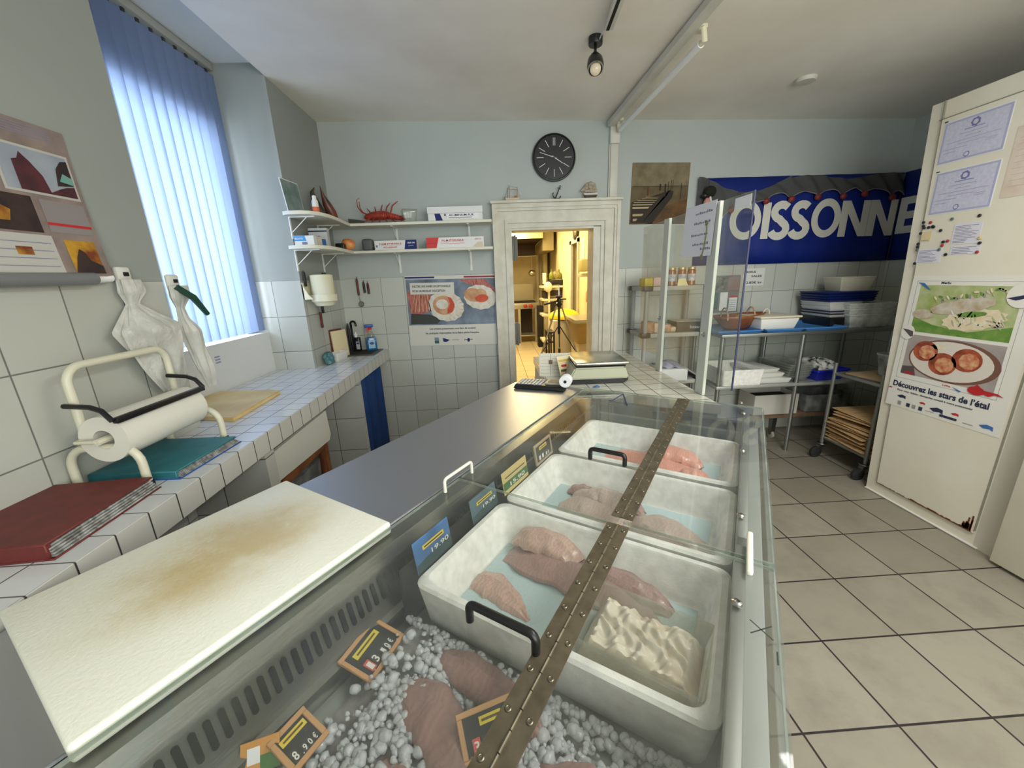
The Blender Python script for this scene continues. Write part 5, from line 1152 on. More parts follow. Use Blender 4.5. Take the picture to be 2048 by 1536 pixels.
for k in (0, .5, 1): b.rect(.0, k*(LH-.06), .20, k*(LH-.06)+.06, 0, .1)
part(b, 'white_lettering', mat('banner_white', (216, 214, 204), .6), bn, smooth=False)
# fishing net draped across the banner
m_net = mat('fishing_net', (66, 68, 72), .9)
def netmat():
    m_ = bpy.data.materials.new('net_mesh'); m_.use_nodes = True; nt = m_.node_tree; L = nt.links; nt.nodes.clear()
    o = nt.nodes.new('ShaderNodeOutputMaterial'); tr = nt.nodes.new('ShaderNodeBsdfTransparent'); df = nt.nodes.new('ShaderNodeBsdfDiffuse'); df.inputs[0].default_value = lin((88, 88, 88))
    ck_ = nt.nodes.new('ShaderNodeTexBrick'); ck_.inputs['Scale'].default_value = 170; ck_.offset = .5; ck_.inputs['Mortar Size'].default_value = .09
    ck_.inputs['Brick Width'].default_value = .6; ck_.inputs['Row Height'].default_value = .5
    ck_.inputs['Color1'].default_value = (.42, .42, .42, 1); ck_.inputs['Color2'].default_value = (.42, .42, .42, 1); ck_.inputs['Mortar'].default_value = (1, 1, 1, 1)
    tc = nt.nodes.new('ShaderNodeTexCoord'); sp_ = nt.nodes.new('ShaderNodeSeparateXYZ'); cb = nt.nodes.new('ShaderNodeCombineXYZ'); L.new(tc.outputs['Object'], sp_.inputs[0]); L.new(sp_.outputs[0], cb.inputs[0]); L.new(sp_.outputs[2], cb.inputs[1]); L.new(cb.outputs[0], ck_.inputs[0])
    mx = nt.nodes.new('ShaderNodeMixShader'); L.new(ck_.outputs[0], mx.inputs[0]); L.new(tr.outputs[0], mx.inputs[1]); L.new(df.outputs[0], mx.inputs[2]); L.new(mx.outputs[0], o.inputs[0])
    # constant cover of about nine tenths
    ck_.inputs['Color1'].default_value = ck_.inputs['Color2'].default_value = (.78, .78, .78, 1); return m_
NT = netmat()
def topedge(x):
    if x < 2.62: return lerp(bz1+.006, bz1-.0, (x-1.8)/.82) - .125*math.sin(math.pi*min(1, max(0, (x-1.86)/.76)))
    return bz1 - .02 + .018*math.sin((x-2.62)*9)
fl = [(1.93, 1.93), (2.10, 2.09), (2.41, 2.155), (2.635, 2.165), (2.87, 2.175), (3.10, 2.175), (3.29, 2.19), (3.55, 2.155), (3.655, 2.15)]
def botedge(x):
    for (x0, z0), (x1, z1) in zip(fl, fl[1:]):
        if x <= x1: t = max(0, (x-x0)/(x1-x0)); return lerp(z0, z1, t)+.045*math.sin(math.pi*t)*(x0 > 2.3)
    return fl[-1][1]
def netf(u, v):
    x = lerp(1.80, 3.65, u); zt, zb = topedge(x), botedge(max(x, 1.93))-max(0, 1.93-x)*1.2
    return (x, D-.028-.012*math.sin(40*x+5*v)-.010*(1-v), lerp(zb, zt, v))
nt_ = T('fishing_net', 'dark fishing net draped over the upper half of the blue banner', 'fishing net', (2.7, D-.04, 2.1))
b = MB(); b.grid(netf, 130, 10); part(b, 'mesh', NT, nt_)
b = MB(); b.tube([Vector(netf(k/90, 0)) for k in range(91)], .004, 5); part(b, 'edge_rope', mat('pale_rope', (126, 122, 116), .9), nt_)
for k, (x, z) in enumerate(fl[1:8]):
    b = MB(); b.sphere((x, D-.045, z-.012), .026, 12, (1.1, .8, 1)); fo = part(b, 'float', mat('red_float', (128, 44, 36), .5), nt_)
# hanging witch-like figure reduced to a plain doll
wd = T('hanging_doll', 'small hanging doll with dark hat and pink face left of the banner', 'doll', (1.855, D-.07, 2.11))
b = MB(); b.sphere((1.885, D-.08, 2.225), .052, 14, (1, .7, .9)); part(b, 'dark_hat', mat('mossy_black', (26, 28, 20), .9, bump=1, bs=60), wd)
b = MB(); b.sphere((1.845, D-.08, 2.195), .030, 10, (1.2, .8, .7)); part(b, 'hat_brim', black_pl, wd)
b = MB(); b.sphere((1.862, D-.085, 2.13), .038, 12, (.8, .7, 1.3)); part(b, 'pink_face', mat('doll_pink', (196, 140, 128), .6), wd)
b = MB(); b.tube([(1.882, D-.09, 2.19), (1.89, D-.09, 2.14), (1.905, D-.09, 2.10)], [.008, .013, .014], 8); part(b, 'white_hair', mat('doll_white', (214, 208, 194), .8), wd)
b = MB(); b.tube([(1.87, D-.07, 2.335), (1.875, D-.07, 2.26)], .002, 5); part(b, 'string', black_pl, wd)

# ================================================================ grey plastic shelving
GY = 3.20
z_a, z_b, z_c = P(1345, 572, 'y', GY).z, P(1345, 666, 'y', GY).z, P(1390, 758, 'y', GY).z
gx0, gx1 = 1.235, 1.80
gs = T('plastic_shelving', 'grey plastic shelf unit with black corners standing right of the door', 'shelving unit', ((gx0+gx1)/2, 3.4, 0))
m_gs = mat('shelving_grey', (166, 166, 158), .6)
for z in (z_a, z_b, z_c, .18):
    b = MB(); b.box((gx0, GY, z-.035), (gx1, 3.57, z), .004)
    sf = part(b, 'shelf_board', m_gs, gs)
    b = MB()
    for x in (gx0, gx1-.07):
        for y in (GY, 3.505): b.box((x-.004, y-.004, z-.036), (x+.075, y+.07, z+.002), .006)
    part(b, 'black_corners', black_pl, sf)
for x in (gx0+.035, gx1-.035):
    for y in (GY+.03, 3.54):
        b = MB(); b.tube([(x, y, 0), (x, y, z_a-.03)], .018, 12); part(b, 'post', mat('post_grey', (160, 162, 158), .5), gs)
def jar(x, y, z, label, grp):
    t = T('jar', label, 'jar', (x, y, z), 0, grp); M = F((x, y, z))
    b = MB(M); b.lathe([(.030, 0), (.034, .004), (.034, .115), (.028, .128)], 18); part(b, 'glass_body', mat('amber_sauce', (150, 84, 44), .25, coat=.8), t)
    b = MB(M); b.lathe([(.0345, .035), (.0345, .092)], 18, cap=False); part(b, 'label', mat('jar_label', (150, 156, 176), .5, var=(206, 204, 200), vs=40), t)
    b = MB(M); b.lathe([(.031, .128), (.031, .143), (.029, .145)], 18); part(b, 'lid', mat('gold_lid', (196, 176, 120), .35, .6), t); return t
jl = []
for k, (px, nm) in enumerate(((1342, 'leftmost'), (1362, 'middle'), (1381, 'rightmost'))):
    p = P(px, 569, 'y', 3.27); j = jar(p.x, 3.27, z_a, nm+' of three amber jars with grey labels on top of the plastic shelving', 'amber jars on the plastic shelving')
b = MB(); p = P(1365, 568, 'y', 3.21); b.slab([(p.x-.045, 3.205, z_a), (p.x+.045, 3.205, z_a), (p.x+.03, 3.225, z_a+.055), (p.x-.03, 3.225, z_a+.055)], (0, .002, 0)); solo(b, 'price_card', mat('cream_card', (222, 214, 160), .6), 'folded cream price card in front of the amber jars', 'card')
m_pk = [mat('yellow_pack', (202, 184, 70), .4), mat('pink_pack', (206, 170, 160), .4), mat('brown_pack', (150, 104, 76), .4, var=(190, 150, 120), vs=30), mat('beige_pack', (196, 176, 148), .5)]
b = MB(F((gx0+.05, 3.30, z_a), R(10))); b.box((-.04, -.05, 0), (.04, .05, .07), .012, 2); solo(b, 'snack_pack', m_pk[0], 'small yellow packet at the left end on top of the plastic shelving', 'packet')
b = MB(F((gx0+.15, 3.29, z_a), R(-6))); b.box((-.055, -.05, 0), (.055, .05, .075), .012, 2); solo(b, 'snack_pack', m_pk[1], 'pale pink packet beside the yellow one on the plastic shelving', 'packet')
for k, (x, h, m_, lab) in enumerate(((.07, .10, 2, 'brown packet at the left end of the middle shelf'), (.15, .085, 3, 'beige packet with a label on the middle shelf'), (.235, .07, 2, 'brown packet behind the little card on the middle shelf'), (.30, .045, 3, 'flat beige packet before the black box on the middle shelf'))):
    b = MB(F((gx0+x, 3.27+.01*k, z_b), R(8-7*k))); b.box((-.038, -.05, 0), (.038, .05, h), .014, 2); solo(b, 'snack_pack', m_pk[m_], lab, 'packet', 'packets on the middle shelf')
p0 = P(1352, 662, 'y', 3.24); p1 = P(1420, 658, 'y', 3.24)
M = frame((p0.x, 3.24, z_b), (1, -.02, 0), (0, 0, 1)); b = MB(M); W = p1.x-p0.x; b.mi = 0; b.box((0, 0, -.2), (W, .085, 0), .002, 1)
b.ell(W*.82, .042, .032, .032, 1, 1); b.ell(W*.82, .042, .025, .025, 0, 2); b.text('G', W*.82-.016, .024, .048, 1, 3, .03, .034); b.text('beau', W*.40, .028, .04, 1, 1, 0, W*.26)
b.mi = 2; b.box((.002, .0855, -.198), (W-.002, .088, -.002)); solo(b, 'black_box', [mat('box_black', (44, 42, 44), .5), mat('box_print', (206, 204, 200), .6), mat('box_top', (190, 188, 180), .6)], 'black box with a round letter logo on the middle shelf of the plastic shelving', 'box')
p = P(1350, 750, 'y', 3.16)
b = MB(); b.box((P(1323, 740, 'y', 3.17).x, 3.17, z_c), (P(1376, 740, 'y', 3.17).x, 3.45, z_c+.105), .004); solo(b, 'white_box', mat('matte_white_box', (206, 208, 204), .6), 'plain white box on the low shelf of the plastic shelving', 'box')
x0, x1 = P(1325, 740, 'y', 3.17).x, P(1374, 740, 'y', 3.17).x
b = MB(); b.grid(lambda u, v: (lerp(x0, x1, u), lerp(3.2, 3.42, v), z_c+.107+.045*math.sin(3.1*u)*math.sin(3.1*v)+.01*math.sin(14*u+9*v)), 14, 14); solo(b, 'crumpled_paper', mat('violet_paper', (176, 176, 188), .7, var=(140, 140, 156), vs=18), 'crumpled grey-violet papers on top of the plain white box', 'paper')
x0, x1 = x1+.012, P(1418, 740, 'y', 3.17).x
b = MB(); b.grid(lambda u, v: (lerp(x0, x1, u), lerp(3.19, 3.5, v), z_c+.004+.10*(1-u)**1.5+.05*max(0, u-.8)), 16, 6); o = solo(b, 'wrapping_sheets', mat('wrapping_sheet', (196, 196, 206), .5, var=(160, 160, 176), vs=22), 'curled stack of wrapping sheets beside the plain white box', 'paper'); o.modifiers.new('t', 'SOLIDIFY').thickness = .004
b = MB(F((1.60, 3.35, .182))); b.box((-.09, -.08, 0), (.09, .08, .2), .02, 2); solo(b, 'orange_bag', mat('orange_bag', (160, 92, 50), .6), 'orange-brown bag on the bottom shelf of the plastic shelving', 'bag')
# papers taped on the tiles
b = MB(frame((P(1416, 626, 'y', D).x, D-.003, P(1416, 626, 'y', D).z), (1, 0, 0), (0, 0, 1))); W = P(1476, 600, 'y', D).x-P(1416, 626, 'y', D).x; H = P(1476, 550, 'y', D).z-P(1416, 626, 'y', D).z
b.mi = 0; b.box((0, 0, -.001), (W, H, 0)); b.rect(W*.04, H*.62, W*.55, H*.95, 2, 1); b.rect(W*.6, H*.6, W*.97, H*.95, 3, 1); b.rect(W*.04, H*.1, W*.3, H*.55, 4, 1); b.rect(W*.36, H*.05, W*.62, H*.55, 1, 1); b.rect(W*.68, H*.03, W*.96, H*.45, 1, 1); b.rect(W*.68, H*.40, W*.96, H*.45, 5, 2)
for k in range(5): b.rect(W*.7, H*(.08+.06*k), W*.92, H*(.09+.06*k), 6, 2)
solo(b, 'notice_sheet', [mat('notice_grey', (120, 120, 122), .6), paper, mat('notice_photo', (150, 146, 140), .6, var=(60, 60, 58), vs=18), mat('notice_mauve', (150, 130, 130), .6), mat('notice_teal', (56, 92, 92), .6), red_ink, greyink], 'grey notice sheet with small photographs taped on the tiles behind the screen', 'notice')
a = P(1484, 570, 'y', D); W = P(1526, 570, 'y', D).x-a.x; b = MB(frame((a.x, D-.003, a.z-.01), (1, 0, 0), (0, 0, 1))); H = .155
b.mi = 0; b.box((0, 0, -.001), (W, H, 0)); b.text('MORUE', .015, H*.74, .026, 1, 1, .02, W*.5); b.text('SALEE', W*.38, H*.5, .024, 1, 1, .02, W*.5); b.text('12.80€ kg', .02, H*.12, .03, 1, 1, .02, W*.8)
solo(b, 'price_notice', [mat('notice_white', (216, 216, 212), .7), ink], 'white price notice reading MORUE SALEE on the tiles under the banner', 'notice')

# ================================================================ steel table with trays
TY = 3.06; TZ = P(1560, 664, 'y', TY).z; TZ2 = P(1560, 768, 'y', TY).z
tx0, txm, tx1 = P(1446, 700, 'y', TY).x, P(1612, 664, 'y', TY).x, 3.36
tbl = T('steel_table', 'long steel kitchen table with a lower shelf at the back wall', 'table', ((tx0+tx1)/2, 3.3, 0))
m_tbl = mat('table_steel', (150, 152, 150), .4, .9)
b = MB(); b.box((tx0-.03, TY-.02, TZ-.03), (tx1, 3.57, TZ), .004); part(b, 'top', m_tbl, tbl)
b = MB(); b.box((tx0-.02, TY, TZ2-.025), (tx1-.02, 3.55, TZ2), .003); part(b, 'lower_shelf', mat('shelf_light', (176, 178, 174), .4, .5), tbl)
for x in (tx0, txm, tx1-.04):
    for y in (TY+.02, 3.53):
        b = MB(); b.tube([(x, y, 0), (x, y, TZ-.03)], .017, 10); part(b, 'leg', m_tbl, tbl)
m_trb = mat('blue_tray', (66, 124, 188), .4)
xs_ = [(tx0-.07, P(1512, 660, 'y', TY).x+.04), (P(1530, 660, 'y', TY).x, P(1606, 660, 'y', TY).x-.005), (P(1606, 660, 'y', TY).x+.005, P(1690, 652, 'y', TY).x)]
for k, (x0, x1) in enumerate(xs_):
    M = F(((x0+x1)/2, TY+.205, TZ+.001)); b = opentub('', '', '', M, x1-x0, .46, .028, .006, .012, None, rim=.006, bev=.003, root=False)
    solo(b, 'tray', m_trb, ['light blue plastic tray under the brown leaf basket', 'light blue plastic tray under the white lidded container', 'empty light blue plastic tray right of the white lidded container'][k], 'tray', 'light blue trays on the steel table')
bk = T('leaf_basket', 'brown wooden leaf-shaped basket with a pale hoop handle on the steel table', 'basket', (2.03, 3.2, TZ+.01))
c = P(1482, 655, 'y', 3.15)
m_bk = mat('basket_wood', (150, 86, 42), .45, var=(112, 60, 28), vs=12, coat=.3)
def bas(u, v):
    a = 2*math.pi*u; r = lerp(.45, 1, v); pt = 1+.35*max(0, math.cos(a))**3
    return (c.x+.0+.19*r*math.cos(a)*pt, 3.24+.13*r*math.sin(a), TZ+.012+.115*v+.02*max(0, math.cos(a))*v)
b = MB(); b.grid(bas, 30, 6, cu=True); b.f([b.v(bas(k/30, 0)) for k in range(30)]); part(b, 'bowl', m_bk, bk).modifiers.new('t', 'SOLIDIFY').thickness = .006
for sx in (-.10, .13):
    b = MB(); b.tube(arc((c.x+sx, 3.24, TZ+.10), .095, 0, 180, (.25, 1, 0), (0, 0, 1), 12), .006, 6); part(b, 'handle', mat('pale_rattan', (190, 156, 120), .6), bk)
b = MB(); b.sphere((c.x+.03, 3.22, TZ+.115), .035, 10, (1.3, 1, .5)); solo(b, 'yellow_item', mat('ochre', (196, 148, 60), .6), 'yellow lump lying in the brown leaf basket', 'food')
M = F(((xs_[1][0]+xs_[1][1])/2-.04, TY+.19, TZ+.012)); 
wc = T('lidded_container', 'white lidded food container with a small handle on the steel table', 'container', M.to_translation())
b = MB(M); b.tbox((-.14, -.17, .14, .17), (-.165, -.195, .165, .195), 0, .10, .012); part(b, 'tub', white_pl, wc)
b = MB(M); b.box((-.175, -.205, .10), (.175, .205, .118), .008, 3); b.tube([(-.02, 0, .118)] + arc((.01, 0, .13), .03, 160, 20, (1, .2, 0), (0, 0, 1), 8) + [(.04, .005, .118)], .006, 6); part(b, 'lid', mat('cream_lid', (216, 208, 188), .4), wc)
# stack of trays
sx0, sx1 = P(1651, 640, 'y', 3.2).x, P(1704, 640, 'y', 3.2).x
zt = TZ+.001; lay = [('black', .085, -.012), ('white', .02, 0), ('black', .01, 0), ('white', .012, 0), ('navy', .012, 0), ('white', .03, .006), ('white', .022, .012), ('white', .02, .016), ('navy', .02, .022), ('navy', .02, .028), ('navy', .022, .034), ('navy', .02, .038)]
cm = {'black': black_pl, 'white': mat('tray_white', (212, 212, 206), .5), 'navy': mat('tray_navy', (14, 32, 96), .45)}
names = {'black': 'black', 'white': 'white', 'navy': 'navy blue'}; cnt = {'black': 0, 'white': 0, 'navy': 0}; order = ['lowest', 'second', 'third', 'fourth', 'fifth', 'topmost']
for i, (c_, h, e) in enumerate(lay):
    dx = .0 if i < 8 else .10
    b = MB(F(((sx0+sx1)/2+dx/2, 3.32, zt), R(-3))); w2 = (sx1-sx0)/2+e+dx/2; b.tbox((-w2+.01, -.16, w2-.01, .16), (-w2-.004, -.175, w2+.004, .175), 0, h, .003)
    solo(b, 'stacked_tray', cm[c_], f'{names[c_]} plastic tray, the {order[cnt[c_]]} {names[c_]} one in the stack on the steel table', 'tray', 'trays stacked on the right of the steel table'); cnt[c_] += 1; zt += h
opentub('stacked_tub', 'cream plastic tub tilted on top of the navy tray stack', 'tub', F(((sx0+sx1)/2+.13, 3.32, zt+.001), R(-8)), .27, .24, .115, .006, .02, mat('cream_tub', (206, 202, 180), .5), rim=.004, bev=.004)
z = TZ+.002
cx0, cx1 = P(1686, 650, 'y', 3.12).x, P(1765, 648, 'y', 3.12).x
for k in range(3):
    opentub('clear_tub', ['lowest', 'middle', 'topmost'][k]+' clear plastic tub in the stack on the right end of the steel table', 'tub', F(((cx0+cx1)/2+.03, 3.22, z), R(-4)), cx1-cx0+.02*k, .30, .11, .004, .02, plexi('cloudy_tub', (250, 251, 248), 1.2, .55, (222, 226, 220)), rim=.006, bev=.003, group='clear tubs stacked on the steel table'); z += .045
# lower shelf things
M = F(((P(1438, 760, 'y', 3.1).x+P(1518, 760, 'y', 3.1).x)/2, 3.25, TZ2+.001)); opentub('foam_box', 'open white polystyrene box at the left end of the lower shelf', 'box', M, P(1520, 760, 'y', 3.1).x-P(1440, 760, 'y', 3.1).x, .42, .14, .02, .012, foam, bev=.006)
fx = P(1545, 760, 'y', 3.1).x
for k, (w_, l_, h) in enumerate(((.30, .40, .045), (.25, .36, .04), (.22, .34, .035))):
    b = MB(F((fx-.03*k, 3.27, TZ2+.001+sum((.0, .0455, .0865)[:k+1][-1:])), R(4*k))); b.tbox((-w_/2+.015, -l_/2+.015, w_/2-.015, l_/2-.015), (-w_/2, -l_/2, w_/2, l_/2), 0, h, .008)
    solo(b, 'foam_tray', mat('lid_white', (214, 214, 208), .5), ['lowest and widest', 'middle', 'topmost'][k]+' white polystyrene tray stacked beside the open foam box', 'tray', 'white foam trays on the lower shelf')
gx = P(1590, 760, 'y', 3.12).x
for k in range(6):
    opentub('deli_tray', 'clear plastic tray nested in the leaning stack on the lower shelf', 'tray', F((gx-.02+.006*k, 3.27, TZ2+.002+.02*k), R(6)), .22, .36, .055, .003, .02, clear_pl, rim=.006, bev=.002, group='nested clear trays on the lower shelf')
nx_ = P(1652, 755, 'y', 3.12).x
opentub('blue_crate', 'deep blue plastic crate holding nets on the lower shelf', 'crate', F((nx_, 3.25, TZ2+.001), R(5)), .30, .36, .10, .006, .03, mat('deep_blue_plastic', (16, 30, 150), .35), rim=.01, bev=.003)
def blob(u, v):
    a = 2*math.pi*u; r = .13*math.sin(math.pi*(.04+.92*v)); rr_ = r*(1+.12*math.sin(7*a+9*v))
    return (nx_+rr_*math.cos(a), 3.25+rr_*1.15*math.sin(a), TZ2+.105-.06*math.cos(math.pi*v)+.010*math.sin(11*a)*math.sin(14*v))
b = MB(); b.grid(blob, 40, 22, cu=True); solo(b, 'mesh_bag', mat('white_mesh', (206, 204, 198), .6, var=(60, 70, 66), vs=26, vlo=.48, vhi=.6), 'pile of white and dark green mesh bags in the deep blue crate', 'bag')
# dolly below
DY = 3.30; DZ = P(1560, 826, 'y', DY).z
dl = T('wooden_dolly', 'low wooden dolly on small wheels under the steel table', 'dolly', (2.9, 3.42, 0)); dx0, dx1 = P(1502, 830, 'y', DY).x, 3.45
b = MB(); b.box((dx0, DY, DZ-.05), (dx1, 3.505, DZ-.001), .003); part(b, 'platform', mat('dolly_wood', (136, 110, 88), .7, var=(110, 86, 66), vs=8), dl)
for x in (P(1552, 850, 'y', DY).x, dx1-.12):
    b = MB(); M = frame((x, DY+.05, .038), (0, 1, 0), (0, 0, 1)); b.lathe([(.03, -.012), (.037, -.01), (.037, .010), (.03, .012)], 16, M); ww = part(b, 'wheel', mat('wheel_cream', (176, 172, 156), .5), dl)
    b = MB(); b.slab([(x-.02, DY+.035, .04), (x-.02, DY+.065, .04), (x-.02, DY+.08, DZ-.05), (x-.02, DY+.02, DZ-.05)], (.04, 0, 0)); part(b, 'wheel_fork', steel_dark, dl)
wx = (P(1502, 815, 'y', 3.31).x, P(1588, 815, 'y', 3.31).x)
opentub('open_carton', 'long white open carton standing on the wooden dolly', 'carton', F(((wx[0]+wx[1])/2, 3.39, DZ+.001)), wx[1]-wx[0], .24, .19, .004, .0, mat('dull_white_carton', (196, 192, 182), .6), bev=.002)
b = MB(); b.box((wx[0]+.02, 3.29, DZ+.008), (wx[1]-.02, 3.49, DZ+.15)); solo(b, 'dark_filler', dark, 'dark block standing for the dark inside of the long white carton', 'filler')  # the carton's dark inside, put in as a solid block
bxx = (P(1604, 815, 'y', 3.31).x, P(1690, 815, 'y', 3.31).x)
opentub('clear_bin', 'hazy clear storage bin beside the white carton on the dolly', 'bin', F(((bxx[0]+bxx[1])/2, 3.39, DZ+.001)), bxx[1]-bxx[0], .24, .17, .004, .012, plexi('hazy_bin', (206, 208, 206), 1, .45, (170, 172, 168)), rim=.006, bev=.006)

# ================================================================ trolley with wooden lids
tr = T('wheeled_trolley', 'grey tubular trolley on castors between steel table and cold room', 'trolley', (3.0, 2.75, 0))
fxx, fyy = 2.74, 2.93
m_tr = mat('trolley_grey', (140, 142, 138), .4, .7)
ztr = P(1655, 738, 'x', fxx).z; 
for x in (fxx, 3.30):
    for y in (2.53, fyy):
        b = MB(); b.tube([(x, y, .13), (x, y, ztr+.07)], .0135, 10); part(b, 'post', m_tr, tr)
        b = MB(); b.lathe([(.035, .118), (.038, .124), (.035, .13)], 14, F((x, y, 0))); b.slab([(x-.05, y-.02, .055), (x-.03, y-.02, .055), (x+.02, y-.02, .118), (x-.02, y-.02, .118)], (0, .04, 0)); cs = part(b, 'castor_fork', steel_dark, tr)
        b = MB(); b.lathe([(.035, -.014), (.048, -.010), (.048, .010), (.035, .014)], 20, frame((x-.042, y, .048), (0.98, 0, .2), (0, 0, 1))); part(b, 'rubber_wheel', mat('wheel_rubber', (34, 34, 34), .6), cs)
for z in (ztr, .20):
    b = MB(); b.box((fxx, 2.53, z-.03), (3.30, fyy, z-.018)); b.tube([(fxx, 2.53, z-.02), (3.3, 2.53, z-.02), (3.3, fyy, z-.02), (fxx, fyy, z-.02)], .012, 8, closed=True); part(b, 'shelf', m_tr, tr)
m_cr = [mat('crate_wood_a', (222, 190, 142), .75, var=(196, 158, 108), vs=7, stretch=(1, 9, 1)), mat('crate_wood_b', (206, 172, 126), .75, var=(176, 140, 96), vs=7, stretch=(9, 1, 1))]
z = .183; nl = 15; top = P(1660, 790, 'x', fxx-.0).z
for k in range(nl):
    rr = random.Random(k+50); M = F((3.0+rr.uniform(-.02, .02)+(.03 if k > 12 else 0), 2.73+rr.uniform(-.02, .02), z), R(rr.uniform(-6, 6)), R(rr.uniform(-1.2, 1.2)))
    b = MB(M); 
    for s in range(5): b.box((-.26, -.19+.077*s, 0.006), (.24, -.19+.077*s+.070, .010))
    for x in (-.25, -.01, .21): b.box((x, -.19, .0), (x+.03, .19, .0062))
    solo(b, 'wooden_crate_lid', m_cr[k % 2], ('topmost' if k == nl-1 else 'lowest' if k == 0 else 'one') + (' slatted thin wooden crate lid' + ('' if k in (0, nl-1) else ' from the middle') + ' of the pile on the grey trolley'), 'crate lid', 'thin wooden crate lids piled on the trolley')
    z += .0125 + (.028 if k == 11 else .006 if k % 4 == 3 else .003)
b = MB(F((3.0, 2.74, ztr-.016), R(5))); b.box((-.2, -.16, 0), (.22, .16, .012), .002); solo(b, 'cardboard_sheet', mat('cardboard', (176, 150, 116), .8), 'flat cardboard sheet on the top shelf of the trolley', 'cardboard')
opentub('bucket', 'translucent white bucket on the top shelf of the trolley beside the cold room', 'bucket', F((3.02, 2.70, ztr-.003)), .19, .19, .17, .004, .018, plexi('bucket_plastic', (224, 224, 220), .9, .6, (196, 198, 194)), rim=.008, bev=.004)
# ================================================================ cold room
CX = 2.668
m_cold = mat('cold_room_panel', (232, 228, 212), .38, var=(226, 220, 202), vs=3)
cr = T('cold_room', 'tall white walk-in cold room with posters and rust stains at its foot', 'cold room', (3.1, 1.2, 0))
b = MB(); b.slab([(CX, 1.74, 0), (CX, 2.42, 0), (CX, 2.535, 2.475), (CX, 1.74, 2.475)], (.93, 0, 0)); b.box((CX+.03, -.9, 0), (3.6, 1.739, 2.475)); part(b, 'wall_panels', m_cold, cr)
b = MB(); b.slab([(CX-.010, 1.775, .085), (CX-.010, 2.345, .085), (CX-.010, 2.455, 2.375), (CX-.010, 1.775, 2.375)], (.011, 0, 0)); part(b, 'raised_panel', m_cold, cr)
b = MB(); b.slab([(CX-.0105, 2.343, .085), (CX-.0105, 2.348, .085), (CX-.0105, 2.462, 2.475), (CX-.0105, 2.457, 2.475)], (.010, 0, 0)); b.box((CX-.012, 1.771, .1), (CX-.0005, 1.774, 2.37)); b.box((CX-.0105, 1.78, 2.374), (CX-.0005, 2.47, 2.379)); b.box((CX-.0115, 1.78, .082), (CX-.0005, 2.345, .0855)); part(b, 'seams', mat('seam_grey', (140, 138, 124), .7), cr)
b = MB(); b.box((CX-.012, 1.74, .004), (CX+.0, 2.42, .010)); part(b, 'floor_seal', white_pl, cr)
b = MB(); b.slab([(CX-.001, 1.765, .0), (CX-.001, 1.69, .0), (2.61+.03, 1.64, 0), (2.64, 1.60, 0), (CX+.04, 1.60, 0), (CX+.04, 1.765, 0)], (0, 0, 2.475)); b.recalc = True; part(b, 'door_jamb', mat('jamb_white', (206, 202, 188), .5), cr)
b = MB(); b.box((2.600, .55, .02), (2.66, 1.64, 2.40), .004); dr = part(b, 'door', m_cold, cr)
m_rust = mat('rust', (120, 58, 24), .9, var=(86, 40, 18), vs=30)
b = MB(); rr = random.Random(3)
for k in range(44):
    y = 1.785+.56*(k/44)**1.0; w_ = .008*rr.random()+.004; h = (.002+.004*rr.random())*(1.6 if k < 26 else .6)
    if k in (27, 28, 33): continue
    b.box((CX-.0125, y, .086), (CX-.010, y+.0132, .086+h))
for k in range(26): y = 1.785+.055*rr.random(); h = .11*(1-(y-1.785)/.055)*rr.random(); b.box((CX-.0122, y, .087), (CX-.0095, y+.007, .092+h))
part(b, 'rust_stains', m_rust, cr, smooth=False)
a = P(2028, 712, 'x', 2.59); b = MB(); b.box((2.585, 1.40, a.z-.045-.03), (2.60, 1.655, a.z+.06-.03), .003); part(b, 'grey_latch', mat('latch_grey', (132, 136, 134), .5), cr)
def crframe(px, py, off=.011): p = P(px, py, 'x', CX-off); return frame((CX-off, p.y, p.z), (0, -1, 0), (0, 0, 1)), p
def certificate(y0, y1, z0, z1, label):
    b = MB(frame((CX-.0115, y0, z0), (0, -1, 0), (0, 0, 1))); W, H = y0-y1, z1-z0
    b.mi = 0; b.box((0, 0, -.0008), (W, H, 0)); b.rect(.004, .004, W-.004, H-.004, 1, 1); b.rect(.014, .014, W-.014, H-.014, 2, 2)
    b.ell(W*.5, H*.82, .020, .020, 3, 3, 14, jag=.2); b.ell(W*.5, H*.82, .012, .012, 2, 4)
    b.rect(W*.35, H*.70, W*.65, H*.715, 3, 3)
    for k, (x0, x1) in enumerate(((.3, .7), (.38, .62), (.1, .9), (.3, .7), (.08, .45), (.08, .3))): b.rect(W*x0, H*(.62-.075*k), W*x1, H*(.632-.075*k), 4, 3)
    b.rect(W*.7, H*.36, W*.88, H*.37, 4, 3); b.rect(W*.7, H*.32, W*.85, H*.33, 4, 3); b.ell(W*.47, H*.12, .014, .014, 3, 3); b.ell(W*.47, H*.12, .010, .010, 2, 4)
    b.mi = 5; b.box((-.004, H+.004, -.001), (.012, H+.009, .002))
    return solo(b, 'certificate', [paper, mat('cert_border', (176, 178, 210), .7), mat('cert_field', (208, 208, 226), .7, var=(196, 196, 220), vs=60), mat('cert_emblem', (120, 124, 170), .7), mat('cert_line', (164, 164, 186), .7), ink], label, 'certificate')
certificate(2.428, 2.114, 2.125, 2.346, 'upper lilac diploma certificate on the cold room wall')
certificate(2.412, 2.106, 1.850, 2.082, 'lower lilac diploma certificate on the cold room wall')
p = P(2012, 410, 'x', CX-.012)
b = MB(frame((CX-.0115, 2.075, 1.885), (0, -1, 0), (0, 0, 1))); b.mi = 0; b.box((0, 0, -.0008), (.22, .33, 0))
for k in range(9): b.rect(.02, .05+.028*k, .18-.02*(k % 3), .0515+.028*k, 1, 1)
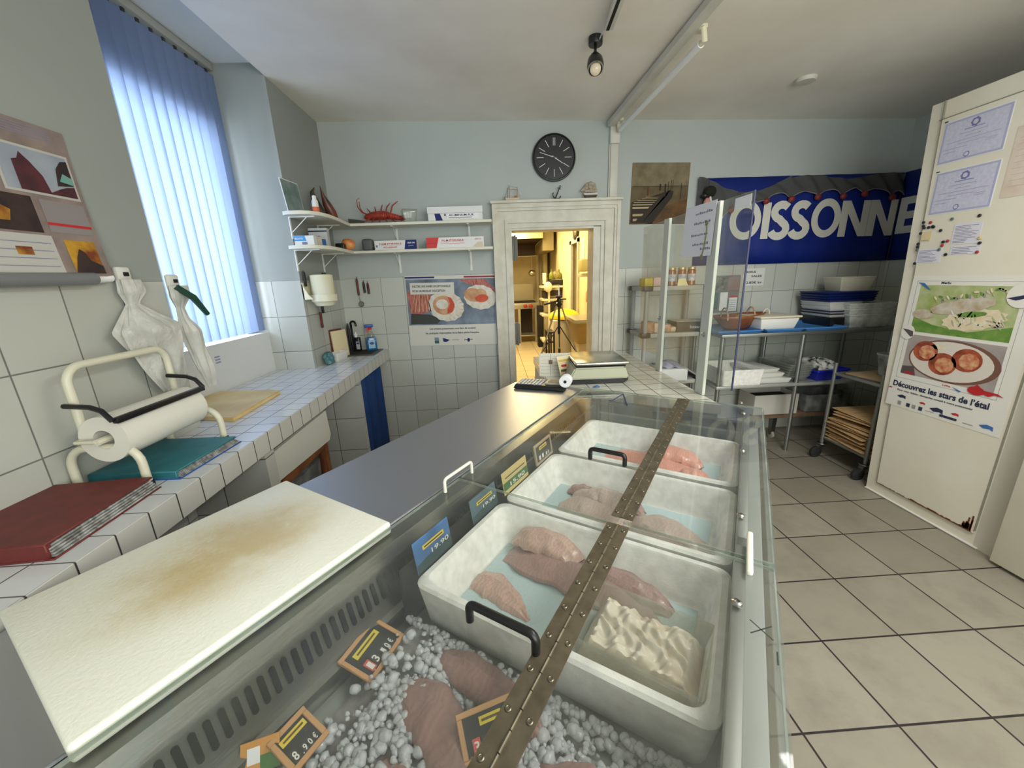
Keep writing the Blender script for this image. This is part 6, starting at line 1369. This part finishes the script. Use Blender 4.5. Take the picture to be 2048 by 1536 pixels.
b.ell(.10, .30, .02, .016, 1, 1); solo(b, 'faded_document', [mat('faded_pink_paper', (222, 210, 196), .7, var=(214, 196, 180), vs=14), mat('faded_ink', (190, 176, 166), .7)], 'faded pinkish document at the right edge of the cold room wall', 'document')
def note(px0, py0, px1, py1, label, lines=8, col=None, magnets=(), dens=1, nm='note'):
    """bottom-left px, top-right px on the cold room wall"""
    a = P(px0, py0, 'x', CX-.0112); c = P(px1, py1, 'x', CX-.0112); W = a.y-c.y; H = c.z-a.z
    b = MB(frame((CX-.0115, a.y, a.z), (0, -1, 0), (0, 0, 1))); b.mi = 0; b.box((0, 0, -.0008), (W, H, 0))
    rr = random.Random(px0)
    for k in range(lines): b.rect(W*.06, H*(.08+.86*k/lines), W*rr.uniform(.5, .94), H*(.08+.86*k/lines)+.0022, 1, 1)
    o = solo(b, nm, [col or mat('note_lilac', (222, 220, 232), .7), mat('note_ink', (120, 120, 146), .7)], label, 'note')
    return o
note(1900, 490, 1967, 442, 'larger typed white note held by magnets under the lower certificate', 12)
note(1898, 510, 1962, 488, 'shorter typed white note directly under the larger typed one', 5)
note(1831, 527, 1886, 495, 'small typed note at the lower left of the magnet group', 9)
note(1840, 484, 1864, 462, 'little beige memo slip among the magnets', 1, mat('beige_memo', (222, 204, 160), .7))
mcol = {'k': mat('magnet_black', (30, 32, 44), .4), 'r': mat('magnet_red', (170, 46, 56), .4), 'g': mat('magnet_green', (90, 110, 96), .4), 'y': mat('magnet_yellow', (206, 186, 120), .4)}
mg = [(1848, 445, 'k'), (1862, 445, 'r'), (1848, 452, 'k'), (1866, 453, 'k'), (1858, 455, 'k'), (1849, 456, 'k'), (1868, 454, 'k'), (1882, 461, 'k'), (1842, 467, 'k'), (1887, 484, 'k'), (1837, 488, 'k'), (1836, 494, 'k'), (1835, 500, 'g'), (1885, 491, 'r'), (1879, 499, 'g'), (1830, 527, 'k'), (1905, 438, 'g'), (1960, 431, 'k'), (1896, 482, 'r'), (1960, 476, 'y'), (1960, 486, 'k'), (1955, 504, 'r'), (1892, 509, 'k')]
cn_ = {'k': 'black', 'r': 'red', 'g': 'grey-green', 'y': 'yellow'}
for px, py, c_ in mg:
    p = P(px, py, 'x', CX-.0112); b = MB(frame((CX-.0122, p.y, p.z), (0, -1, 0), (0, 0, 1))); b.lathe([(.0085, 0), (.0085, .004), (.006, .006)], 10)
    solo(b, 'round_magnet', mcol[c_], f'small round {cn_[c_]} magnet on the cold room wall', 'magnet', f'{cn_[c_]} magnets on the cold room wall')
# food poster
a = P(1786, 830, 'x', CX-.0112)
PZ0, PZ1, PY0, PY1 = .66, 1.50, 2.41, 1.79
M = frame((CX-.0115, PY0, PZ0), (0, -1, 0), (0, 0, 1)); b = MB(M); W, H = PY0-PY1, PZ1-PZ0
mats = [mat('food_poster_paper', (232, 230, 222), .35), mat('leaf_green', (150, 170, 90), .5, var=(196, 200, 160), vs=9), mat('lettuce_dark', (84, 132, 50), .5, var=(130, 160, 80), vs=14), mat('fish_white', (212, 204, 190), .5, var=(178, 160, 130), vs=16), mat('noodle', (222, 206, 168), .5, var=(232, 222, 196), vs=30),
        mat('plate_white', (222, 214, 204), .5), mat('plate_rim', (120, 84, 70), .5), mat('roast_brown', (120, 52, 34), .5, var=(186, 92, 60), vs=18), mat('roast_face', (222, 176, 132), .5, var=(190, 90, 60), vs=30), mat('grey_bokeh', (178, 168, 164), .6, var=(150, 140, 138), vs=5), mat('poster_navy', (40, 48, 80), .5), mat('poster_crimson', (186, 36, 44), .5), mat('poster_blue', (60, 110, 180), .5), mat('fish_grey', (90, 80, 80), .5), mat('line_grey', (150, 150, 146), .6)]
b.mi = 0; b.box((0, 0, -.0008), (W, H, .0003)); x0, x1 = .055, W-.075; ya, yb, yc, yd = .225, .48, .50, .785
for q in ((x0-.025, ya-.03, x0-.023, H-.03), (x0-.025, ya-.032, x1+.02, ya-.030), (x0-.025, H-.032, x1+.02, H-.030), (x1+.018, ya-.03, x1+.02, H-.03)): b.rect(*q, 14, 1)
b.rect(x0, yc, x1, yd, 1, 1); b.pol([(x0, yc), (x1, yc), (x1, yc+.08), (x0+.3, yc+.03), (x0+.12, yc+.05), (x0, yc+.09)], 2, 2)
b.ell(x0+.31, yc+.10, .14, .055, 4, 3, 24, jag=.12, rot=.2); b.ell(x0+.24, yc+.17, .155, .040, 3, 4, 20, rot=.22, jag=.05); b.ell(x0+.05, yc+.11, .06, .03, 3, 4, 14)
for k in range(26): rr = random.Random(k); b.ell(x0+.10+.013*k, yc+.185+.0025*k+.03*rr.random(), .014, .006, (4, 1, 2, 14, 3)[k % 5], 5, 7, rot=rr.random()*3)
for k in range(30): rr = random.Random(k+90); b.ell(x0+.20+.25*rr.random(), yc+.06+.08*rr.random(), .022, .004, (4, 3, 1, 0)[k % 4], 5, 8, rot=rr.random()*3)
b.ell(x0+.30, yc+.13, .07, .016, 2, 5, 12, rot=.15)
b.rect(x0, ya, x1, yb, 9, 1); b.ell(x0+.26, ya+.125, .235, .125, 6, 2, 32); b.ell(x0+.25, ya+.125, .215, .115, 5, 3, 32); b.pol([(x0, ya+.001), (x0+.09, ya+.001), (x0+.07, ya+.06), (x0, ya+.05)], 13, 3)
for cx, cy, r in ((.115, .165, .062), (.22, .105, .066), (.335, .150, .066)): b.ell(x0+cx, ya+cy, r*1.12, r, 7, 4, 20); b.ell(x0+cx+.012, ya+cy-.004, r*.72, r*.66, 8, 5, 18, jag=.06)
b.ell(x0+.18, ya+.20, .04, .015, 4, 4); b.ell(x0+.05, ya+.012, .03, .008, 11, 5)
b.ell(x0-.012, yb+.012, .042, .046, 0, 6, 22); b.pol([(x0-.045, yb+.03), (x0+.01, yb-.015), (x0+.025, yb-.01), (x0+.02, yb+.02), (x0-.01, yb+.028)], 13, 7)
b.ell(x1-.0, yd-.045, .062, .062, 0, 6, 24); b.pol([(x1-.058, yd-.06), (x1+.05, yd-.03), (x1+.055, yd-.045), (x1-.02, yd-.07)], 10, 7)
b.pol([(x0-.015, yd+.015), (x0+.02, yd+.012), (x0+.065, yd-.03), (x0+.05, yd-.025)], 12, 6); b.text('Merlu', x0+.11, yd+.008, .018, 10, 2, .03, .05)
b.ell(x1-.075, ya-.005, .040, .024, 11, 6); b.pol([(x1-.04, ya+.006), (x1+.02, ya+.004), (x1+.05, ya-.010), (x1+.01, ya-.006), (x1-.015, ya-.022), (x1-.045, ya-.014)], 11, 6.5); b.pol([(x1-.09, ya+.015), (x1-.075, ya+.032), (x1-.055, ya+.014)], 11, 6.5); b.pol([(x1-.19, ya-.012), (x1-.15, ya-.035), (x1-.14, ya-.028)], 12, 6); b.text('Lotte', x1-.24, ya-.02, .016, 11, 2, .02, .04)
b.text('Découvrez les stars de l’étal', .025, .135, .050, 10, 3, .03, W-.10); b.text('Pour vous régaler, demandez conseil à votre poissonnier', .06, .108, .016, 10, 3, .02, W-.2)
for x, y, c_, s in ((.09, .075, 10, .022), (.22, .068, 11, .014), (.30, .052, 10, .03), (.40, .058, 11, .016), (.55, .040, 12, .026), (.01, .118, 11, .010)): b.pol([(x-s, y), (x-s*.2, y-s*.5), (x+s*.9, y-s*.3), (x+s*1.5, y-s*.6), (x+s*1.4, y+s*.3), (x+s*.3, y+s*.5)], c_, 3)
for x, c_ in ((.08, 14), (.135, 10), (.17, 14), (.21, 10)): b.rect(x, .018, x+.022, .042, c_, 3)
b.rect(.25, .028, .30, .031, 14, 3); b.rect(.33, .020, .42, .034, 10, 3); b.rect(.45, .022, .50, .026, 14, 3)
solo(b, 'food_poster', mats, 'large fish recipe poster reading Découvrez les stars de l’étal on the cold room', 'poster')

# ================================================================ ceiling fixtures
ZCe = 2.79
def C(px, py, z=2.79): return P(px, py, 'z', z)
sp_ = T('spotlight', 'small black ceiling spotlight with a clear round bulb', 'spotlight', C(1190, 92))
c = C(1191, 88, 2.775)
b = MB(F((c.x, c.y, 2.770))); b.lathe([(.036, 0), (.038, .004), (.038, .045)], 20); part(b, 'ceiling_mount', black_pl, sp_)
b = MB(); b.tube([(c.x, c.y, 2.775), (c.x-.002, c.y-.006, 2.735)], .008, 8); part(b, 'joint', black_pl, sp_)
HM = F((c.x-.003, c.y-.012, 2.69)) @ Matrix.Rotation(R(-28), 4, 'X') @ Matrix.Rotation(R(4), 4, 'Y')
b = MB(HM); b.lathe([(.006, .048), (.024, .038), (.040, .008), (.045, -.03), (.040, -.052), (.036, -.05), (.038, -.03), (.03, .0)], 22, cap=False); part(b, 'head', mat('spot_black', (34, 32, 32), .3), sp_)
b = MB(HM); b.lathe([(.0415, -.046), (.040, -.054), (.036, -.054)], 22, cap=False); part(b, 'chrome_ring', mat('chrome', (180, 180, 178), .15, 1), sp_)
b = MB(HM); b.sphere((0, 0, -.05), .030, 14); part(b, 'bulb', mat('clear_bulb', (236, 226, 200), .1, trans=.5, emit=(255, 240, 210), es=.1), sp_)
# black light track
a0, a1 = C(1217, 50, 2.785), C(1250, -40, 2.785)
d = (a1-a0); n_ = Vector((0, 0, 1)).cross(d).normalized()
tk = T('light_track', 'cream ceiling light track with a black slot leading to the spotlight', 'light track', a0)
b = MB(); b.slab([a0-n_*.022, a1-n_*.022, a1+n_*.022, a0+n_*.022], (0, 0, -.022)); part(b, 'profile', white_paint, tk)
b = MB(); q = Vector((0, 0, -.0225)); b.slab([a0-n_*.012+q, a1-n_*.012+q, a1+n_*.004+q, a0+n_*.004+q], (0, 0, -.001)); part(b, 'slot', dark, tk)
b = MB(); b.tube([a0+Vector((0, 0, -.005)), C(1207, 60, 2.785), Vector((c.x+.012, c.y, 2.778))], .0035, 6); part(b, 'feed_cable', white_paint, tk)
# fluorescent fitting
e0 = Vector((C(1228, 240, 2.77).x-.01, D-.05, 2.775)); e1 = C(1446, -30, 2.79)
d = (e1-e0).normalized(); n_ = Vector((0, 0, 1)).cross(d).normalized()
ff = T('fluorescent_fitting', 'long cream ceiling conduit with a bare fluorescent tube', 'light fitting', (e0+e1)/2)
b = MB(); b.slab([e0-n_*.028, e1-n_*.028, e1+n_*.028, e0+n_*.028], (0, 0, -.035)); part(b, 'conduit', white_paint, ff)
t0, t1 = Vector((C(1255, 243, 2.70).x, D-.10, 2.70)), C(1402, 88, 2.70)
b = MB(); b.tube([t0, t1], .018, 14); part(b, 'tube', mat('tube_glass', (246, 248, 246), .4), ff)
for q in (t0, t1):
    b = MB(); b.tube([q+(t1-t0).normalized()*(.01 if q == t0 else -.01), q-(t1-t0).normalized()*(.03 if q == t0 else -.03), q-(t1-t0).normalized()*(.035 if q == t0 else -.035)+Vector((-.01, 0, .05)), q+Vector((-.02, 0, .065))], [.015, .016, .014, .012], 10); part(b, 'lamp_holder', cream_pl, ff)
    b = MB(F((q.x-.02, q.y, 2.755))); b.box((-.035, -.03, 0), (.035, .03, .02), .004); part(b, 'mount', cream_pl, ff)
p = C(1612, 160, 2.775); b = MB(F((p.x, p.y, 2.772))); b.lathe([(.02, -.012), (.055, -.010), (.062, 0), (.062, .012)], 28); solo(b, 'smoke_detector', mat('detector_white', (206, 202, 190), .5), 'flat round white detector on the ceiling', 'detector')

# ================================================================ kitchen beyond the door
K = 6.5
m_kst = mat('kitchen_steel', (190, 186, 172), .35, .8)
hy = 8.6; A_ = P(1031, 478, 'y', hy); B_ = P(1086, 476, 'y', hy)
hd = T('extractor_hood', 'steel extractor hood over the kitchen range seen through the door', 'hood', ((A_.x+B_.x)/2-.5, hy+.4, 2.0))
b = MB(); b.box((-1.2, hy, A_.z), (B_.x, hy+.02, 2.69)); part(b, 'front_panel', mat('hood_panel', (226, 214, 170), .3, .3), hd)
z1 = P(1080, 508, 'y', hy+.9).z
b = MB(); b.slab([(-1.2, hy+.02, A_.z), (B_.x, hy+.02, A_.z), (B_.x-.03, hy+1.5, A_.z-.05), (-1.2, hy+1.5, A_.z-.05)], (0, 0, .02)); part(b, 'dark_filters', mat('hood_dark', (52, 34, 20), .6), hd)
b = MB(); b.box((-1.2, hy+1.1, z1-.02), (B_.x-.05, hy+1.12, A_.z-.03)); part(b, 'rear_filter', mat('hood_dark'), hd)
b = MB(); b.tube([(-1.0, hy+1.0, z1-.03), (B_.x-.02, hy+1.0, z1-.03)], .012, 8); part(b, 'rail', m_kst, hd)
b = MB(); b.box((B_.x+.005, hy+.1, 2.12), (B_.x+.24, 10.3, 2.69)); solo(b, 'duct_box', mat('duct_beige', (150, 136, 100), .7), 'beige boxed duct beside the extractor hood', 'duct')
ly = hy+1.0; lp = P(1064, 546, 'y', ly)
b = MB(); zt_ = z1-.03; b.tube([(lp.x, ly, zt_), (lp.x, ly, lp.z+.08)], .010, 8); b.sphere((lp.x, ly-.02, lp.z), .085, 16, (1, .7, .85)); solo(b, 'ladle', mat('ladle_steel', (200, 196, 180), .3, 1), 'large steel ladle hanging under the extractor hood', 'ladle')
gy = 9.6; g0, g1 = P(1034, 605, 'y', gy), P(1076, 605, 'y', gy)
st = T('kitchen_range', 'steel kitchen range with red knobs under the hood', 'stove', ((g0.x+g1.x)/2-.3, gy+.3, 0))
zt_ = P(1055, 606, 'y', gy).z
b = MB(); b.box((-.9, gy, zt_-.14), (g1.x, gy+.7, zt_), .004); part(b, 'top', m_kst, st)
b = MB(); b.box((-.85, gy+.05, zt_), (g1.x-.05, gy+.6, zt_+.03)); part(b, 'burner_grid', mat('burnt_and_shade_black', (40, 28, 22), .7), st)
for x in (g0.x+.20, g0.x+.34):
    b = MB(frame((x, gy-.001, zt_-.07), (1, 0, 0), (0, 0, 1))); b.lathe([(.045, 0), (.045, .02), (.03, .03)], 14); part(b, 'knob', mat('red_knob', (170, 40, 30), .5), st)
for x in (g0.x+.02, g1.x-.08):
    b = MB(); b.box((x, gy+.02, 0), (x+.06, gy+.08, zt_-.14)); part(b, 'leg', m_kst, st)
b = MB(); b.box((g0.x+.05, gy+.5, .1), (g1.x-.1, gy+.52, zt_-.15)); part(b, 'shade_sheet', mat('burnt_and_shade_black'), st)  # dark sheet stands in for the shade under the range top
b = MB(); b.box((-.9, gy+.05, .16), (g1.x, gy+.6, .19)); part(b, 'lower_shelf', m_kst, st)
b = MB(); p = P(1050, 568, 'y', gy+.75); b.box((-.9, gy+.72, zt_), (P(1066, 568, 'y', gy+.75).x, gy+.74, p.z)); solo(b, 'splash_panel', mat('splash_steel', (176, 166, 136), .4, .6), 'dull steel splash panel behind the kitchen range', 'panel')
# shelving in the kitchen
sy = 8.0; s0, s1_ = P(1084, 575, 'y', sy).x, P(1140, 575, 'y', sy).x
ks = T('kitchen_rack', 'cream metal rack with bottles and trays in the kitchen', 'shelving unit', ((s0+s1_)/2, sy+.2, 0)); za, zb, zc_ = P(1115, 571, 'y', sy).z, P(1115, 597, 'y', sy).z, P(1115, 628, 'y', sy).z
for z in (za, zb, zc_, .3):
    b = MB(); b.box((s0, sy, z-.04), (s1_, sy+.5, z)); part(b, 'shelf_board', mat('rack_cream', (214, 204, 176), .5), ks)
for x in (s0+.14, s1_-.02):
    b = MB(); b.box((x-.02, sy-.01, 0), (x+.02, sy+.03, za+.06)); part(b, 'post', mat('rack_cream'), ks)
def kbox(px0, py0, px1, py1, y, dpt, m_, name, label, cat, bev=.005, grp=None):
    a = P(px0, py1, 'y', y); c = P(px1, py0, 'y', y); b = MB(); b.box((a.x, y, a.z), (c.x, y+dpt, c.z), bev); return solo(b, name, m_, label, cat, grp)
kbox(1101, 559, 1133, 570, sy+.02, .4, black_pl, 'black_crate', 'black crate on the top board of the kitchen rack', 'crate')
for k, (px, m_, lab) in enumerate(((1103, 'g', 'green bottle left on the black crate in the kitchen'), (1112, 'g', 'round clear jar in the middle on the black crate in the kitchen'), (1118, 'g', 'green bottle right on the black crate in the kitchen'))):
    p = P(px, 558, 'y', sy+.15); b = MB(F((p.x, sy+.15, p.z))); 
    b.lathe([(.05, 0), (.055, .02), (.05, .10), (.016, .14), (.016, .19)] if k != 1 else [(.03, 0), (.07, .05), (.075, .1), (.05, .15), (.03, .16)], 14); solo(b, 'bottle' if k != 1 else 'glass_jar', mat('green_bottle', (110, 116, 30), .2) if k != 1 else plexi('jar_glass', (226, 220, 180), 1, .4, (206, 196, 150)), lab, 'bottle' if k != 1 else 'jar')
kbox(1086, 546, 1092, 568, sy+.1, .08, mat('cream_roll', (232, 222, 190), .7), 'paper_roll', 'upright cream paper roll on the kitchen rack', 'paper roll')
for px, py, lab in ((1096, 574, 'pale bag bunch tied to the left post of the kitchen rack'), (1138, 562, 'pale bag bunch tied to the right post of the kitchen rack')):
    p = P(px, py, 'y', sy-.05); b = MB(); b.sphere((p.x, sy-.06, p.z), .085, 14, (1, .7, 1.2)); solo(b, 'bag_bunch', mat('pale_bag', (226, 216, 186), .7, bump=1, bs=20), lab, 'bag')
kbox(1100, 580, 1140, 592, sy+.1, .3, mat('dark_pans', (44, 34, 28), .5), 'baking_pans', 'dark pans on the second board of the kitchen rack', 'pans')
kbox(1087, 582, 1096, 596, sy+.1, .3, mat('dark_pans'), 'baking_pans', 'small dark pan at the left on the second board of the kitchen rack', 'pans')
kbox(1104, 604, 1113, 626, sy+.1, .3, mat('dark_pans'), 'baking_pans', 'dark pan left on the third board of the kitchen rack', 'pans'); kbox(1128, 604, 1138, 622, sy+.1, .3, mat('dark_pans'), 'baking_pans', 'dark pan right on the third board of the kitchen rack', 'pans')
kbox(1078, 612, 1086, 706, sy+.9, .3, dark, 'dark_cabinet', 'dark appliance between range and kitchen rack', 'appliance')
# yellow tub and steel sink
ty = 6.05; t0_ = P(1104, 640, 'y', ty); t1_ = P(1172, 636, 'y', ty)
wt = T('white_chest', 'white chest with a yellow lid in the kitchen', 'chest', ((t0_.x+t1_.x)/2, ty+.3, 0))
t1_.x = 1.39
b = MB(); b.box((t0_.x+.02, ty, 0), (t1_.x, ty+.6, t0_.z-.01), .02); part(b, 'body', mat('chest_white', (216, 206, 186), .5), wt)
b = MB(); 
def dome(u, v):
    a = 2*math.pi*u; return ((t0_.x+t1_.x)/2+(t1_.x-t0_.x)/2*1.02*math.cos(a)*math.sin(math.pi/2*(.02+.98*v)), ty+.3+.36*math.sin(a)*math.sin(math.pi/2*(.02+.98*v)), t0_.z+.14*math.cos(math.pi/2*v))
b.grid(dome, 36, 8, cu=True); part(b, 'yellow_lid', mat('bright_yellow', (240, 206, 20), .45), wt)
x0 = P(1150, 640, 'y', 5.2).x
sn = T('steel_sink_unit', 'steel sink unit at the right wall of the kitchen', 'sink', (1.2, 5.5, 0)); zs = P(1165, 640, 'y', 5.2).z
b = MB(); b.box((x0, 5.2, zs-.05), (1.40, 5.95, zs), .004); part(b, 'worktop', m_kst, sn)
b = MB(); b.box((x0+.05, 5.23, zs-.33), (1.40, 5.9, zs-.05)); part(b, 'apron', mat('sink_apron', (170, 146, 100), .35, .8), sn)
b = MB(); b.box((x0+.08, 5.3, 0), (1.38, 5.85, zs-.33)); part(b, 'base', mat('chest_white'), sn)
# right wall things
def rw(px, py, x=1.415): return P(px, py, 'x', x)
p = rw(1152, 466, 1.40); b = MB(frame((1.418, p.y, 2.30), (0, -1, 0), (0, 0, 1))); b.lathe([(.15, 0), (.16, .02), (.16, .04), (.14, .045)], 28); kc = solo(b, 'wall_clock', mat('clock_rim', (60, 52, 40), .3), 'dark-rimmed round clock on the right wall of the kitchen', 'clock')
kbox(1163, 517, 1188, 543, 5.4, .25, mat('towel_box', (206, 194, 130), .4), 'towel_dispenser', 'pale square towel dispenser on the right wall of the kitchen', 'dispenser', .02)
kbox(1163, 546, 1188, 554, 5.45, .22, mat('rack_cream'), 'wall_tray', 'cream tray below the kitchen towel dispenser', 'tray')
b = MB(frame((1.416, 6.35, 1.72), (0, -1, 0), (0, 0, 1))); b.mi = 0; b.box((0, 0, -.001), (.22, .42, 0)); 
for k in range(7): b.ell(.05+.12*(k % 2), .05+.055*k, .012, .010, 1, 1, 8)
solo(b, 'wall_chart', [mat('chart_paper', (230, 226, 206), .6), mat('chart_dots', (120, 150, 90), .6)], 'pale chart with small coloured dots on the kitchen wall', 'chart')
b = MB(frame((1.416, 5.75, 1.78), (0, -1, 0), (0, 0, 1))); b.box((0, 0, -.001), (.18, .40, 0)); solo(b, 'paper_sheet', mat('chart_paper'), 'tall white sheet hanging on the near kitchen wall', 'paper')
b = MB(F((1.34, 5.55, P(1180, 604, 'x', 1.36).z))); b.lathe([(.03, 0), (.035, .02), (.035, .13), (.015, .16), (.015, .19)], 12); solo(b, 'soap_bottle', mat('peach_soap', (232, 180, 130), .3), 'peach-coloured soap bottle at the right kitchen wall', 'bottle')
b = MB(frame((1.405, 5.60, .95), (0, -1, 0), (0, 0, 1))); b.grid(lambda u, v: (.26*u, .34*v, .012+.012*math.sin(u*18)), 24, 3); o = solo(b, 'tea_towel', mat('navy_towel', (30, 34, 66), .9), 'navy striped towel hanging on the right kitchen wall', 'towel'); o.modifiers.new('t', 'SOLIDIFY').thickness = .004
# wall-mounted water heater box
kbox(1121, 440, 1143, 473, 9.0, .4, mat('heater_cream', (230, 222, 190), .4), 'air_unit', 'cream wall unit high at the back of the kitchen', 'air unit', .02)
kbox(1112, 466, 1126, 477, 8.9, .06, mat('heater_cream'), 'unit_panel', 'cream control panel with a dark slot left of the wall unit', 'panel'); 
p = P(1122, 535, 'y', 10.25); b = MB(); b.box((p.x-.13, 10.22, p.z-.22), (p.x+.13, 10.28, p.z+.1), .03); b.tube([(p.x+.05, 10.25, p.z+.1), (p.x+.05, 10.25, p.z+.25)], .02, 8)
solo(b, 'cutting_paddle', mat('paddle_white', (222, 212, 182), .5), 'white paddle-shaped board hanging on the kitchen back wall', 'board')
b = MB(); p = P(1105, 520, 'y', 10.6); b.tube([(1.2, 10.62, 0), (1.2, 10.62, 2.69)], .05, 12); solo(b, 'water_pipe', mat('rack_cream'), 'vertical cream pipe on the kitchen back wall', 'pipe')
# step stool
x0, x1 = P(1098, 690, 'y', 5.6).x, P(1108, 690, 'y', 5.6).x; zt_ = P(1103, 664, 'y', 5.6).z
sl2 = T('step_stool', 'dark metal step stool behind the tripod in the kitchen', 'stool', ((x0+x1)/2, 5.7, 0))
for x in (x0, x1):
    for y in (5.6, 5.9):
        b = MB(); b.box((x-.012, y-.012, 0), (x+.012, y+.012, zt_)); part(b, 'leg', black_pl, sl2)
b = MB(); b.box((x0-.012, 5.588, zt_-.02), (x1+.012, 5.912, zt_)); b.box((x0, 5.6, zt_-.16), (x1, 5.9, zt_-.15)); part(b, 'seat', black_pl, sl2)
# camera tripod
yt = 4.35; tp = T('camera_tripod', 'black and silver camera tripod standing inside the kitchen door', 'tripod', (P(1118, 640, 'y', yt).x, yt, 0))
cx = P(1118, 640, 'y', yt).x; za = P(1118, 610, 'y', yt).z; m_sil = mat('tripod_silver', (170, 166, 156), .35, .9)
b = MB(F((cx, yt, 0))); b.lathe([(.022, za-.02), (.035, za), (.035, za+.02), (.02, za+.03)], 14); part(b, 'shoulder', black_pl, tp)
b = MB(F((cx, yt, 0))); zm = P(1118, 668, 'y', yt).z; b.lathe([(.014, zm), (.016, zm+.01), (.013, za)], 12); b.lathe([(.02, za+.03), (.024, za+.06), (.016, za+.08)], 12); part(b, 'centre_column', black_pl, tp)
b = MB(); z = za+.09; b.box((cx-.035, yt-.03, z-.01), (cx+.035, yt+.03, z+.012), .004); b.tube([(cx, yt, za+.05), (cx-.17, yt-.06, za+.015)], [.008, .011], 8); b.tube([(cx, yt, za+.06), (cx+.08, yt, za+.062)], .007, 8); part(b, 'pan_head', black_pl, tp)
b = MB(); b.slab([(cx-.008, yt-.004, z+.01), (cx+.008, yt-.004, z+.01), (cx+.006, yt-.004, z+.12), (cx-.004, yt-.004, z+.12)], (0, .006, 0)); part(b, 'phone_clamp', m_sil, tp)
for ang in (200, 320, 80):
    d = Vector((math.cos(R(ang)), math.sin(R(ang)), 0)); p0 = Vector((cx, yt, za-.005))+d*.03; pk = Vector((cx, yt, za-.56))+d*.24; p1 = Vector((cx, yt, .0))+d*.46
    b = MB(); b.tube([p0, pk], .009, 8); lg = part(b, 'leg', m_sil, tp)
    b = MB(); b.tube([pk-(pk-p0).normalized()*.03, pk+(pk-p0).normalized()*.02], .016, 10); part(b, 'leg_lock', black_pl, lg)
    b = MB(); b.tube([pk, p1], .006, 8); part(b, 'lower_leg', m_sil, lg)
    b = MB(); b.tube([Vector((cx, yt, zm+.10)), lerp(p0, pk, .93)], .006, 6); part(b, 'brace', black_pl, tp)
